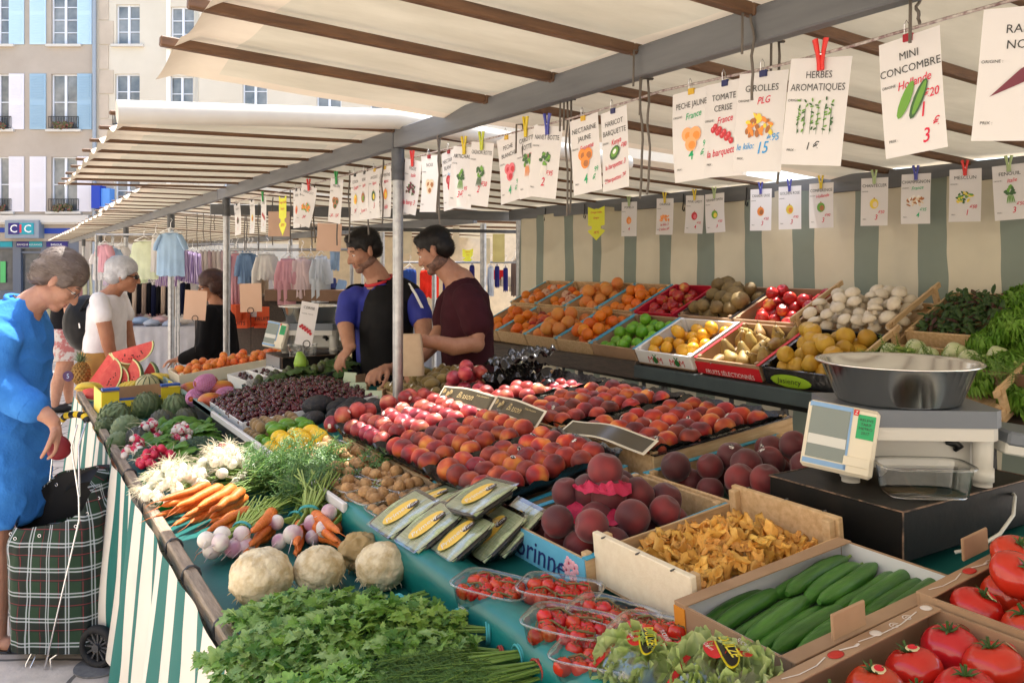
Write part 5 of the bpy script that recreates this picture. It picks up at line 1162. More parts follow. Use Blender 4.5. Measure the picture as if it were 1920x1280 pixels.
# --- yellow carton, melons, watermelon, pineapple, bananas
p = AT(262, 762, x=.64); Myc = T(.47, 4.98, .78) @ RZ(2)
t = thing('carton', 'yellow and blue fruit carton standing behind the artichokes', 'carton', Myc); YC = flat('yellow_card', (225, 200, 35), .5); BC = flat('blue_card', (35, 85, 165), .5)
for (x0, x1) in ((0, .085), (.30, .40)): link('front_corner', MB().box(((x0+x1)/2, 0, .055), (x1-x0, .006, .13)), YC, t); link('blue_cap', MB().box(((x0+x1)/2, .01, .135), (x1-x0, .05, .012)), BC, t)
link('front_bar', MB().box((.19, .004, .03), (.22, .006, .075)), YC, t); link('blue_rim', MB().box((.19, .004, .075), (.22, .008, .012)), BC, t)
for x in (0, .40): link('side_panel', MB().box((x, .15, .055), (.006, .30, .13)), YC, t)
link('base', MB().box((.2, .15, -.005), (.39, .29, .008)), CARD, t)
tag(link('cardboard_divider', MB().box((.2, .30, .05), (.40, .006, .11)), CARD, None, Myc), 'plain cardboard divider behind the yellow carton', 'divider')
FLESH = mat('watermelon_flesh', (.66, .035, .04), (.78, .10, .08), .3, 25, det=4, rand=.1); RIND = mat('watermelon_rind', (.03, .10, .03), (.12, .24, .07), .35, 18, stretch=(1, 6, 1)); PALE = flat('pale_rind', (225, 225, 160))
def wedge(lb, M, r, a0, a1, pale=False):
    t = thing('watermelon_slice', lb, 'watermelon', M); n = 12; ps = 16
    def skin(rr): return lambda u, v: (rr*1.25*math.sin(-math.pi/2+math.pi*v), rr*math.cos(-math.pi/2+math.pi*v)*math.cos(R(a0+(a1-a0)*u)), rr*math.cos(-math.pi/2+math.pi*v)*math.sin(R(a0+(a1-a0)*u)))
    link('rind', MB().grid(skin(r), n, ps), RIND, t)
    fl = MB()
    for a in (a0, a1):
        def face(u, v, a=a): s_ = skin(r*.93)(0 if a == a0 else 1, v); return tuple(c*u for c in s_)
        fl.grid(face, 6, ps)
    link('flesh', fl, FLESH, t); pl = MB()
    for a in (a0, a1):
        def face(u, v, a=a): s_ = skin(r*(.93+.068*u))(0 if a == a0 else 1, v); return s_
        pl.grid(face, 2, ps)
    link('pale_rind', pl, PALE, t); sd = MB()
    for i in range(26):
        a = rnd.choice((a0, a1)); v = U(.2, .8); u = U(.5, .85); q = [c*u for c in skin(r*.93)(0 if a == a0 else 1, v)]; sd.ball(q, .0042, 6, 4)
    link('seeds', sd, BLACK, t); return t
RZc = -31.8
def facing(u, v, D, rx=0, ry=0, rz=0): p = AT(u, v, D=D); return T(*p) @ RZ(RZc+rz) @ RY(ry) @ RX(rx)
wedge('watermelon quarter balanced on top with its cut face to the camera', facing(247, 650, 5.35, 0, -16, 4), .112, -92, -10)
wedge('upright watermelon wedge in the middle, under the top quarter', facing(230, 712, 5.25, 0, -64, 0), .12, -100, -12)
wedge('upright watermelon wedge at the right behind the striped melon', facing(262, 712, 5.40, 0, -58, -8), .115, -96, -20)
wedge('pale pink watermelon wedge leaning at the left', facing(186, 708, 5.2, 0, -52, 14), .125, -100, -30)
wedge('red watermelon wedge leaning behind the pale one', facing(178, 700, 5.45, 0, -56, 6), .13, -96, -15)
wedge('cling wrapped watermelon piece beside the pale wedge', facing(205, 720, 5.22, 0, -56, 10), .11, -95, -25)
MEL = mat('striped_melon_skin', (.52, .48, .27), (.44, .40, .20), .6, 25, bump=.3); 
t = tag(link('melon', MB().ball((0, 0, 0), (.074, .074, .07), 30, 18, 0, None, lambda p: p*(1-.03*abs(math.cos(5*math.atan2(p.y, p.x))))), MEL, None, facing(277, 722, 5.1, 18, 10)), 'round netted melon with dark green stripes', 'melon')
mb = MB()
for k in range(10): a = 2*math.pi*(k+.5)/10; mb.tube([(.0735*math.cos(b)*math.cos(a), .0735*math.cos(b)*math.sin(a), .070*math.sin(b)) for b in [-1.4+2.8*i/14 for i in range(15)]], [.0005]+[.003]*13+[.0005], 5, 0, None, True, .4)
link('green_stripes', mb, flat('melon_stripe_green', (50, 78, 45)), t)
PINE = mat('pineapple_skin', (.42, .22, .05), (.22, .13, .03), .7, 40, bump=.8, bscale=60)
t = thing('pineapple', 'small pineapple with a grey green crown at the left of the watermelon', 'pineapple', facing(152, 700, 5.5)); mb = MB().ball((0, 0, 0), (.055, .055, .075), 26, 16)
for i in range(11):
    for j in range(14): e = -1.25+2.5*i/10; a = 2*math.pi*(j+.5*(i % 2))/14; mb.ball((.055*math.cos(e)*math.cos(a), .055*math.cos(e)*math.sin(a), .075*math.sin(e)), (.009, .009, .008), 6, 4)
link('body', mb, PINE, t); lf = MB()
for i in range(26): k = i/26; lf.tube(curve((0, 0, .065), (math.cos(i*2.4)*(1-k*.8), math.sin(i*2.4)*(1-k*.8), .7+k), U(.07, .10), -.1+.6*(1-k), 5, .02), [.007, .008, .007, .005, .003, .0005], 5, 0, None, True, .3)
link('crown', lf, mat('pineapple_crown', (.10, .17, .08), (.16, .22, .11), .6, 20), t)
BAN = mat('banana_peel', (.72, .52, .06), (.62, .45, .04), .45, 10, rand=.08)
for u, v, D, n, lb, rz in [(172, 740, 5.0, 4, 'bunch of yellow bananas at the left corner beside the carton', 10), (240, 738, 5.15, 4, 'bunch of bananas in front of the upright watermelon wedge', 60), (305, 722, 5.3, 3, 'bunch of bananas right of the striped melon', -20)]:
    t = thing('banana_bunch', lb, 'bananas', facing(u, v, D, 0, 0, rz))
    for k in range(n): link('banana', MB().tube([(.075*math.cos(a), 0, .06*math.sin(a)) for a in [2.6-2.1*i/9 for i in range(10)]], [.004, .009, .0145, .0165, .017, .017, .016, .013, .008, .004], 9), BAN, t, T(0, -.028*k, .006*k) @ RX(12*k-18))
tag(link('price_disc', MB().tube([(0, -.003, 0), (0, .003, 0)], .034, 20), flat('purple_disc', (62, 28, 78))), 'round purple price disc with a 5 beside the pineapple', 'price disc').matrix_local = facing(128, 705, 5.3)
mb = MB(); mb.text('5', .042, 0, T(0, -.0045, -.013)); link('lettering', mb, flat('disc_print', (170, 190, 220)), bpy.data.objects['price_disc'])
tag(link('cherry_heap', MB().box((.5, .12, 0), (.95, .22, .05)), flat('dark_cherry_box', (40, 10, 18)), None, T(.95, 5.72, zB(.95)+.03)), 'long dark box of cherries behind the apricot crate', 'carton')
# ================================================================ BACK SHELF
TI = -24.7                                                     # slope of the shelf
def shelf(x, y, dz=0.0): return T(x, y, zC(x)+dz) @ RY(TI)
# front row (y of right edge, width)
fr = [(4.76, .36, 'W', kOrange, 'blood oranges and oranges', 9), (4.40, .35, 'W', kApricot, 'nectarines', 0), (4.04, .36, 'W', kGrape, 'grapefruit', 0), (3.58, .44, 'W', kOrange, 'oranges', 0)]
def shelf_crate(x, y, w, label, kinds, n, fruitlab, cat, grp, r, m=WOOD, strip=BLUE, L_=.40, h=.085, base=None, dz=.0):
    M = shelf(x, y, .004)
    t = crate('fruit_crate', label, M, L_, w, h, m, strip=strip, base=base or m)
    heap(kinds, M @ T(.012, .012, .01+dz), L_-.024, w-.024, n, 0, fruitlab, cat, grp, r, 40 if cat == 'mushroom' else 90)
    return t, M
shelf_crate(3.07, 5.12, .33, 'wooden crate of wrapped oranges at the left end of the front row', kOrange, 16, 'orange in the leftmost front crate of the back shelf', 'orange', 'oranges in the leftmost front crate', .038)
shelf_crate(3.07, 4.75, .36, 'wooden crate of nectarines and apricots, second in the front row', [kOrange[0], kPeach[0], kOrange[0]], 20, 'orange red fruit in the second front crate of the back shelf', 'fruit', 'fruit in the second front crate', .036)
shelf_crate(3.07, 4.38, .36, 'wooden crate of pink grapefruit in the front row', kGrape, 14, 'grapefruit in the front row of the back shelf', 'grapefruit', 'grapefruit in the front row', .046)
shelf_crate(3.07, 4.01, .36, 'wooden crate of oranges next to the limes', kOrange, 22, 'orange in the crate next to the limes', 'orange', 'oranges next to the limes', .040)
kLimeB = [fruit('lime', mat('bright_lime_peel', (.10, .34, .015), (.20, .44, .03), .35, 12, rand=.2), .036)]
shelf_crate(3.07, 3.60, .40, 'brown carton of bright green limes on the back shelf', kLimeB, 22, 'bright green lime in the brown carton', 'lime', 'limes on the back shelf', .034, CARD, BLUE)
tt, M = shelf_crate(3.07, 3.15, .44, 'white carton of yellow mangoes with MUM print on the back shelf', kMangoY, 18, 'yellow mango in the white carton', 'mango', 'yellow mangoes', .038, WHITE, WHITE, base=CARD)
mb = MB()
for y in (.10, .27): mb.text('M', .055, 0, T(-.0015, y+.055, .018) @ RZ(-90)); mb.text('M', .055, 0, T(-.0015, y-.02, .018) @ RZ(-90)); mb.ball((-.001, y+.018, .035), (.001, .020, .020), 12, 8, 1); mb.tube([(-.001, y+.018, .05), (-.001, y+.03, .07)], .003, 4, 1); mb.tube([(-.001, y+.018, .05), (-.001, y+.004, .07)], .003, 4, 1)
link('print', mb, [RED, flat('print_green', (40, 110, 50))], tt)
tt, M = shelf_crate(3.07, 2.70, .42, 'red edged carton of russet pears reading FRUITS SELECTIONNES', kPear, 20, 'russet pear in the red edged carton', 'pear', 'pears', .036, CARD, RED, base=CARD)
o = link('red_front', MB().box((-.003, .21, .035), (.004, .42, .066)), RED, tt); mb = MB(); mb.text('FRUITS SÉLECTIONNÉS', .034, 0, T(-.0055, .20, .008) @ RZ(-90), sx=.92); link('lettering', mb, WHITE, o)
tt, M = shelf_crate(3.07, 2.26, .42, 'black carton of russet yellow apples with a green oval logo', kQuince, 22, 'russet yellow apple in the black carton', 'apple', 'russet apples', .043, BLKTRAY, BLKTRAY, base=BLKTRAY)
mb = MB(); mb.ball((-.002, .27, .028), (.001, .115, .034), 20, 8, 0); mb.text('Jasiency', .042, 1, T(-.004, .28, .016) @ RZ(-90), shear=.3); link('logo', mb, [flat('logo_green', (150, 190, 40)), BLACK], tt)
for i in range(5): kQuince[0](M @ T(.10+.05*i, .08+.07*i, .13+.02*(i % 2)), 'big russet yellow apple on top of the black carton', 'apple', 'top russet apples')
# back row
XB = 3.46
def wrapped(M, n, w, lab, grp):
    for i in range(n): tag(link('orange', MB().ball((0, 0, 0), .040, 14, 9, 0, None, lumpy(5, .12)), ORT, None, M @ T(U(.05, .35), U(.05, w-.05), .055) @ spin(90)), lab, 'orange', grp)
ORT = mat('orange_tissue_paper', (.66, .40, .28), (.40, .10, .06), .65, 28, lo=.52, hi=.58)
for y, w, kd, lb, fl, n, r in [(5.20, .36, kOrange, 'wooden crate of tissue wrapped oranges at the back left of the shelf', 'orange at the back left of the shelf', 12, .038), (4.83, .36, kOrange, 'wooden crate of wrapped oranges, second in the back row', 'orange in the second back row crate', 10, .038), (4.46, .36, kGrape, 'wooden crate of grapefruit in the back row', 'grapefruit in the back row', 14, .045), (4.09, .36, kOrange, 'wooden crate of loose oranges in the back row', 'orange in the fourth back row crate', 17, .04)]:
    tt, M = shelf_crate(XB, y, w, lb, kd, n, fl, 'orange' if kd is kOrange else 'grapefruit', fl, r)
    if y > 4.8: wrapped(M, 5, w, 'orange half wrapped in pale tissue, '+('back left crate' if y > 5 else 'second back row crate'), 'tissue wrapped oranges '+('back left' if y > 5 else 'second crate'))
tt, M = shelf_crate(XB, 3.70, .36, 'crimson printed carton of pomegranates in the back row', kApple, 16, 'red pomegranate in the crimson carton', 'pomegranate', 'pomegranates', .038, flat('crimson_card', (185, 22, 50), .5), flat('crimson_edge', (190, 25, 55)), base=CARD)
mb = MB(); mb.text("It's Good Baby", .03, 0, T(.2, .355, .03) @ RZ(180)); mb.text("It's Good Baby", .03, 0, T(.2, -.001, .03)); link('lettering', mb, WHITE, tt)
shelf_crate(XB, 3.24, .42, 'black carton of brown custard apples in the back row', kPotato, 20, 'brown rough fruit in the black back row carton', 'fruit', 'brown rough fruit', .044, CARD, BLKTRAY, base=BLKTRAY)
for i in range(4): kPotato[0](shelf(XB+.1+.06*i, 3.30+.09*i, .13) @ SC(1.3), 'biggest brown rough fruit piled on the black carton', 'fruit', 'biggest brown rough fruit')
shelf_crate(XB, 2.80, .42, 'brown carton of red apples in the back row', kApple, 24, 'red and yellow apple in the brown carton', 'apple', 'red apples', .037, CARD, CARD, base=BLKTRAY)
tt, M = shelf_crate(XB-.04, 2.24, .54, 'open sided wooden crate heaped with white mushrooms', kChamp, 60, 'white mushroom heaped in the open sided crate', 'mushroom', 'white mushrooms', .034, WOOD, None, h=.05, dz=.03)
for y in (.006, .534): link('top_slat', MB().box((.21, y, .135), (.44, .012, .024)), WOOD, tt); [link('corner_post', MB().box((x, y, .09), (.022, .022, .11)), WOOD, tt) for x in (.03, .38)]
# salad crate, fennel, lettuces on the right
tt, M = shelf_crate(XB, 1.55, .66, 'wooden crate of dark salad leaves at the back right', [], 0, '', '', '', .03, WOOD, None, h=.09)
lf = MB()
for i in range(950): broadleaf(lf, T(U(.03, .38), U(.03, .63), +.05+.065*U(0, 1)) @ RZ(U(0, 360)) @ RX(U(-40, 60)), U(.03, .055), U(.016, .026), 0 if rnd.random() < .86 else 1, 0, i)
tag(link('salad_leaves', lf, [SPIN, leafm('red_salad_leaf', (.07, .02, .025), (.10, .05, .03))], None, M), 'loose dark green salad leaves filling the wooden crate at the back right', 'salad leaves', kind='stuff')
FENB = mat('fennel_bulb', (.66, .68, .46), (.52, .60, .30), .35, 10, stretch=(6, 6, 1)); 
tt, M = shelf_crate(3.05, 1.58, .64, 'open wooden crate of pale fennel bulbs in front of the salad leaves', [], 0, '', '', '', .03, WOOD, None, h=.05)
for y in (.006, .634): link('top_slat', MB().box((.21, y, .12), (.44, .012, .024)), WOOD, tt); [link('corner_post', MB().box((x, y, .08), (.022, .022, .10)), WOOD, tt) for x in (.03, .38)]
for i in range(7):
    t = thing('fennel', 'pale green fennel bulb, %s from the left in the open crate' % ORD[6-i], 'fennel', M @ T(.24+.05*(i % 2), .06+.085*i, .09) @ RZ(U(-20, 20)) @ RY(-75), 'fennel bulbs')
    link('bulb', MB().ball((0, 0, 0), (.050, .042, .052), 18, 12, 0, None, lambda p: p*(1+.06*math.sin(5*math.atan2(p.y, p.x)))), FENB, t); st = MB(); fr_ = MB()
    for k in range(5): pts = curve((U(-.015, .015), U(-.02, .02), .035), (U(-.4, .4), U(-.4, .4), 1), U(.07, .11), .1, 4, .05); st.tube(pts, [.010, .009, .008, .007, .005], 7)
    for k in range(26): frond(fr_, Vector((U(-.03, .03), U(-.03, .03), U(.06, .14))), (U(-1, 1), U(-1, 1), U(.2, 1)), U(.05, .09), 0, 7, .4)
    link('stalks', st, STALK, t); link('fronds', fr_, [DILL, STALK_D], t)
def lettuce(lb, M, n, s, m=LETT):
    t = thing('lettuce', lb, 'lettuce', M); mb = MB()
    for i in range(n):
        k = i/n; a = i*137.5; curly(mb, RZ(a) @ RX(8+72*k) @ SC(s), .15, .20, i*1.7+U(0, 5))
    link('leaves', mb, m, t)
lets = [(*AT(u, v, D=D), s, lb) for u, v, D, s, lb in [(1858, 640, 3.35, .62, 'curly green lettuce nearest the fennel crate'), (1905, 610, 3.3, .72, 'curly green lettuce at the right edge of the photo, upper one'), (1850, 705, 3.15, .70, 'bright curly lettuce overflowing the wooden basket at its left end'), (1900, 690, 3.1, .74, 'curly green lettuce in the middle of the basket heap'), (1925, 740, 3.0, .66, 'lowest curly lettuce drooping over the basket front'), (1930, 560, 3.5, .72, 'topmost dark curly lettuce at the right edge'), (1960, 650, 3.2, .8, 'curly green lettuce cut off by the right edge of the photo')]]
for x, y, z, s, lb in lets: lettuce(lb, T(x, y, z-.05) @ RY(-25) @ RX(U(-15, 15)), 30, s)
t = thing('wooden_basket', 'dark wooden basket holding curly lettuces behind the scale', 'basket', T(*AT(1915, 752, D=2.98)) @ RZ(-8)); link('front_slat', MB().box((0, 0, .05), (.012, .62, .10), 0, RY(-10), .003), mat('brown_basket_wood', (.20, .11, .06), (.13, .07, .04), .7, 9), t); link('base', MB().box((.25, 0, .0), (.5, .62, .012)), WOOD_DARK, t); link('side_slat', MB().box((.25, .31, .05), (.5, .012, .10)), WOOD_DARK, t)
t = thing('plastic_tub', 'dark teal plastic tub on the ground under the back shelf', 'tub', T(3.4, 4.7, 0)); link('tub', MB().lathe([(.001, 0), (.22, 0), (.26, .5), (.28, .5), (.28, .53), (.25, .53), (.21, .02), (.001, .02)], 24), flat('dark_teal_plastic', (18, 70, 74), .4), t)
# ================================================================ SCALES, PRICE CARDS, TROLLEY
PLX = mat('worn_black_plinth', (.006, .006, .006), (.022, .016, .012), .5, 7, det=8, lo=.5, hi=.8, bump=.06, bscale=40, spec=.25)
def plinth(lb, M, L_, W_, h):
    t = thing('scale_plinth', lb, 'plinth', M); link('box', MB().box((L_/2, W_/2, h/2), (L_, W_, h), 0, None, .004), PLX, t)
    e = MB(); 
    for y in (0, W_): e.box((L_/2, y, h), (L_, .004, .003))
    for x in (0, L_): e.box((x, W_/2, h), (.004, W_, .003)); e.box((x, .0, h/2), (.003, .003, h))
    link('worn_edges', e, mat('scuffed_edge', (.24, .15, .10), (.02, .016, .014), .6, 30, det=6, lo=.44, hi=.60), t); return t
plinth('scuffed black wooden plinth carrying the near scale', T(1.70, 1.10, .935), .56, .375, .115)
GREYBLUE = flat('scale_platform_grey', (104, 112, 122), .4); SCW = flat('scale_body_white', (205, 204, 198), .4); CREAMP = flat('scale_display_cream', (222, 215, 196), .45)
BOWL = mat('brushed_steel_bowl', (.80, .79, .77), rough=.16, metal=1)
def scale_b(lb, M, mats_=None):
    t = thing('market_scale', lb, 'scale', M); mb = MB()
    def slab(pts, z0, z1, m, name, par=t):
        n = len(pts); b = MB(); b.add([(x, y, z0) for x, y in pts]+[(x, y, z1) for x, y in pts], [list(range(n))[::-1], list(range(n, 2*n))]+[(i, (i+1) % n, n+(i+1) % n, n+i) for i in range(n)]); return link(name, b, m, par)
    oc = [(-.19, -.06), (-.12, -.14), (.17, -.14), (.19, -.12), (.19, .13), (-.19, .13)]
    slab(oc, .150, .192, GREYBLUE, 'platform'); slab([(x*.97, y*.97) for x, y in oc], .118, .149, SCW, 'upper_body')
    b = MB(); b.box((.0, .03, .075), (.31, .17, .088), 0, None, .008); b.box((-.15, .0, .070), (.07, .16, .098), 0, RY(6), .008); link('lower_body', b, SCW, t)
    for x, y in ((-.15, -.07), (.16, -.09), (-.15, .11), (.16, .11)): link('foot', MB().tube([(x, y, 0), (x, y, .012), (x, y, .0125), (x, y, .045), (x, y, .0455), (x, y, .12)], [.022, .022, .026, .026, .023, .025], 18), SCW, t)
    b = MB(); b.box((.29, -.02, .125), (.20, .20, .035), 0, T(0, 0, .03) @ RY(9), .006); link('printer_ramp', b, GREYBLUE, t); b = MB().box((.29, -.02, .10), (.20, .19, .03), 0, T(0, 0, .03) @ RY(9), .004); link('ramp_underside', b, SCW, t)
    Md = T(-.19, -.115, .115) @ RZ(-22) @ RX(-14) @ RY(7)
    d = link('display', MB().box((0, 0, 0), (.165, .045, .165), 0, None, .008), CREAMP, t, Md)
    link('screen', MB().box((-.028, -.0235, .006), (.090, .003, .125)), [mat('lcd_screen', lin((120, 132, 130)), rough=.12)], d); fr_ = MB(); fr_.box((-.028, -.0232, .073), (.10, .002, .012), 0); fr_.box((.020, -.0232, .0), (.005, .002, .14)); fr_.box((-.028, -.0232, -.066), (.10, .002, .012)); link('blue_frame', fr_, flat('screen_blue', (130, 170, 215)), d)
    link('painted_screen_reflection', MB().box((-.028, -.0255, -.012), (.088, .0008, .024)), flat('pale_reflection_paint', (205, 208, 205), .2), d)  # pale strip paints a reflection onto the screen
    g = MB(); g.box((.055, -.0235, .038), (.040, .002, .058)); 
    for k in range(4): g.text(['RELEVE', 'TARIF', 'METRO', '2017'][k], .0095, 1, T(.055, -.0255, .052-.0105*k))
    g.box((.030, -.0235, .070), (.012, .002, .014), 2); g.text('Z', .012, 3, T(.030, -.0255, .066)); link('sticker', g, [flat('green_sticker', (40, 165, 105)), DARK_INK, RED, WHITE], d)
    link('paper_slot', MB().box((.045, -.024, -.048), (.06, .004, .022), 0, None, .001), CREAMP, d)
    b = MB(); b.box((.04, -.0525, .088), (.16, .003, .036)); link('name_plate', b, BLACK, t); b = MB(); b.text('MERLET YVELINES PESAGE', .0125, 0, T(.04, -.0545, .091)); b.text('Tel 01 30 00 00', .007, 0, T(.03, -.0545, .076)); link('lettering', b, flat('plate_yellow', (225, 205, 40)), bpy.data.objects[t.children[-1].name])
    b = MB()
    for x, z in ((.09, .128), (.105, .098)): b.tube([(x-.02, -.06, z), (x, -.062, z+.002), (x+.01, -.062, z-.008), (x+.002, -.06, z-.02)], [.004, .012, .013, .004], 8)
    link('keys', b, BLACK, t)
    Mb_ = T(-.01, 0, .193); pr = [(.001, 0), (.140, 0), (.149, .006), (.186, .096), (.198, .099), (.203, .102), (.200, .105), (.186, .103), (.181, .098), (.144, .010), (.001, .006)]
    link('bowl', MB().lathe(pr, 48), BOWL, t, Mb_); return t
sc1 = scale_b('near grey and white market scale with a shiny steel bowl on the black plinth', T(1.985, 1.29, 1.052) @ RZ(-36))
plinth('black plinth under the far scale with a silver paper end', T(1.45, 4.98, .90), .55, .36, .13)
link('silver_end', MB().box((.0, .2, .065), (.004, .30, .12)), flat('silver_paper', (150, 152, 158), .35), bpy.data.objects['scale_plinth.001'])
dup(sc1, T(1.70, 5.18, 1.034) @ RZ(-34), 'far market scale beside the seller in the black vest')
punnet('empty clear plastic punnet on the plinth in front of the near scale', T(1.865, 1.155, 1.054) @ RZ(-36), .215, .135, .072)
for k, (x, y) in enumerate(((1.55, 5.02), (1.62, 5.0))): punnet(['empty clear punnet on the left of the far scale plinth', 'empty clear punnet on the right of the far scale plinth'][k], T(x, y, 1.034) @ RZ(-34), .10, .08, .07)
cb = [AT(1845, 893, D=2.26), AT(1880, 900, D=2.2), AT(1903, 930, D=2.05), AT(1900, 965, D=1.95), AT(1875, 1000, D=1.88), AT(1835, 1025, D=1.86), AT(1790, 1035, D=1.88)]
tag(link('power_cable', MB().tube(cb, .0042, 8), flat('white_cable', (215, 215, 208), .5)), 'white power cable looping down from the near scale', 'cable')
mb = MB(); mb.ball((0, 0, 0), (.035, .02, .022), 12, 8); mb.ball((-.02, 0, .018), .013, 8, 6); mb.tube([(.02, 0, 0), (.055, 0, -.008)], [.012, .004], 6)
# ---------------- price cards
PAPER = mat('laminated_paper', (.72, .70, .69), rough=.28, trans=.15); INK = {'r': RED_INK, 'g': GREEN_INK, 'b': BLUE_INK, 'k': DARK_INK}
PC = {k: flat('picture_'+k, v) for k, v in dict(red=(190, 45, 55), orange=(232, 140, 60), peach=(240, 165, 110), green=(105, 155, 60), dgreen=(60, 95, 55), yellow=(225, 200, 70), pink=(215, 110, 120), brown=(165, 105, 60), cream=(225, 205, 175), white=(235, 232, 226), purple=(110, 45, 60)).items()}
PL_ = [PAPER, RED_INK, GREEN_INK, BLUE_INK, DARK_INK]; MI = {'r': 1, 'g': 2, 'b': 3, 'k': 4}
def picture(kind, w):
    mb = MB(); cols_ = []; rr = random.Random(kind)
    def dot(x, z, rx, rz, c, a=0):
        if c not in cols_: cols_.append(c)
        n = 12; mb.add([(x+rx*math.cos(t_)*math.cos(a)-rz*math.sin(t_)*math.sin(a), -.0004*len(mb.f) if False else -.0002-.00001*len(mb.f), z+rx*math.cos(t_)*math.sin(a)+rz*math.sin(t_)*math.cos(a)) for t_ in [2*math.pi*i/n for i in range(n)]], [list(range(n))[::-1] if False else list(range(n))], cols_.index(c))
    p_ = kind.split()
    if p_[0] == 'round':
        for x, z, r in ((-.014, .012, .019), (.014, .010, .020), (-.002, -.014, .020)): dot(x, z, r, r, p_[1]); dot(x+.004, z-.004, r*.6, r*.55, p_[2]); 
    elif p_[0] == 'one': dot(0, 0, .022, .026, p_[1]); dot(.005, -.004, .012, .015, p_[2]); dot(0, .027, .003, .005, 'brown')
    elif p_[0] == 'berries':
        for i in range(9): dot(-.032+.008*i, .010-.004*i+.011*(i % 2), .0085, .0085, p_[1]); dot(-.034+.008*i, .012-.004*i+.011*(i % 2), .003, .003, p_[2])
    elif p_[0] == 'pile':
        for i in range(34): x = rr.uniform(-.034, .034); dot(x, rr.uniform(-.020, .030-.6*abs(x)), rr.uniform(.006, .012), rr.uniform(.003, .006), rr.choice(p_[1:]), rr.uniform(-1.5, 1.5))
    elif p_[0] == 'herbs':
        for i in range(6):
            cx = -.036+.0145*i
            for k in range(8): dot(cx+rr.uniform(-.004, .004), -.035+.009*k+rr.uniform(0, .01), .0045, .002, rr.choice(('dgreen', 'green')), rr.uniform(0, 3))
            dot(cx, -.01, .0008, .034, 'dgreen')
    elif p_[0] == 'cukes': dot(-.012, 0, .011, .040, 'green', -.5); dot(.016, -.004, .011, .042, 'dgreen', -.5); dot(.018, -.002, .006, .036, 'green', -.5)
    elif p_[0] == 'box': dot(0, 0, .028, .018, 'dgreen', .5); dot(0, .002, .020, .012, 'green', .5); dot(0, .004, .010, .006, 'white', .5)
    elif p_[0] == 'bunch':
        for i in range(12): dot(rr.uniform(-.02, .02), rr.uniform(0, .036), .009, .006, rr.choice(('green', 'dgreen')), rr.uniform(0, 3))
        for i in range(5): dot(-.012+.006*i, -.020, .002, .020, p_[1], .1*(i-2))
    elif p_[0] == 'radish':
        mb.add([(-.045, -.0003, -.03), (.05, -.0003, .015), (.05, -.0003, .05), (.0, -.0003, .018)], [(0, 1, 2, 3)]); cols_.append('purple')
    return mb, [PC[c] for c in cols_] or [PC['white']]
PEG = {k: flat('peg_'+k, v, .35) for k, v in dict(red=(215, 50, 45), yellow=(215, 190, 40), green=(40, 150, 70), blue=(70, 75, 160), pale=(165, 185, 130), lime=(190, 200, 60)).items()}
CLIPC = {k: flat('clip_'+k, v, .35) for k, v in dict(gold=(200, 160, 40), navy=(35, 40, 90), crimson=(150, 20, 40), black=(25, 25, 25)).items()}
def card(u, x, ztop, title, org, pic, prices, fast, swing=0, yaw=0, lb=None, w=.135, h=.24, small=True, D=None):
    y = Y(u, x); M = T(x, y, ztop) @ RZ(-90+yaw) @ RY(swing)
    t = thing('price_card', lb, 'price card', M); bend = U(-.012, .012)
    def f(a, b): return ((a-.5)*w, bend*math.sin(math.pi*b)*.7, -h*b)
    mb = MB().grid(f, 6, 8); link('card', mb, PAPER, t)
    def yy(xx, z): a = xx/w+.5; b = -z/h; return f(a, b)[1]-.0014
    tx = MB()
    def put(s_, size, z, c, xx=0, shear=0, sx=1, off=.004, al='CENTER', rot=0):
        tx.text(s_, size, MI[c], T(xx, yy(xx, z), z) @ RY(-rot), shear, al, sx, off)
    lines = title.split('|'); L_ = max(len(l) for l in lines); sz = .0225; sx = min(.95, w*.86/(L_*sz*.60))
    for i, l in enumerate(lines): put(l, sz, -.046-.028*i, 'k', 0, 0, sx, 0)
    z0 = -.046-.028*len(lines)+.006
    if small: put('ORIGINE :', .008, z0-.002, 'k', -w*.34)
    if org: put(org[0], .024, z0-.008, org[1], .008, .35, .85, .006, rot=6)
    for s_, z, xx, c, size in prices: put(s_, size, z, c, xx, .3, .85, .008, rot=5)
    if small: put('PRIX :', .008, -h+.030, 'k', -w*.34)
    link('lettering', tx, PL_, t)
    if pic: pm, pc = picture(pic, w); link('picture', pm, pc, t, T(0, yy(0, -h*.52)-.0008, -h*.54))
    if fast:
        k, c = fast; nm = 'clothes_peg' if k == 'peg' else 'binder_clip'
        q = thing(nm, ('%s plastic clothes peg holding %s' if k == 'peg' else '%s binder clip holding %s') % (c, lb.replace('white ', 'the ', 1) if lb.startswith('white') else 'the '+lb), 'clip', T(x, y, ztop) @ RZ(-90+yaw))
        if k == 'peg':
            for s_ in (-1, 1): link('leg', MB().tube([(s_*.004, -.006, -.030), (s_*.003, -.006, -.012), (s_*.006, -.006, .008), (s_*.012, -.006, .040)], [.004, .005, .0045, .006], 6, 0, None, True, 1.6), PEG[c], q)
            link('spring', MB().tube([(-.007, -.006, .006), (.007, -.006, .006)], .004, 8), CHROME, q)
        else:
            link('clip_body', MB().box((0, 0, -.004), (.020, .010, .016), 0, None, .001), CLIPC[c], q); link('wire_handle', MB().tube([(-.006, -.004, .002), (-.005, -.006, .022), (0, -.006, .030), (.005, -.006, .022), (.006, -.004, .002)], .001, 5), CHROME, q)
    return t
eu = lambda a, b, c, z=-.185, x=.012: [(a, z, x-.018, c, .042), ('€', z+.002, x+.022, c, .028), (b, z+.030, x+.034, c, .022)]
XF, ZF = 1.56, 2.06
def C(u, title, org, pic, prices, fast, lb, sw=0, yaw=0, z=ZF, x=XF, **k): return card(u, x, z, title, org, pic, prices, fast, sw, yaw, lb, **k)
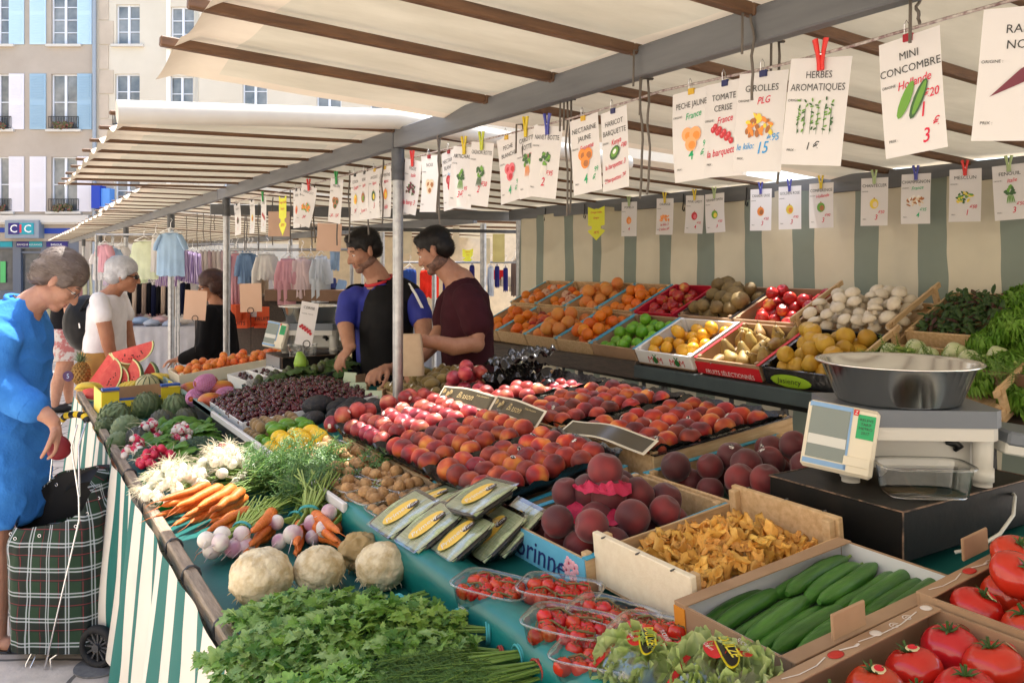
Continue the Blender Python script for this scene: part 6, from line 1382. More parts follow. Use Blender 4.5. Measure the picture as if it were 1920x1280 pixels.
C(1297, 'PECHE JAUNE', ('France', 'g'), 'round peach orange', eu('4', '99', 'g'), ('clip', 'gold'), 'white price card reading PECHE JAUNE with green prices', -2, 4)
C(1360, 'TOMATE|CERISE', ('France', 'r'), 'berries red pink', [('la barquette:', -.185, -.0, 'r', .026)], ('clip', 'navy'), 'white price card reading TOMATE CERISE', 2, -2)
C(1432, 'GIROLLES', ('PLG', 'r'), 'pile orange brown yellow', [('le kilo:', -.185, -.035, 'b', .022), ('15', -.195, .012, 'b', .040), ('€95', -.165, .040, 'b', .024)], ('clip', 'navy'), 'white price card reading GIROLLES with blue prices', 5, 8)
C(1540, 'HERBES|AROMATIQUES', None, 'herbs', [('1 €', -.205, 0, 'k', .024)], ('peg', 'red'), 'white price card reading HERBES AROMATIQUES', 6, 20)
C(1703, 'MINI|CONCOMBRE', ('Hollande', 'r'), 'cukes', [('€20', -.135, .042, 'r', .024), ('1', -.170, .022, 'r', .040), ('3', -.222, .025, 'r', .040), ('€', -.195, .048, 'r', .026)], ('clip', 'crimson'), 'white price card reading MINI CONCOMBRE', -4, -2)
C(1925, 'RADIS|NOIR', None, 'radish', [], None, 'white price card cut off by the right edge of the photo', 5, 20)
C(1150, 'HARICOT|BARQUETTE', ('Kenya', 'r'), 'box', [('€80', -.120, .045, 'r', .020), ('la barquette: 3', -.172, 0, 'r', .021), ('2 barquettes: 7€', -.212, 0, 'r', .019)], ('clip', 'navy'), 'white price card reading HARICOT BARQUETTE', -3, -4)
C(1094, 'NECTARINE|JAUNE', ('Espagne', 'r'), 'round orange brown', eu('4', '99', 'g', -.21), ('clip', 'gold'), 'white price card reading NECTARINE JAUNE', -5, 4)
C(1028, 'NAVET BOTTE', None, 'bunch white', [('2', -.200, -.0, 'r', .040), ('€95', -.165, .026, 'r', .024)], ('peg', 'blue'), 'white price card reading NAVET BOTTE', 8, 12)
C(988, 'CAROTTE|BOTTE', ('Espagne', 'r'), 'bunch orange', [('2', -.215, .0, 'r', .036)], ('peg', 'yellow'), 'white price card reading CAROTTE BOTTE', -5, 0, z=2.07)
C(950, 'PECHE|BLANCHE', None, 'round pink red', eu('4', '99', 'g', -.21), ('clip', 'gold'), 'white price card reading PECHE BLANCHE', -7, 2)
C(905, 'OIGNON BOTTE', None, 'bunch dgreen', [('2', -.19, .0, 'r', .036), ('€50', -.165, .03, 'r', .026)], ('peg', 'lime'), 'white price card reading OIGNON BOTTE', 9, 10)
C(872, 'ARTICHAUT', None, 'bunch green', [('3€', -.20, .0, 'r', .036), ('95', -.17, .03, 'r', .022)], ('peg', 'yellow'), 'white price card with an artichoke and 3 euro price', 8, 14)
C(842, 'NECTARINE|BLANCHE', ('France', 'b'), 'round red pink', [('3€', -.21, .01, 'r', .032)], ('clip', 'crimson'), 'white price card reading NECTARINE BLANCHE', -5, 0)
C(805, 'NOIX', None, 'round cream brown', [], ('clip', 'crimson'), 'white price card with walnuts and no price', 3, 6)
for u, ti, og, pc, pr, fs, lb, sw, yw in [(775, 'FIGUE', ('Italie', 'r'), 'pile purple dgreen', [('la barq: 3', -.2, 0, 'r', .03)], ('peg', 'red'), 'white price card swinging right of the post', 12, 8), (756, 'PECHE PLATE', ('Espagne', 'r'), 'one red green', [('3€', -.2, 0, 'r', .03)], ('clip', 'black'), 'white price card directly right of the post', 0, 0),
    (722, 'CLEMENTINE', ('Maroc', 'r'), 'one orange yellow', [('le kilo', -.2, 0, 'r', .03)], ('clip', 'gold'), 'white price card with an orange, directly left of the post', 1, 0), (703, 'AVOCAT', ('Perou', 'r'), 'one dgreen yellow', [('3', -.19, 0, 'r', .04)], ('clip', 'gold'), 'white price card with an avocado, second left of the post', 0, 0), (684, 'KIWI', ('Italie', 'r'), 'one brown green', [('5 pour 3', -.2, 0, 'r', .026)], ('clip', 'black'), 'white price card with a kiwi, third left of the post', 0, 0), (666, 'CITRON', ('Espagne', 'r'), 'one yellow orange', [('3€', -.2, 0, 'r', .03)], ('clip', 'black'), 'white price card with a lemon, fourth left of the post', 0, 0),
    (632, 'MELON', None, 'round brown dgreen', [('3€ - 15€', -.21, 0, 'r', .028)], ('peg', 'green'), 'white price card with two melons under a green peg', 8, 10), (580, 'ABRICOT', None, 'pile orange green', [('3€', -.2, 0, 'r', .03)], ('peg', 'red'), 'white price card twisted beside the melon card', 16, 24), (568, 'PASTEQUE', None, 'one green red', [('1', -.2, 0, 'r', .03)], ('clip', 'black'), 'white price card behind the twisted one', 0, -6), (556, 'FIGUE', None, 'one orange red', [('3', -.2, 0, 'r', .03)], ('clip', 'black'), 'white price card left of the twisted one', 0, 0),
    (494, 'CERISE', None, 'berries red purple', [('5', -.2, 0, 'r', .03)], ('peg', 'green'), 'small white price card third from the slim post', 2, 0), (472, 'MANGUE', None, 'one yellow red', [('2', -.2, 0, 'r', .03)], ('clip', 'black'), 'small white price card second from the slim post', 0, 0), (444, 'RAISIN', None, 'one purple dgreen', [('2', -.2, 0, 'r', .03)], ('clip', 'black'), 'small white price card closest to the slim post', -6, 6)]:
    C(u, ti, og, pc, pr, fs, lb, sw, yw)
XR, ZR = 3.74, 2.03
for u, ti, og, pc, pr, fs, lb, sw in [(1180, 'POMELO', None, 'one orange peach', [('4', -.2, .0, 'r', .034)], ('peg', 'pale'), 'white card with a grapefruit on the striped curtain', 1), (1247, 'ORANGE', None, 'pile orange peach', [('le kilo 3', -.18, 0, 'r', .024), ('2 kilos 6€', -.21, 0, 'r', .024)], ('peg', 'yellow'), 'white card with orange slices on the striped curtain', 2), (1303, 'PINK LADY', None, 'one red pink', [('4', -.21, .01, 'r', .036), ('€95', -.18, .035, 'r', .022)], ('peg', 'yellow'), 'white card with a glossy red apple on the striped curtain', 3), (1340, 'GRANNY SMITH', None, 'one green yellow', [('3', -.21, .01, 'r', .036), ('€50', -.18, .035, 'r', .022)], ('peg', 'pale'), 'white card with a green apple on the striped curtain', -2),
    (1427, 'CANADA GRISE', None, 'one orange brown', [('3', -.21, .01, 'r', .036), ('€50', -.18, .035, 'r', .022)], ('peg', 'blue'), 'white card with a russet apple tied by a grey cord', 1), (1481, 'GOLDEN ROSE', None, 'one yellow orange', [('3', -.21, .01, 'r', .036), ('€90', -.18, .035, 'r', .022)], ('peg', 'blue'), 'white card with a yellow apple under a blue peg', 0), (1540, 'CONFERENCE', ('Hollande', 'r'), 'one green brown', [('3', -.21, .01, 'r', .036), ('€90', -.18, .035, 'r', .022)], ('peg', 'yellow'), 'white card reading CONFERENCE with two pears', 0), (1640, 'CHANTECLER', None, 'one yellow cream', [('3', -.21, .01, 'r', .036), ('€50', -.18, .035, 'r', .022)], ('peg', 'pale'), 'white card reading CHANTECLER', 1), (1718, 'CHAMPIGNON', ('France', 'g'), 'pile cream white brown', [('4', -.21, .01, 'g', .036), ('€95', -.18, .035, 'g', .022)], ('peg', 'blue'), 'white card reading CHAMPIGNON with green prices', 1), (1810, 'MESCLUN', None, 'pile green dgreen yellow', [('1', -.21, .01, 'r', .036), ('€50', -.18, .035, 'r', .022)], ('peg', 'red'), 'white card reading MESCLUN under a red peg', 1), (1892, 'FENOUIL', ('Italie', 'r'), 'bunch green', [('3', -.21, .01, 'r', .036), ('€50', -.18, .035, 'r', .022)], ('peg', 'pale'), 'white card reading FENOUIL at the right edge', -3)]:
    C(u, ti, og, pc, pr, fs, lb, sw, 12, z=ZR, x=XR)
LIME_ = flat('fluorescent_lime_card', (222, 225, 40), .5)
for u, x, z, w, h, lb in [(1118, 3.74, 2.02, .17, .25, 'lime arrow shaped card with red handwriting on the striped curtain'), (530, 1.56, 2.04, .11, .26, 'lime arrow shaped tag hanging on the front line'), (877, 5.4, 1.80, .24, .20, 'lime card with handwriting hanging in the stall behind')]:
    t = thing('arrow_card', lb, 'price card', T(x, Y(u, x), z) @ RZ(-90+8)); a = w/2; link('card', MB().prism([(-a, 0), (-.02, -.02), (0, -.015), (.02, -.02), (a, 0), (a, -h*.55), (a*.55, -h*.58), (a*.55, -h*.66), (a, -h*.70), (a, -h*.74), (0, -h), (-a, -h*.74), (-a, -h*.70), (-a*.55, -h*.66), (-a*.55, -h*.58), (-a, -h*.55)], .002), LIME_, t)
    tx = MB(); tx.text('Orange à table', .024, 0, T(0, -.002, -.05), .3, sx=.8); tx.text('Espagne', .022, 0, T(0, -.002, -.09), .3, sx=.8); tx.text('3€95', .028, 0, T(0, -.002, -.20), .3, sx=.9); link('lettering', tx, RED_INK, t)
BACKC = mat('beige_card_back', lin((205, 172, 150)), lin((196, 162, 140)), .7, 4)
def plain_card(lb, p, w, h, rz, sw=0): return tag(link('hanging_card', MB().grid(lambda a, b: ((a-.5)*w, .004*math.sin(3*b), (b-.5)*h), 3, 3), BACKC, None, T(*p) @ RZ(RZc+rz) @ RY(sw)), lb, 'card')
plain_card('beige card hanging below the lime arrow tag', AT(523, 420, x=1.62), .145, .17, 3); plain_card('beige card hanging above the seller in the black vest', AT(617, 445, x=1.62), .14, .16, 3, 3); 
def holder(lb, u, v, D, w, h, sw, zb, mt, seed):
    p = AT(u, v, D=D); t = thing('card_holder', lb, 'card holder', T(*p) @ RZ(RZc)); link('card', MB().grid(lambda a, b: ((a-.5)*w, .003*math.sin(3*b), (b-.5)*h), 3, 3), mt, t, RY(sw))
    link('wire', MB().tube([(0, .004, zb-p.z), (0, .004, -h/2-.02)]+[(.02*math.sin(a), -.004, -h/2+.0-.02*math.cos(a)+.01) for a in [i*.5 for i in range(13)]], .0022, 6), BLACK, t); return t
holder('beige card on a wire holder in front of the woman in black', 366, 572, 5.6, .15, .20, 4, 1.0, BACKC, 1); holder('beige card on a wire holder left of the far scale', 470, 558, 5.5, .145, .19, -2, 1.0, BACKC, 2)
t = holder('tall white cherry price card on a green wire holder', 575, 607, 4.75, .10, .25, 10, .95, PAPER, 3); tx = MB(); tx.text('CERISE', .022, 0, T(.0, -.004, .085)); tx.text('ORIGINE : FRANCE', .008, 0, T(-.005, -.004, .055)); c_ = t.children[0]; link('lettering', tx, DARK_INK, c_); pm, pc = picture('berries red purple', .1); link('picture', pm, pc, c_, T(0, -.004, -.03)); 
# string and cords
st = [(XF, .35, 2.085), (XF, Y(1780, XF), 2.075), (XF, Y(1600, XF), 2.068), (XF, Y(1460, XF), 2.066), (XF, Y(1240, XF), 2.078), (XF, Y(1180, XF), 2.072), (XF, Y(1070, XF), 2.066), (XF, 3.3, 2.07), (XF, 5, 2.066), (XF, 6.7, 2.08)]
tag(link('string_line', MB().tube(st, .0035, 6), mat('braided_string', (.5, .46, .42), (.2, .12, .12), .8, 90)), 'braided string along the front beam that carries the price cards', 'string')
def cord(lb, u, v0, v1, x, r=.0045, loop=True):
    y = Y(u, x); z0, z1 = AT(u, v0, x=x).z, AT(u, v1, x=x).z; n = 10; w = U(-.02, .02)
    pts = [(x-.028, y, z0-.10), (x-.026, y, z0), (x+.02, y, z0+.005)] if loop else []
    pts += [(x+.004*math.sin(i*.9+u), y+w*math.sin(math.pi*i/n)+.0025*math.sin(i*1.7+u), z0-(z0-z1)*i/n) for i in range(n+1)]
    tag(link('cord', MB().tube(pts, r, 6), CABLE), lb, 'cord', 'cords hanging from the beams')
cl = [(1202, 97, 372, 1.52), (1214, 150, 365, 1.52), (1407, 25, 188, 1.5), (1460, 80, 345, 1.6), (1722, -10, 45, 1.55), (1063, 190, 405, 1.56), (1070, 188, 400, 1.58), (980, 235, 330, 1.56), (820, 215, 400, 1.52), (826, 250, 420, 1.55), (718, 300, 420, 1.55), (690, 315, 440, 1.6), (655, 320, 455, 1.6), (632, 325, 460, 1.6), (590, 345, 455, 1.6), (584, 350, 465, 1.65), (545, 355, 460, 1.7), (512, 370, 460, 1.7), (485, 380, 470, 1.75), (458, 385, 470, 1.75), (462, 385, 465, 1.8), (370, 400, 468, 1.9), (382, 400, 450, 1.9), (395, 395, 460, 1.9), (350, 405, 470, 1.9), (402, 400, 432, 1.9)]
for i, (u, v0, v1, x) in enumerate(cl): cord('grey cord hanging from the beams among the price cards', u, v0, v1, x, .0034 if u > 900 else .004, u > 900)
# ---------------- shopping trolley
def plaid():
    m = mat('green_tartan', (.012, .045, .018), rough=.8); nt = m.node_tree; L = nt.links.new; b = nt.nodes['Principled BSDF']; tc = nd(nt, 'TexCoord'); sp = nd(nt, 'SeparateXYZ'); L(tc.outputs['Object'], sp.inputs[0])
    an = nd(nt, 'Math', operation='ARCTAN2'); L(sp.outputs[1], an.inputs[0]); L(sp.outputs[0], an.inputs[1]); au = nd(nt, 'Math', operation='MULTIPLY', i_1=.19); L(an.outputs[0], au.inputs[0])
    def lines(src, off, w):
        a = nd(nt, 'Math', operation='ADD', i_1=10+off); L(src, a.inputs[0]); d = nd(nt, 'Math', operation='DIVIDE', i_1=.098); L(a.outputs[0], d.inputs[0]); f = nd(nt, 'Math', operation='FRACT'); L(d.outputs[0], f.inputs[0]); l = nd(nt, 'Math', operation='LESS_THAN', i_1=w); L(f.outputs[0], l.inputs[0]); return l.outputs[0]
    cur = None
    def mixin(fac, col, amt):
        nonlocal cur
        q = nd(nt, 'Math', operation='MULTIPLY', i_1=amt); L(fac, q.inputs[0]); x = nd(nt, 'Mix', data_type='RGBA'); L(q.outputs[0], x.inputs[0]); x.inputs[7].default_value = (*col, 1)
        if cur is None: x.inputs[6].default_value = (.008, .036, .014, 1)
        else: L(cur, x.inputs[6])
        cur = x.outputs[2]
    for src in (au.outputs[0], sp.outputs[2]):
        mixin(lines(src, .05, .34), (.004, .008, .007), .8)
        mixin(lines(src, .045, .03), (.30, .02, .03), .5)
    for src in (au.outputs[0], sp.outputs[2]):
        for o_ in (0, .013): mixin(lines(src, o_, .055), (.50, .54, .58), .65)
    L(cur, b.inputs['Base Color']); return m
tM = T(.235, 3.87, 0) @ RZ(RZc)
t = thing('shopping_trolley', 'green tartan shopping trolley standing between the woman in blue and the table', 'trolley', tM)
def bag_f(u, v):
    a = 2*math.pi*u; w = .185*(1+.05*math.sin(math.pi*v)-.03*v); d = .145*(1-.1*v); e = .55; c, s_ = math.cos(a), math.sin(a)
    top = .585+.055*c+.085*s_; x = math.copysign(abs(c)**e, c)*w; y = math.copysign(abs(s_)**e, s_)*d
    if v > .86: k = (v-.86)/.14; x *= 1-.10*k+.05*math.sin(5*a)*k; y *= 1-.15*k
    return (x+.012*mnoise.noise((c*2, s_*2, v*5))-.02*v, y+.01*mnoise.noise((c*3, s_*3, v*5+4)), .055+(top-.0)*v)
TART = plaid(); link('bag', MB().grid(bag_f, 64, 24), TART, t)
link('bag_bottom', MB().grid(lambda u, v: tuple(Vector(bag_f(u, 0))*v+Vector((0, 0, .055*(1-v)-.012*(1-v)))), 64, 1), TART, t)
link('bag_lining', MB().grid(lambda u, v: (bag_f(u, .99-.3*v)[0]*.965, bag_f(u, .99-.3*v)[1]*.965, bag_f(u, .99-.3*v)[2]), 64, 4), flat('black_lining', (16, 16, 18), .7), t)
def flap(u, v): return (-.10+.34*u+.05*v, .10-.01*v, .655+.095*math.sin(u*2.4)*(1-.2*v)+.02*mnoise.noise((u*4, v*3, 2))-.10*max(0, u-.6)*2*v)
link('flap', MB().grid(lambda u, v: (-.10+.32*u, .13-.16*v*u, .60+.14*math.sin(.4+u*1.9)-.05*v-.16*max(0, u-.7)*3*.6), 20, 6), flat('black_flap', (20, 20, 22), .7), t)
link('flap_cover', MB().grid(lambda u, v: (.10+.13*u, .07-.10*v, .745-.06*u-.17*v*(.35+.65*u)-.05*u*u), 10, 8), TART, t)
rg = MB()
for i in range(10): a = -2.6+i*.5; p = bag_f(a/(2*math.pi) % 1, .93); rg.tube([Vector(p)*1.0+Vector((.0, -.005, .006*math.cos(k))) + Vector((.006*math.sin(k), 0, 0)) for k in [j*.8 for j in range(9)]], .0018, 5)
link('eyelets', rg, CHROME, t)
wf = lambda u, v, y=-.155: ((u-130)/453., y, (1209-v)/453.)
link('frame', MB().tube([wf(134, 1235), wf(124, 1215), wf(130, 1200), wf(190, 940), wf(189, 900), wf(176, 812), wf(178, 775, -.12)], .0035, 8), CHROME, t); link('frame', MB().tube([wf(134, 1235), wf(141, 1215), wf(138, 1190), wf(170, 1170, -.1), wf(210, 1145, -.02)], .0035, 8), CHROME, t)
link('frame', MB().tube([wf(194, 960, .1), wf(190, 1010, .1), wf(200, 1140, .08), wf(180, 778, .12)][:3], .0035, 8), CHROME, t)
link('stand_wire', MB().tube([wf(96, 1180, -.1), wf(86, 1205, -.12), wf(88, 1215, -.14), wf(97, 1212, -.14), wf(100, 1190, -.1)], .003, 8), CHROME, t)
link('handle_wire', MB().tube([wf(98, 890, .0), wf(106, 815, .0), wf(124, 775, -.0)], .004, 8), CHROME, t); link('handle_wire', MB().tube([wf(190, 900, -.155), wf(176, 815, -.1), wf(176, 775, -.04)], .004, 8), CHROME, t)
hp = [wf(121, 776, 0), wf(130, 768, -.01), wf(150, 764, -.02), wf(168, 765, -.03), wf(178, 776, -.04)]; g = MB()
for i in range(8):
    def pt(k): k = k*(len(hp)-1)/8; j = min(int(k), len(hp)-2); return Vector(hp[j]).lerp(Vector(hp[j+1]), k-j)
    g.tube([pt(i), pt(i+1)], .0135, 10, i % 2)
link('taped_grip', g, [flat('yellow_tape', (225, 190, 30), .5), BLACK], t)
for s_, (wx, wy) in enumerate([(.198, -.135), (.205, .13)]):
    Mw = T(wx, wy, .083) @ RZ(-14) @ RX(90); w = link('wheel', MB().lathe([(.058, -.018), (.072, -.021), (.082, -.012), (.084, 0), (.082, .012), (.072, .021), (.058, .018), (.056, 0), (.058, -.018)], 36), flat('tyre_rubber', (24, 24, 26), .75), t, Mw)
    sp_ = MB()
    for i in range(12): a = i*math.pi/6; sp_.box((.036, 0, 0), (.044, .007, .012), 0, RZ(math.degrees(a)))
    sp_.tube([(0, 0, -.02), (0, 0, .02)], .016, 14); link('spokes', sp_, flat('hub_grey', (70, 70, 72), .4), w)
link('axle', MB().tube([(.198, -.14, .083), (.205, .14, .083)], .005, 8), CHROME, t)
# ================================================================ THE STALLS BEYOND: clothes, tables, boxes
GM = {}
def cloth(c, tr=.2):
    if c not in GM: GM[c] = mat('cloth_%d_%d_%d' % c, lin(c), shade(lin(c)[:3], .85), .9, 8, trans=tr, spec=.12)
    return GM[c]
def hanger(t, w, z=0): link('hanger', MB().tube([(-w*.42, 0, z-.05), (0, 0, z), (w*.42, 0, z-.05), (-w*.42, 0, z-.05)], .005, 5), WHITE, t); link('hook', MB().tube([(0, 0, z), (0, 0, z+.05), (.02, 0, z+.075), (.0, 0, z+.095)], .003, 5), CHROME, t)
def garment(name, lb, cat, p, w, h, c, rz=0, sleeves=0, split=False, group=None, flare=1.1, c2=None):
    t = thing(name, lb, cat, T(*p) @ RZ(RZc+rz), group); s = U(0, 9)
    def half(sg):
        def f(u, v):
            a = 2*u-1; k = (.72+.28*min(1, v*6))*(1+(flare-1)*v); x = a*w*.5*k; y = sg*(.025+.03*v)*(1-a*a)**.5+.012*mnoise.noise((a*4+s, v*3, sg))*(v+.2)+.008*math.sin(a*14+s)*v
            z = -h*v-(.05*(1-abs(a))**2 if v == 0 and sg < 0 else 0)-.04*abs(a)*(v < .06)+.01*math.sin(a*9+s)*v; return (x, y, z)
        return f
    m = [cloth(c), cloth(c2 or c)]
    b = MB(); b.grid(half(-1), 14, 10, mfn=lambda u, v: 1 if c2 and (int(u*14) % 3 == 0) else 0); b.grid(half(1), 14, 10); link('body', b, m, t)
    if sleeves:
        for sg in (-1, 1): link('sleeve', MB().tube([(sg*w*.34, 0, -.05), (sg*w*.52, 0, -.10-sleeves*.35), (sg*w*.60, .01, -.08-sleeves)], [.045, .055, .045], 8, 0, None, True, .5), cloth(c), t)
    if split: link('trouser_legs', (lambda b: (b.tube([(-w*.18, 0, -h*.9), (-w*.2, 0, -h*1.75)], [.075, .07], 8, 0, None, True, .4), b.tube([(w*.18, 0, -h*.9), (w*.2, 0, -h*1.75)], [.075, .07], 8, 0, None, True, .4), b)[2])(MB()), cloth(c), t)
    hanger(t, w, .03); return t
PINKC, BLUEC, WHITEC, DENIM, LILAC, MINT = (225, 170, 180), (165, 195, 225), (225, 222, 220), (110, 140, 175), (150, 125, 175), (222, 230, 200)
def G(u, v, D, wpx, hpx, c, lb, name='shirt', cat='clothes', **k):
    p = AT(u, v, D=D); return garment(name, lb, cat, p, wpx*D/F, hpx*D/F, c, **k)
G(320, 432, 8.5, 48, 85, (170, 200, 228), 'light blue blouse hanging behind the second post', sleeves=.12, flare=1.15)
G(270, 448, 9.2, 44, 75, MINT, 'pale mint camisole hanging left of the blue blouse', 'camisole', flare=1.25)
G(258, 470, 9.4, 30, 60, (215, 228, 190), 'pale green top hanging behind the mint camisole', flare=1.2)
G(292, 440, 9.0, 16, 70, WHITEC, 'narrow white top between the camisole and the blue blouse')
for i in range(5): G(334+9*i, 462+2*i, 9.6+.1*i, 15, 62, (140, 118, 170), 'lilac striped dress in the row right of the blue blouse', 'dress', group='lilac striped dresses', c2=(215, 200, 225), rz=50)
for i in range(3): G(300+14*i, 510, 9.9, 16, 26, (150, 120, 170), 'lilac striped skirt below the blue blouse', 'skirt', group='lilac striped skirts', c2=(225, 210, 225))
for i in range(13):
    c = [(22, 22, 26), (195, 175, 155), (28, 26, 30), (160, 140, 125), (20, 20, 24), (30, 34, 60)][i % 6]; G(244+9*i, 528+rnd.randint(-3, 3), 10.8, 11, 62, c, 'long %s trousers in the row at the back of the clothes stall' % ('beige' if c[0] > 100 else 'dark'), 'trousers', group='%s trousers in the back row' % ('beige' if c[0] > 100 else 'dark'), flare=.8)
for i in range(8): G(378+8*i, 466, 10.4, 9, 60, [(200, 185, 175), (215, 205, 195), (190, 165, 165)][i % 3], 'pale beige top in the packed row right of the lilac dresses', group='pale tops in the packed row', rz=60)
for i, (u, v, c, lb) in enumerate([(196, 455, PINKC, 'pink top hanging above the white haired woman'), (212, 462, BLUEC, 'blue top hanging beside the white haired woman'), (186, 470, WHITEC, 'white top hanging left of the white haired woman'), (205, 480, (200, 185, 205), 'lilac top hanging behind the white haired woman'), (228, 458, WHITEC, 'white blouse on a hanger above the white haired woman'), (240, 470, BLUEC, 'blue vest hanging left of the pale green top')]): G(u, v, 11+.2*i, 22, 55, c, lb, sleeves=.1)
G(443, 470, 7.6, 26, 120, PINKC, 'long pink dressing gown hanging right of the second post', 'dressing_gown', sleeves=.25, rz=30)
for i in range(3): G(457+7*i, 470, 7.5+.1*i, 20, 62, [(140, 170, 205), (105, 135, 170), (130, 160, 195)][i], ['pale denim shirt nearest the pink gown', 'dark denim shirt in the middle of three', 'denim shirt rightmost of three'][i], sleeves=.15, rz=40)
for i in range(4): G(472+9*i, 490, 8.6, 9, 62, [(205, 190, 170), (190, 170, 150)][i % 2], 'beige trousers in the row behind the white jacket', 'trousers', group='beige trousers behind the jacket', flare=.8)
G(500, 472, 7.4, 34, 52, (225, 222, 215), 'white knitted jacket hanging above the beige card', 'jacket', sleeves=.22)
G(540, 480, 7.2, 30, 52, (228, 172, 182), 'pink pyjama suit hanging above the far scale', 'pyjamas', sleeves=.22, split=True)
G(566, 478, 7.2, 26, 80, (228, 205, 205), 'pale pink nightdress hanging right of the pink pyjamas', 'nightdress', sleeves=.26, flare=1.3)
G(583, 478, 7.3, 16, 80, (215, 215, 212), 'off white nightdress behind the pale pink one', 'nightdress', flare=1.3)
G(602, 476, 7.2, 24, 52, (215, 222, 230), 'white baby suit hanging behind the seller in the black vest', 'baby_suit', sleeves=.18, split=True)
G(628, 460, 6.9, 20, 46, (160, 188, 222), 'light blue baby romper above the blue boxes', 'romper', flare=.8)
for i, (u, v, w, h, c, lb) in enumerate([(805, 502, 36, 56, (235, 60, 45), 'bright red towel hanging between the two sellers'), (768, 500, 26, 60, (55, 85, 160), 'blue top hanging left of the red towel'), (838, 515, 16, 50, (50, 50, 110), 'navy spotted top right of the red towel'), (906, 495, 12, 60, (70, 105, 130), 'teal trousers beside the lime card'), (920, 495, 12, 60, (200, 205, 212), 'grey trousers beside the lime card'), (932, 495, 9, 44, (55, 55, 120), 'navy spotted skirt left of the dark pole'), (948, 498, 9, 48, (55, 55, 120), 'navy spotted skirt right of the dark pole'), (966, 485, 16, 70, (125, 105, 95), 'brown dress hanging at the curtain edge'), (885, 493, 10, 50, (60, 55, 110), 'navy trousers behind the seller in maroon')]): G(u, v, 9.2+.1*i, w, h, c, lb, 'towel' if i == 0 else 'clothes', flare=1.0)
for i, (u, v, w, h, c, lb) in enumerate([(855, 450, 12, 50, (205, 190, 160), 'beige hanging card left of the lime card'), (912, 470, 14, 46, (200, 185, 150), 'beige hanging card right of the lime card'), (935, 465, 22, 52, (185, 170, 110), 'olive hanging card beside the dark pole'), (760, 452, 24, 46, (215, 205, 180), 'cream hanging card above the blue top')]): tag(link('hanging_card', MB().grid(lambda a, b: ((a-.5)*w*9/F, 0, (b-.5)*h*9/F), 2, 2), cloth(c, .05), None, T(*AT(u, v, D=8.6+.1*i)) @ RZ(RZc)), lb, 'card')
# clothes rails
for (u0, u1, v, D, lb) in [(180, 335, 440, 9.6, 'rail carrying the blouses'), (330, 440, 458, 10.2, 'rail carrying the lilac dresses'), (430, 660, 468, 7.4, 'rail carrying the baby clothes'), (240, 370, 524, 10.9, 'rail carrying the trousers'), (750, 975, 492, 9.6, 'rail carrying the clothes behind the fruit stall')]:
    a, b = AT(u0, v, D=D), AT(u1, v, D=D); t = thing('clothes_rail', lb, 'rail', T(*a)); link('bar', MB().tube([(0, 0, 0), b-a], .012, 8), STEEL, t)
    for q in (Vector((0, 0, 0)), b-a): link('upright', MB().tube([q, q-Vector((0, 0, a.z))], .014, 8), STEEL, t)
# tables with pale cloths
def table(lb, u0, u1, v, D, depth, col, zt=.80):
    a, b = AT(u0, v, D=D), AT(u1, v, D=D); L_ = (b-a).length; t = thing('clothes_table', lb, 'table', T(a.x, a.y, zt) @ RZ(RZc)); link('top', MB().box((L_/2, depth/2, -.01), (L_, depth, .02)), WOOD_OLD, t)
    link('cloth', MB().grid(lambda p, q: (L_*p, -.01-.03*q*(1+math.sin(p*L_*24)+.6*math.sin(p*L_*51)), .004-(zt-.04)*q), 140, 8), cloth(col), t); link('cloth_top', MB().box((L_/2, depth/2, .003), (L_+.01, depth+.01, .005)), cloth(col), t)
    for x in (.05, L_-.05): link('leg', MB().box((x, depth-.06, -zt/2-.01), (.04, .04, zt-.03)), STEEL, t)
    return t
table('clothes table with a gathered pale grey cloth behind the watermelons', 222, 372, 612, 10.4, 1.3, (200, 200, 206)); table('long table with a pale cloth behind the far scale', 375, 690, 600, 9.5, 1.0, (205, 200, 195)); table('long grey table behind the two sellers', 700, 1010, 585, 10.5, 1.0, (150, 155, 165)); table('farthest table at the end of the aisle', 150, 230, 600, 14, 1.2, (190, 195, 200))
fold = [(240, 600, (225, 175, 185)), (262, 598, (170, 195, 225)), (285, 602, (195, 205, 220)), (300, 596, (228, 190, 190)), (322, 604, (170, 185, 210)), (255, 585, (230, 200, 205)), (275, 580, (165, 195, 225)), (290, 585, (235, 190, 185)), (310, 580, (25, 25, 28)), (330, 575, (30, 28, 32)), (345, 598, (225, 215, 205)), (248, 574, (215, 225, 240)), (300, 570, (235, 205, 210)), (232, 590, (240, 215, 220)), (360, 590, (200, 190, 185)), (420, 590, (205, 200, 195)), (600, 585, (210, 205, 200))]
for i, (u, v, c) in enumerate(fold):
    p = AT(u, v, D=10.6+.5*(600-v)/25); tag(link('folded_garment', MB().ball((0, 0, 0), (.13, .10, .045), 14, 8, 0, None, lumpy(2.5, .3)), cloth(c), None, T(p.x, p.y, max(.83, p.z-.02)) @ RZ(U(0, 90))), 'crumpled %s garment lying on the clothes table, %s from the left' % ('black' if c[0] < 60 else 'pale blue' if c[2] > c[0]+8 else 'pale pink', ORD[min(19, sorted(fold).index((u, v, c)))]), 'clothes')
OC = flat('orange_carton', (232, 92, 40), .6); 
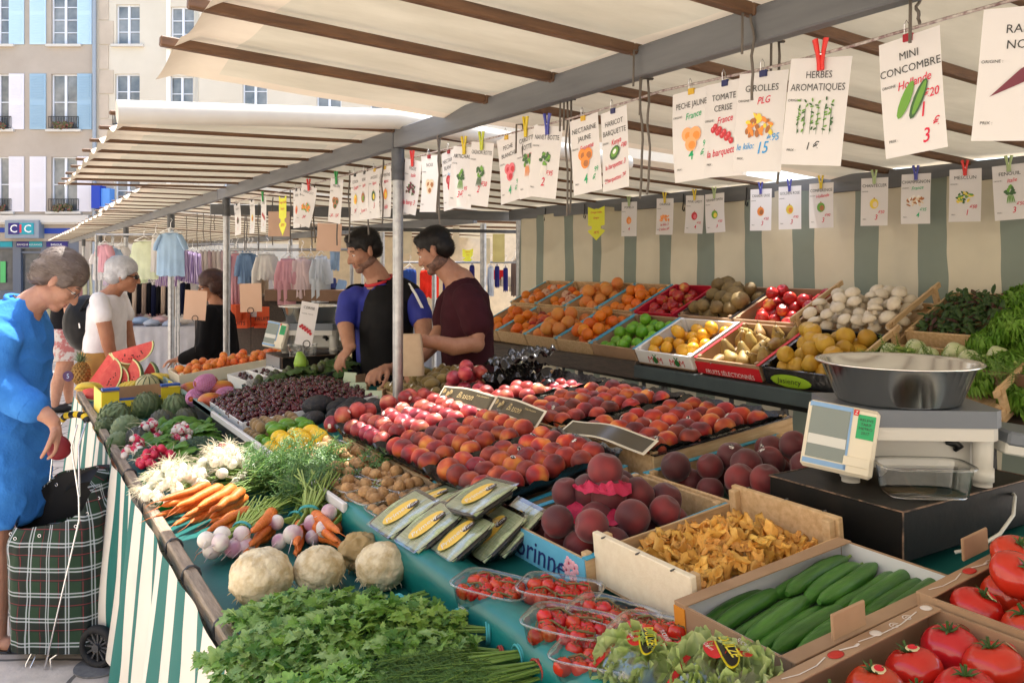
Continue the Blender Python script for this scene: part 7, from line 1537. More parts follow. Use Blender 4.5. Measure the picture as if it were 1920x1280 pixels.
for i, (u, v, lb) in enumerate([(432, 585, 'orange red carton left of the beige card, on the ground stack'), (447, 598, 'orange red carton under the pink gown'), (495, 590, 'orange red carton behind the far scale'), (512, 598, 'orange red carton right of the beige card'), (432, 562, 'upper orange red carton left of the beige card')]):
    p = AT(u, v, D=7.6+.1*i); t = thing('carton', lb, 'carton', T(*p) @ RZ(RZc+U(-8, 8)), None); link('box', MB().box((0, 0, 0), (.26, .3, .15), 0, None, .003), OC, t); q = MB(); q.box((-.05, -.151, .02), (.06, .002, .06), 0); q.text('FRUITS', .05, 1, T(.04, -.153, -.045)); link('print', q, [WHITE, BLACK], t); 
tag(link('carton_stack_base', MB().box((0, 0, 0), (.9, .5, .9)), WOOD_DARK, None, T(*AT(470, 640, D=8.1)) @ RZ(RZc)), 'dark wooden stack under the orange red cartons', 'crate stack')
t = thing('wooden_counter', 'brown wooden counter behind the far scale carrying blue boxes', 'counter', T(*AT(590, 552, D=7.4)) @ RZ(RZc)); link('top', MB().box((0, 0, 0), (.75, .5, .10), 0, None, .005), mat('brown_counter_wood', (.22, .12, .07), (.15, .08, .045), .6, 6), t); link('body', MB().box((0, .02, -.50), (.7, .42, .90)), WOOD_DARK, t)
for i, (u, v) in enumerate([(606, 536), (622, 533), (640, 536), (630, 543)]): p = AT(u, v, D=7.3); tag(link('blue_box', MB().box((0, 0, 0), (.075, .05, .10), 0, None, .003), flat('blue_box_%d' % i, [(60, 70, 130), (50, 60, 125), (140, 170, 205), (70, 90, 150)][i]), None, T(p.x, p.y, p.z) @ RZ(RZc) @ RX(-25) @ RY(15*i-20)), ['dark blue box leftmost on the wooden counter', 'dark blue box second on the wooden counter', 'pale blue box next to the seller on the counter', 'blue box in front on the wooden counter'][i], 'box')
for i, (u, v, c, lb) in enumerate([(915, 525, (225, 215, 205), 'white carton on the grey table behind the seller in maroon'), (932, 515, (185, 40, 40), 'red carton on the grey table at the dark pole'), (950, 528, (190, 180, 165), 'beige carton on the grey table by the curtain'), (968, 538, (215, 205, 180), 'cream bundle on the grey table by the curtain')]): tag(link('carton', MB().box((0, 0, 0), (.16, .16, .12), 0, None, .004), cloth(c, .02), None, T(*AT(u, v, D=10.6)) @ RZ(RZc+10)), lb, 'carton')
# neighbouring row of stalls on the far side
def awn2(lb, x0, x1, y0, y1, z):
    t = thing('awning', lb, 'awning', T((x0+x1)/2, (y0+y1)/2, z)); link('canvas', MB().grid(lambda u, v: ((u-.5)*(x1-x0), (v-.5)*(y1-y0), -.12*u-.03*abs(math.sin(v*14))), 10, 56), [CANVAS], t)
    for i in range(5): link('rafter', MB().box((0, (i/4-.5)*(y1-y0), -.11), (x1-x0, .03, .03)), WOOD_BROWN, t)
    for sx in (-.5, .5):
        for sy in (-.5, .5): link('post', MB().tube([(sx*(x1-x0), sy*(y1-y0)*.97, -z), (sx*(x1-x0), sy*(y1-y0)*.97, -.05)], .026, 8), STEEL, t)
    return t
awn2('cream awning of the neighbouring stall seen behind the seller in maroon', 4.7, 8.2, 6.6, 12, 2.25); awn2('cream awning of the farther neighbouring stall', 4.7, 8.2, 12.3, 18, 2.25); awn2('cream awning across the far end of the market', 2, 8, 19, 24, 2.3)
t = tag(link('back_cloth', MB().grid(lambda u, v: (11*u, .05*math.sin(u*60), 2.1*v), 120, 3), cloth((205, 190, 165)), None, T(*AT(560, 494, D=17).xy, .05) @ RZ(RZc)), 'cream back cloth closing the stalls at the far end', 'curtain')
tag(link('back_cloth', MB().grid(lambda u, v: (7*u, .05*math.sin(u*40), 1.2*v), 80, 3), cloth((170, 165, 165)), None, T(*AT(255, 494, D=19).xy, .05) @ RZ(RZc)), 'grey cloth round the last clothes stall', 'curtain')
tag(link('dark_paving_disc', MB().tube([(0, 0, 0), (0, 0, .006)], .10, 28), mat('dark_disc_grey', (.12, .12, .125), (.18, .18, .18), .6, 60)), 'dark round disc on the paving under the trolley wheel', 'manhole cover').matrix_local = T(*AT(190, 1248, z=.002))  # flat dark grey disc laid on the paving
p = AT(118, 490, D=13); t = thing('garment_rack', 'low rack of white and pink garments by the bank door', 'rack', T(p.x, p.y, .0) @ RZ(RZc)); link('rack', MB().tube([(-.4, 0, 0), (-.4, 0, 1.45), (.4, 0, 1.45), (.4, 0, 0)], .02, 8), STEEL, t)
for i in range(9): link('garment', MB().grid(lambda u, v, i=i: (-.36+.09*i+.03*math.sin(v*4), -.15+.3*u, 1.42-.7*v), 3, 5), cloth([WHITEC, PINKC, MINT][i % 3]), t)
# ================================================================ PEOPLE
TS = bpy.data.scenes.new('workbench')
def remesh(mb, vox, smooth=2, noise_=None):
    me = mb.mesh('tmp'); o = bpy.data.objects.new('tmp', me); TS.collection.objects.link(o)
    m = o.modifiers.new('r', 'REMESH'); m.mode = 'VOXEL'; m.voxel_size = vox; m.use_smooth_shade = True
    if smooth: s = o.modifiers.new('s', 'SMOOTH'); s.iterations = smooth; s.factor = .5
    TS.view_layers[0].update(); dg = TS.view_layers[0].depsgraph; r = bpy.data.meshes.new_from_object(o.evaluated_get(dg)); bpy.data.objects.remove(o); bpy.data.meshes.remove(me)
    if noise_:
        vs_ = [(v.co.copy(), v.normal.copy()) for v in r.vertices]; r.vertices.foreach_set('co', [x for c, n in vs_ for x in c+n*noise_(c)]); r.update()
    r.polygons.foreach_set('use_smooth', [True]*len(r.polygons)); return r
def cap(mb, pts, rs, n=14, flat=1.0):
    """tapered limb with round joints"""
    mb.tube(pts, rs, n, 0, None, True, flat)
    for p, r in zip(pts, rs): mb.ball(p, r, 12, 8)
def loft(mb, secs, n=28, e=.85):
    """closed body of elliptical sections (cx, cy, z, rx, ry)"""
    vs = []
    for cx, cy, z, rx, ry in secs:
        for j in range(n): a = 2*math.pi*j/n; c, s_ = math.cos(a), math.sin(a); vs.append((cx+math.copysign(abs(c)**e, c)*rx, cy+math.copysign(abs(s_)**e, s_)*ry, z))
    k = len(secs); mb.add(vs, [(i*n+j, i*n+(j+1) % n, (i+1)*n+(j+1) % n, (i+1)*n+j) for i in range(k-1) for j in range(n)]+[list(range(n))[::-1], list(range((k-1)*n, k*n))], 0, True)
def head(mb, M, female=False):
    f = .95 if female else 1
    for c, r in [((-.012, 0, .04), (.098*f, .076*f, .085)), ((.030, 0, -.015), (.062, .060*f, .085)), ((.012, 0, -.065), (.060, .056*f, .045)), ((.062, 0, -.094), (.026, .027, .021)), ((.074, 0, .022), (.020, .046, .013)), ((.052, .034, -.028), (.030, .024, .026)), ((.052, -.034, -.028), (.030, .024, .026)), ((.080, 0, -.058), (.013, .024, .010)), ((.080, 0, -.071), (.012, .021, .008)), ((-.010, .074*f, -.012), (.017, .010, .030)), ((-.010, -.074*f, -.012), (.017, .010, .030)), ((-.016, .079*f, -.004), (.010, .007, .020)), ((-.016, -.079*f, -.004), (.010, .007, .020))]: mb.ball(c, r, 16, 12, 0, M)
    b = MB(); cap(b, [(.082, 0, .012), (.098, 0, -.012), (.106, 0, -.032)], [.008, .011, .0135]); b.ball((.095, .012, -.036), (.011, .008, .008), 10, 7); b.ball((.095, -.012, -.036), (.011, .008, .008), 10, 7); mb.add(b.v, b.f, 0, True, M)
def face(t, M, brow, iris=(.08, .045, .03)):
    br = MB()
    for s_ in (-1, 1):
        br.tube([M @ Vector((.084, s_*.016, .022)), M @ Vector((.084, s_*.032, .028)), M @ Vector((.070, s_*.048, .022))], [.0035, .004, .002], 6)
        e = MB().ball(M @ Vector((.0715, s_*.031, .002)), .0125, 12, 8); e.ball(M @ Vector((.0800, s_*.0315, .001)), .0055, 8, 6, 1); link('eye', e, [flat('eye_white', (215, 205, 198), .25), flat('iris_dark', (40, 25, 18), .2)], t)
        ld = MB().ball(M @ Vector((.0705, s_*.031, .0065)), (.0135, .0145, .0095), 12, 8); link('eyelid', ld, t.data.materials[0], t)
    link('eyebrows', br, brow, t); lp = MB(); lp.ball((.0885, 0, -.0595), (.0065, .020, .0045), 12, 7, 0, M); lp.ball((.0880, 0, -.0690), (.0065, .018, .005), 12, 7, 0, M); link('lips', lp, mat('lip_skin', (.42, .16, .12), rough=.45), t)
def hair(t, M, m, blobs, vox=.007, amp=.002, sc=30, n=2600, ln=.035, comb=(-1, 0, -.45)):
    mb = MB()
    for c, r in blobs: mb.ball(c, r, 18, 12)
    r = remesh(mb, vox, 2, lambda co: amp*mnoise.noise(co*sc)); cb = Vector(comb).normalized(); q = MB()
    for k in range(n):                                   # single strands lying on the cap of hair
        v = rnd.choice(r.vertices); nn = v.normal; d = cb+Vector((U(-.25, .25), U(-.45, .45), U(-.25, .25))); d = (d-nn*d.dot(nn)*.92).normalized(); s_ = nn.cross(d)*U(.0007, .0014); p = v.co+nn*U(-.001, .002); l = U(.5, 1)*ln
        q.add([p-s_, p+s_, p+d*l*.55+s_*.9+nn*.003, p+d*l*.55-s_*.9+nn*.003, p+d*l+nn*U(-.003, .002)], [(0, 1, 2, 3), (3, 2, 4)], 0, True)
    o = link('hair', r, m, t, M); link('strands', q, m, o); return o
def carve(me, cut):
    """drop the faces whose centre lies where cut() is true"""
    c = MB(); keep = [p for p in me.polygons if not cut(p.center)]; c.v = [tuple(v.co) for v in me.vertices]; c.f = [list(p.vertices) for p in keep]; c.m = [0]*len(keep); c.sm = [True]*len(keep); return c
def hand(mb, wrist, d, up, curl=.9, s=1.0, thumb=1):
    """palm, four fingers of different lengths bent at the knuckles and a thumb leaving the side of the palm"""
    d = Vector(d).normalized(); up = Vector(up); up = (up-d*up.dot(d)).normalized(); sd = d.cross(up); w = Vector(wrist)
    q = Matrix((d, sd, up)).transposed().to_4x4(); mb.ball((0, 0, 0), (.052*s, .040*s, .017*s), 14, 10, 0, T(*(w+d*.045*s)) @ q)
    cap(mb, [w-d*.02, w+d*.02*s], [.025*s, .024*s], 10, .75)
    for k, (off, l) in enumerate(((.030, .068), (.010, .078), (-.010, .072), (-.029, .056))):
        p = w+d*.082*s+sd*off*s-d*abs(off-.005)*.25*s; pts = [p-d*.02*s, p]; a = .15+.12*k
        for j, f in enumerate((.42, .33, .25)):
            a += curl*(.30+.22*j); pts.append(pts[-1]+(d*math.cos(a)-up*math.sin(a)+sd*off*1.2*math.cos(a)).normalized()*l*f*s)
        cap(mb, pts, [.0098*s, .0098*s, .0090*s, .0082*s, .0070*s], 8)
    p = w+d*.025*s+sd*thumb*.028*s; cap(mb, [p, p+(d*.75+sd*thumb*.65-up*.25)*.034*s, p+(d*.95+sd*thumb*.50-up*.5)*.062*s, p+(d*1.1+sd*thumb*.30-up*.75)*.080*s], [.015*s, .0125*s, .0108*s, .0085*s], 8)
def skin(n, a, b): return mat(n, a, b, .55, 26, det=5, bump=.15, bscale=110, sss=.12, spec=.35)
SKIN_F = skin('fair_weathered_skin', (.50, .27, .18), (.44, .215, .14)); SKIN_T = skin('tanned_skin', (.40, .19, .11), (.34, .15, .085)); SKIN_O = skin('olive_skin', (.43, .225, .145), (.37, .18, .11))
def wr(a, f, g=0): return lambda co: a*mnoise.noise(Vector((co.x*f, co.y*f, co.z*f*.45)))+a*.5*mnoise.noise(co*f*2.2)
def person(lb, M, body, skin_m, vox=.006): return tag(link('person', remesh(body, vox, 3), skin_m, None, M), lb, 'person')
# ---- woman in blue at the trolley (local X = to the right in the photo)
def Q(u, v, y=0, u0=35., g=1202., k=443.): return Vector(((u-u0)/k, y, (g-v)/k))
def QN(u, v, y=-.17): f = (3.5+y)/3.5; return Q(960+(u-960)*f, H0+(v-H0)*f, y)
p0 = AT(30, 494, D=3.5); Mw = T(p0.x, p0.y, 0) @ RZ(RZc)
Hm = T(*Q(116, 526)) @ RZ(24) @ RY(42) @ SC(.98)
b = MB(); head(b, Hm, True); cap(b, [Q(48, 590, 0), Q(66, 566, 0), Q(96, 548, 0)], [.075, .058, .055])
cap(b, [QN(-2, 706), QN(42, 752), QN(70, 764), QN(96, 780), QN(106, 790)], [.045, .046, .040, .030, .026])
hand(b, QN(108, 796), (.25, 0, -1), (1, .2, .35), .75, .95, 1)
cap(b, [Q(20, 620, .15), Q(10, 720, .17), Q(50, 770, .12)], [.05, .042, .027]); hand(b, Q(54, 776, .11), (.5, -.2, -.9), (.9, 0, .4), .8, .9, -1)
for y, dx in ((-.07, -6), (.09, 16)):
    cap(b, [Q(22+dx, 940, y), Q(20+dx, 1010, y), Q(22+dx, 1060, y), Q(24+dx, 1130, y), Q(26+dx, 1178, y)], [.075, .060, .062, .042, .034]); cap(b, [Q(22+dx, 1186, y), Q(46+dx, 1192, y), Q(70+dx, 1198, y)], [.032, .030, .016], 10, .8)
    for j in range(5): cap(b, [Q(66+dx-2*j, 1196, y+(-.028+.014*j)), Q(80+dx-3*j, 1199, y+(-.03+.015*j))], [.009, .008])
w1 = person('grey haired woman in a bright blue dress leaning over the vegetables beside her trolley', Mw, b, SKIN_F)
face(w1, Hm, flat('grey_brow', (120, 105, 95)))
HG = mat('grey_brown_hair', (.10, .07, .055), (.24, .19, .16), .55, 18, det=5, lo=.3, hi=.7)
hair(w1, Hm, HG, [((-.020, 0, .055), (.107, .085, .086)), ((-.060, 0, .010), (.062, .074, .075)), ((.022, 0, .086), (.052, .066, .034)), ((.022, .070, .030), (.030, .014, .045)), ((.022, -.070, .030), (.030, .014, .045)), ((-.072, 0, -.035), (.032, .050, .040))], .006)
d = MB(); loft(d, [(*Q(6, 968)[:2], Q(0, 968).z, .165, .21), (*Q(16, 900)[:2], Q(0, 900).z, .15, .20), (*Q(18, 800)[:2], Q(0, 800).z, .142, .19), (*Q(19, 740)[:2], Q(0, 740).z, .140, .185), (*Q(20, 680)[:2], Q(0, 680).z, .145, .19), (*Q(22, 630)[:2], Q(0, 630).z, .138, .19), (*Q(24, 595)[:2], Q(0, 595).z, .120, .17), (*Q(38, 572)[:2], Q(0, 572).z, .080, .10), (*Q(48, 560)[:2], Q(0, 560).z, .062, .075)])
cap(d, [Q(22, 610, -.13), QN(8, 640, -.16), QN(-8, 690), QN(6, 722), QN(42, 748), QN(58, 757)], [.07, .074, .074, .070, .062, .060], 16); cap(d, [Q(24, 612, .14), Q(14, 680, .16), Q(14, 720, .17)], [.07, .068, .06])
BLUED = mat('bright_blue_linen', (.055, .24, .66), (.040, .19, .56), .9, 9, spec=.12, bump=.3, bscale=90)
link('dress', remesh(d, .009, 2, lambda co: .008*mnoise.noise(Vector((co.x*8, co.y*8, co.z*2.5)))+.009*(1-abs(mnoise.noise(Vector((co.x*9+co.z*7, co.y*9, co.z*9)))))**4), BLUED, w1)
link('rolled_cuff', (lambda q: (cap(q, [QN(50, 752), QN(63, 761)], [.068, .067], 18), q)[1])(MB()), BLUED, w1)
link('collar', (lambda q: (q.tube([Vector((Q(48, 566).x+.058*math.cos(a), .070*math.sin(a), Q(0, 563).z-.022*math.cos(a))) for a in [i*math.pi/10 for i in range(21)]], .010, 8), q)[1])(MB()), BLUED, w1)
link('neck_cord', (lambda q: (q.tube([Q(36, 556, 0), Q(46, 552, -.06), Q(58, 566, -.066), Q(68, 590, -.05), Q(78, 612, -.02)], .0035, 6), q)[1])(MB()), flat('navy_cord', (22, 26, 45)), w1)
gl = MB(); 
for s_ in (-1, 1): gl.tube([Hm @ Vector((.094+.0*a, s_*.031+.019*math.cos(a), -.004+.014*math.sin(a))) for a in [i*math.pi/8 for i in range(17)]], .0016, 5); gl.tube([Hm @ Vector((.090, s_*.05, 0)), Hm @ Vector((.0, s_*.076, .0))], .0014, 5)
link('glasses', gl, DARKMETAL, w1); sd = MB()
for y, dx in ((-.07, -6), (.09, 16)): sd.box(tuple(Q(46+dx, 1201, y)), (.23, .085, .012), 0, None, .004); sd.tube([Q(22+dx, 1168, y-.04), Q(32+dx, 1166, y), Q(22+dx, 1168, y+.04)], .006, 6); sd.tube([Q(58+dx, 1198, y-.045), Q(56+dx, 1184, y), Q(58+dx, 1198, y+.045)], [.008, .010, .008], 6)
link('sandals', sd, flat('black_sandal', (22, 20, 20), .4), w1)
pb = T(*(Mw @ QN(116, 838))); tag(link('purse', MB().ball((0, 0, 0), (.045, .025, .05), 14, 10, 0, None, lambda p: (p.x*(1-.15*p.z), p.y, p.z)), flat('dark_red_leather', (120, 18, 28), .45), None, pb), 'dark red purse held in the hand of the woman in blue', 'purse')
# ---- white haired woman with a black rucksack
D2 = 5.8; k2 = F/D2; p0 = AT(205, 494, D=D2); Mw2 = T(p0.x, p0.y, 0) @ RZ(RZc)
def Q2(u, v, y=0): return Vector(((u-195)/k2, y, CZ+(H0-v)/k2))
Hm = T(*Q2(222, 517)) @ RZ(20) @ RY(8) @ SC(.98)
b = MB(); head(b, Hm, True); cap(b, [Q2(190, 560), Q2(202, 548), Q2(212, 535)], [.07, .056, .052])
cap(b, [Q2(200, 575, -.16), Q2(214, 625, -.18), Q2(215, 640, -.17), Q2(219, 690, -.10)], [.052, .047, .043, .030], 14); hand(b, Q2(219, 692, -.09), (.1, .2, -1), (1, 0, .1), .5, .9, 1)
cap(b, [Q2(200, 580, .16), Q2(205, 625, .19), Q2(222, 680, .16)], [.05, .042, .03]); hand(b, Q2(223, 684, .16), (.2, 0, -1), (1, 0, .1), .5, .9, -1)
for y in (-.08, .08): cap(b, [Vector((-.02, y, .62)), Vector((-.0, y, .48)), Vector((-.03, y, .3)), Vector((-.03, y, .09))], [.06, .052, .055, .036]); cap(b, [Vector((-.03, y, .05)), Vector((.10, y, .03)), Vector((.16, y, .022))], [.036, .034, .02], 10, .8)
w2 = person('white haired woman in a white T-shirt and sunglasses carrying a black rucksack', Mw2, b, SKIN_T); face(w2, Hm, flat('pale_brow', (150, 140, 135)))
hair(w2, Hm, mat('white_grey_hair', (.50, .51, .54), (.66, .67, .70), .55, 30, det=5, bump=.4, bscale=150), [((-.022, 0, .058), (.110, .088, .086)), ((-.058, 0, .005), (.070, .078, .078)), ((.028, 0, .084), (.050, .068, .036)), ((.004, .074, .020), (.028, .016, .046)), ((.004, -.074, .020), (.028, .016, .046))], .007)
d = MB(); loft(d, [(*Q2(186, 662)[:2], Q2(0, 662).z, .125, .18), (*Q2(186, 640)[:2], Q2(0, 640).z, .12, .175), (*Q2(189, 600)[:2], Q2(0, 600).z, .115, .17), (*Q2(191, 575)[:2], Q2(0, 575).z, .105, .165), (*Q2(192, 552)[:2], Q2(0, 552).z, .08, .10)]); cap(d, [Q2(195, 562, -.14), Q2(206, 590, -.175)], [.062, .062]); cap(d, [Q2(192, 560, .14), Q2(202, 592, .18)], [.070, .066])
link('t_shirt', remesh(d, .010, 2, wr(.006, 9)), cloth((238, 236, 238), .05), w2)
d = MB(); loft(d, [(-.03, 0, .42, .15, .20), (-.03, 0, .6, .16, .205), (-.02, 0, .8, .165, .20), (*Q2(186, 660)[:2], Q2(0, 656).z, .142, .187)]); link('trousers', remesh(d, .012, 2, wr(.006, 8)), mat('ochre_cotton', (.46, .25, .06), (.38, .2, .045), .8, 10), w2)
sg = MB()
for s_ in (-1, 1): sg.ball(Hm @ Vector((.088, s_*.032, .002)), (.012, .022, .017), 12, 8); sg.tube([Hm @ Vector((.085, s_*.05, .004)), Hm @ Vector((.0, s_*.077, .004))], .004, 6)
sg.tube([Hm @ Vector((.098, -.02, .006)), Hm @ Vector((.098, .02, .006))], .003, 5); link('sunglasses', sg, flat('sunglass_black', (10, 10, 12), .1), w2)
sh = MB(); [sh.ball((.03, y, .04), (.15, .052, .042), 14, 9) for y in (-.08, .08)]; link('shoes', sh, flat('white_trainer', (200, 200, 200)), w2)
t = thing('rucksack', 'black rucksack on the back of the white haired woman', 'bag', Mw2); b = MB(); b.ball(Q2(152, 606), (.15, .16, .20), 18, 12, 0, None); b.ball(Q2(158, 618), (.13, .155, .12), 16, 10); b.ball(Q2(146, 585), (.10, .13, .11), 16, 10)
RUC = mat('black_nylon', (.005, .005, .006), (.010, .010, .012), .6, 14, spec=.25); link('sack', remesh(b, .012, 2, wr(.006, 10)), RUC, t); link('pocket', remesh((lambda q: (q.ball(Q2(128, 606), (.055, .11, .12), 14, 10), q)[1])(MB()), .012, 2), RUC, t)
st = MB(); st.tube([Q2(160, 580, -.13), Q2(176, 560, -.15), Q2(194, 551, -.15), Q2(207, 558, -.16), Q2(212, 590, -.13), Q2(208, 610, -.15)], .018, 8, 0, None, True, .4); st.tube([Q2(160, 580, .13), Q2(180, 556, .14), Q2(200, 556, .14), Q2(208, 600, .13)], .016, 8, 0, None, True, .4); link('strap', st, RUC, t); link('zip_pull', MB().tube([Q2(160, 603, -.155), Q2(162, 612, -.16)], .006, 6), CHROME, t)
# ---- passer-by behind, mostly hidden
D3 = 9.0; k3 = F/D3; p0 = AT(122, 494, D=D3); M3 = T(p0.x, p0.y, 0) @ RZ(RZc+35); b = MB(); Hm = T(.02, 0, 1.60); head(b, Hm, True); cap(b, [(-.02, 0, 1.40), (0, 0, 1.53)], [.06, .052])
for y in (-.11, .09): cap(b, [(0, y, .62), (.0+y*.4, y, .46), (-.02+y*.6, y, .3), (-.02+y*.8, y, .08)], [.085, .068, .066, .038]); cap(b, [(-.02+y*.8, y, .05), (.10+y*.8, y, .03)], [.036, .03])
for y in (-.22, .22): cap(b, [(0, y*.85, 1.33), (.0, y*1.15, 1.08), (.08, y*1.1, .86)], [.05, .042, .03]); hand(b, (.085, y*1.1, .84), (.2, 0, -1), (1, 0, 0), .5, .9, 1)
w3 = person('passer-by in a black top and patterned skirt hidden behind the two women', M3, b, SKIN_F, .012); hair(w3, Hm, flat('dark_brown_hair', (45, 32, 26)), [((-.02, 0, .055), (.11, .09, .09)), ((-.06, 0, -.02), (.08, .09, .11))], .012); face(w3, Hm, BLACK)
d = MB(); loft(d, [(0, 0, .84, .15, .19), (0, 0, 1.1, .14, .18), (0, 0, 1.35, .13, .2), (0, 0, 1.43, .07, .09)]); cap(d, [(0, -.18, 1.35), (0, -.22, 1.2)], [.07, .06]); cap(d, [(0, .18, 1.35), (0, .22, 1.2)], [.07, .06]); link('top', remesh(d, .014, 2, wr(.006, 9)), cloth((24, 23, 26), 0), w3)
d = MB(); loft(d, [(0, 0, .56, .19, .24), (0, 0, .7, .18, .225), (0, 0, .9, .16, .2)]); link('skirt', remesh(d, .014, 2, wr(.006, 9)), mat('patterned_skirt', (.42, .14, .13), (.55, .50, .46), .8, 16, lo=.45, hi=.55), w3); sh = MB(); [sh.ball((.05+y*.8, y, .045), (.14, .05, .045), 12, 8) for y in (-.11, .09)]; link('shoes', sh, flat('black_trainer', (25, 25, 26)), w3)
# ---- woman in black by the slim post (local X = to the left in the photo)
def left(u, D, turn): p = AT(u, 494, D=D); return T(p.x, p.y, 0) @ RZ(RZc+180+turn)
D4 = 6.9; k4 = F/D4; M4 = left(402, D4, 8); b = MB(); Hm = T(.03, 0, CZ+(H0-538)/k4) @ RZ(22) @ RY(8) @ SC(.98); head(b, Hm, True); zs = CZ+(H0-575)/k4; cap(b, [(-.03, 0, zs-.02), (0, 0, zs+.08)], [.07, .052])
for y in (-1, 1): cap(b, [(0, y*.18, zs-.06), (.02, y*.24, zs-.32), (.24, y*.15, zs-.42)], [.05, .042, .03]); hand(b, (.26, y*.15, zs-.42), (1, 0, -.2), (0, 0, 1), .5, .9, y)
for y in (-.09, .09): cap(b, [(0, y, .6), (0, y, .45), (-.02, y, .08)], [.07, .06, .036]); cap(b, [(-.02, y, .05), (.12, y, .03)], [.036, .03])
w4 = person('dark haired woman in black with glasses standing behind the beige card', M4, b, SKIN_T, .009); face(w4, Hm, flat('dark_brow', (40, 25, 20)))
hair(w4, Hm, mat('auburn_hair', (.035, .012, .008), (.07, .022, .014), .5, 24, bump=.4), [((-.02, 0, .065), (.115, .098, .092)), ((-.06, 0, .01), (.085, .10, .10)), ((.03, 0, .092), (.055, .07, .035)), ((-.02, .08, .0), (.05, .025, .06)), ((-.02, -.08, .0), (.05, .025, .06)), ((-.07, 0, -.06), (.06, .08, .06))], .008, .004, 26, 3000, .03)
d = MB(); loft(d, [(-.02, 0, .5, .22, .26), (-.02, 0, .8, .19, .23), (-.02, 0, zs-.3, .17, .21), (-.02, 0, zs-.08, .14, .21), (-.02, 0, zs+.02, .07, .09)]); [cap(d, [(0, y*.17, zs-.05), (.02, y*.24, zs-.32), (.20, y*.16, zs-.41)], [.075, .065, .055]) for y in (-1, 1)]; link('coat', remesh(d, .012, 2, wr(.007, 8)), cloth((17, 16, 18), 0), w4)
d = MB(); loft(d, [(.0, 0, .30, .19, .22), (.0, 0, .52, .18, .21)]); link('skirt', remesh(d, .014, 1), mat('zebra_print', (.03, .028, .026), (.48, .42, .34), .8, 12, lo=.48, hi=.52, stretch=(1, 1, .3)), w4)
gl = MB(); [gl.tube([Hm @ Vector((.096, s_*.031+.021*math.cos(a), .002+.016*math.sin(a))) for a in [i*math.pi/8 for i in range(17)]], .002, 5) for s_ in (-1, 1)]; [gl.tube([Hm @ Vector((.092, s_*.05, .004)), Hm @ Vector((0, s_*.076, .004))], .002, 5) for s_ in (-1, 1)]; link('glasses', gl, BLACK, w4)
# ---- seller in the black vest (chest turned to the camera's left)
D5 = 4.9; k5 = F/D5; p5 = AT(712, 494, D=D5); tn = 38; M5 = T(p5.x, p5.y, 0) @ RZ(RZc+180+tn)
def L5(u, v, f): """photo point at depth offset f (towards the camera)""" ; P = AT(u, v, D=D5-f); return M5.inverted() @ P
hp_ = AT(682, 470, D=D5-.06); HmW = T(*hp_) @ RZ(RZc+180+28) @ RY(22); Hm = M5.inverted() @ HmW
b = MB(); head(b, Hm); cap(b, [L5(712, 536, 0), L5(706, 515, .01), L5(694, 500, .03)], [.085, .066, .062])
zs = CZ+(H0-548)/k5
# left arm on the photo's right, reaching down behind the post; the other hidden
cap(b, [L5(776, 560, .05), L5(792, 600, .12), L5(797, 650, .20), L5(768, 680, .36), L5(735, 692, .52), L5(722, 692, .58)], [.062, .056, .047, .041, .033, .028])
hw = L5(720, 692, .58); hd = (L5(700, 700, .68)-hw); hand(b, hw, hd, M5.inverted().to_3x3() @ Vector((0, 0, 1)), .8, 1.05, -1)
cap(b, [L5(655, 560, .0), L5(648, 610, .08), L5(655, 650, .22)], [.055, .05, .036]); hand(b, L5(656, 654, .24), (.7, .1, -.6), (0, 0, 1), .6, 1, 1)
for y in (-.1, .1): cap(b, [(0, y, .86), (.01, y, .48), (-.01, y, .09)], [.085, .06, .042]); cap(b, [(0, y, .05), (.14, y, .03)], [.04, .034])
s1 = person('dark haired seller in a black vest over a blue football shirt, bending over the cherries', M5, b, SKIN_O); face(s1, Hm, flat('black_brow', (24, 17, 14)))
HB = mat('black_hair', (.005, .004, .0035), (.014, .011, .009), .5, 30, spec=.3)
hair(s1, Hm, HB, [((-.018, 0, .053), (.103, .082, .084)), ((-.055, 0, .008), (.060, .073, .078)), ((.040, 0, .094), (.046, .058, .028)), ((.006, .071, .026), (.018, .010, .038)), ((.006, -.071, .026), (.018, .010, .038)), ((-.068, 0, -.04), (.028, .046, .03))], .006, ln=.018)
STUB = mat('stubble_shadow', (.16, .085, .06), (.24, .13, .09), .6, 90, lo=.4, hi=.6)
def beard(t, Hm, m):
    q = MB(); q.ball((.012, 0, -.066), (.0625, .0585, .0462), 16, 12); q.ball((.062, 0, -.094), (.0285, .0292, .0235), 14, 10); q.ball((.030, 0, -.015), (.0625, .0606, .0862), 16, 12)
    link('beard', carve(remesh(q, .004, 1), lambda c: c.z > -.058+.5*max(0, .03-c.x) or (c.x > .065 and abs(c.y) < .024 and c.z > -.082)), m, t, Hm); s_ = MB(); [s_.ball((.0865, y, -.050), (.006, .013, .0045), 10, 6) for y in (-.011, .011)]; link('moustache', s_, m, t, Hm)
beard(s1, Hm, STUB)
ROYAL = mat('royal_blue_jersey', (.020, .030, .30), (.014, .022, .22), .7, 10); d = MB()
loft(d, [(-.01, 0, .78, .12, .17), (-.01, 0, 1.0, .125, .18), (-.01, 0, zs-.2, .135, .19), (-.01, 0, zs-.04, .12, .185), (-.01, 0, zs+.03, .085, .12), (-.0, 0, zs+.075, .066, .078)]); cap(d, [L5(764, 556, .03), L5(776, 562, .05), L5(789, 594, .11)], [.074, .076, .072]); cap(d, [L5(668, 556, .0), L5(655, 562, .0), L5(649, 600, .06)], [.066, .070, .066])
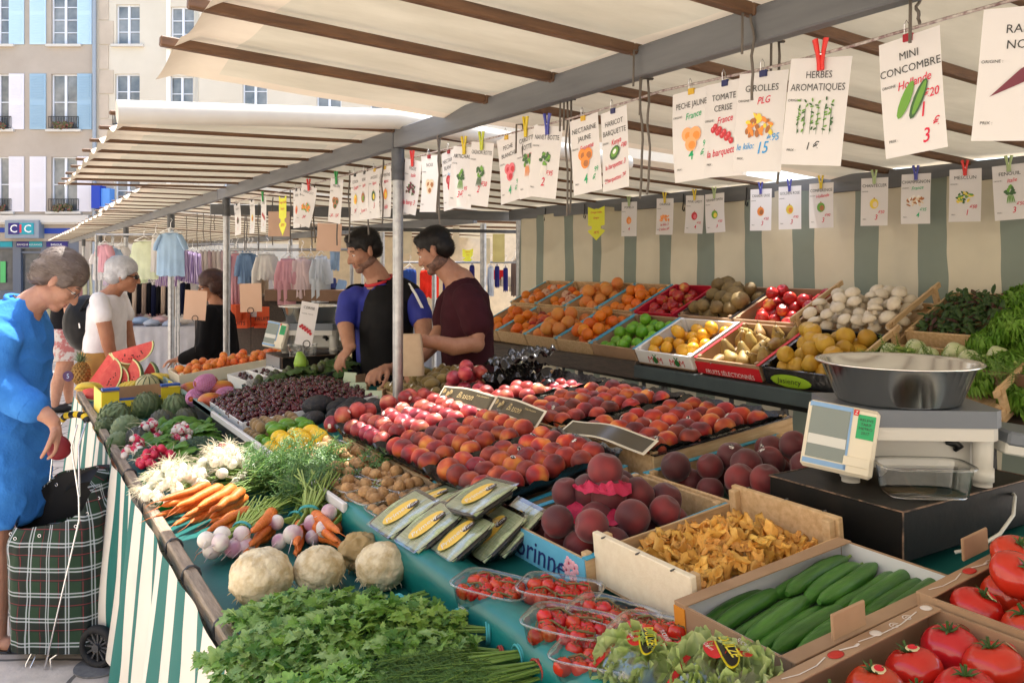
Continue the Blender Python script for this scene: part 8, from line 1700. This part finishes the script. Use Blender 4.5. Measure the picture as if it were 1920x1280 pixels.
link('jersey', remesh(d, .010, 2, wr(.006, 9)), ROYAL, s1); link('red_collar', (lambda q: (q.tube([Vector((-.0+.080*math.cos(a), .086*math.sin(a), zs+.070-.030*math.cos(a))) for a in [i*math.pi/12 for i in range(25)]], .010, 8), q)[1])(MB()), flat('collar_red', (190, 30, 40)), s1)
sp = MB(); a_, b_ = L5(766, 531, .085), L5(792, 574, .165); 
for k in (-1, 0, 1): sp.tube([a_+Vector((0, .011*k, .0)), (a_+b_)/2+Vector((0, .011*k, .004)), b_+Vector((0, .011*k, -.01))], .0028, 6)
link('shoulder_stripes', sp, WHITE, s1)
VEST = mat('black_softshell', (.006, .006, .007), (.010, .010, .011), .7, 12, spec=.15); d = MB()
loft(d, [(-.012, 0, .76, .150, .195), (-.012, 0, 1.0, .152, .205), (-.012, 0, zs-.2, .160, .222), (-.012, 0, zs-.05, .142, .215), (-.012, 0, zs+.045, .095, .115)]); cap(d, [L5(764, 556, .03), L5(745, 545, .03)], [.090, .086]); cap(d, [L5(668, 556, .0), L5(685, 546, .0)], [.082, .080]); link('vest', carve(remesh(d, .010, 2, wr(.006, 8)), lambda c: (c.x > 0 and abs(c.y+.035) < .062+.02*(c.z > zs-.1)) or (c.z > zs+.02 and abs(c.y) < .075) or abs(c.y) > .232), VEST, s1)
link('vest_collar', (lambda q: (q.grid(lambda u, v: (-.02+(.082+.012*v)*math.cos(.7+u*4.88), (.090+.01*v)*math.sin(.7+u*4.88), zs+.0+.075*v), 24, 4), q)[1])(MB()), VEST, s1)
d = MB(); loft(d, [(0, 0, .1, .09, .17), (0, 0, .5, .10, .18), (0, 0, .82, .13, .185)]); link('jeans', remesh(d, .015, 1), flat('dark_jeans', (28, 32, 48), .8), s1)
# ---- seller in the maroon T-shirt
D6 = 4.45; k6 = F/D6; p6 = AT(868, 494, D=D6); M6 = T(p6.x, p6.y, 0) @ RZ(RZc+180-6)
def L6(u, v, f): return M6.inverted() @ AT(u, v, D=D6-f)
HmW = T(*AT(815, 470, D=D6-.02)) @ RZ(RZc+180-12) @ RY(26) @ SC(.98); Hm = M6.inverted() @ HmW
b = MB(); head(b, Hm); cap(b, [L6(862, 530, 0), L6(848, 515, 0), L6(832, 500, 0)], [.085, .066, .060])
cap(b, [L6(882, 568, .19), L6(893, 610, .21), L6(892, 644, .24), L6(850, 650, .30), L6(815, 641, .34), L6(795, 640, .36)], [.062, .056, .048, .045, .036, .029]); hw = L6(792, 640, .36); hand(b, hw, L6(762, 656, .36)-hw, M6.inverted().to_3x3() @ Vector((0, 0, 1)), .7, 1.08, -1)
cap(b, [L6(838, 570, -.14), L6(828, 620, -.10), L6(812, 645, .02), L6(792, 668, .12), L6(784, 674, .16)], [.058, .052, .044, .034, .028]); hw = L6(783, 676, .17); hand(b, hw, L6(768, 700, .22)-hw, (.3, 0, 1), .7, 1.05, 1)
for y in (-.1, .1): cap(b, [(-.02, y, .86), (.0, y, .48), (-.02, y, .09)], [.085, .06, .042]); cap(b, [(0, y, .05), (.14, y, .03)], [.04, .034])
s2 = person('bearded seller in a maroon T-shirt filling a kraft paper bag by the post', M6, b, SKIN_O); face(s2, Hm, flat('black_brow', (24, 17, 14))); beard(s2, Hm, mat('short_dark_beard', (.09, .05, .036), (.19, .10, .07), .65, 90, lo=.4, hi=.6))
hair(s2, Hm, HB, [((-.018, 0, .052), (.102, .081, .082)), ((-.055, 0, .006), (.060, .072, .076)), ((.042, 0, .090), (.044, .056, .028)), ((.004, .071, .024), (.018, .010, .038)), ((.004, -.071, .024), (.018, .010, .038)), ((-.068, 0, -.03), (.026, .046, .03))], .006, ln=.016)
zs = CZ+(H0-545)/k6; d = MB(); loft(d, [(-.03, 0, .74, .135, .18), (-.03, 0, .95, .135, .185), (-.03, 0, 1.12, .14, .195), (-.02, 0, zs-.13, .140, .195), (-.015, 0, zs-.02, .118, .178), (-.005, 0, zs+.03, .085, .115), (.005, 0, zs+.075, .064, .076)], 30); cap(d, [L6(876, 560, .16), L6(885, 578, .19), L6(893, 608, .212)], [.080, .082, .076]); cap(d, [L6(846, 560, -.13), L6(838, 572, -.14), L6(831, 600, -.12)], [.066, .072, .068])
link('t_shirt', remesh(d, .010, 2, lambda co: .006*mnoise.noise(Vector((co.x*8, co.y*8, co.z*4)))+.006*mnoise.noise(Vector((co.x*14+co.z*10, co.y*14, co.z*18)))), mat('maroon_cotton', (.050, .013, .019), (.038, .010, .014), .9, 10, spec=.12, bump=.2, bscale=60), s2)
d = MB(); loft(d, [(-.03, 0, .1, .09, .17), (-.03, 0, .5, .10, .18), (-.03, 0, .80, .13, .185)]); link('jeans', remesh(d, .015, 1), flat('charcoal_jeans', (30, 32, 38), .8), s2)
link('ring', MB().tube([L6(775, 652, .37)+Vector((.011*math.cos(a), 0, .011*math.sin(a))) for a in [i*math.pi/6 for i in range(13)]], .002, 5), CHROME, s2)

bpy.data.scenes.remove(TS)
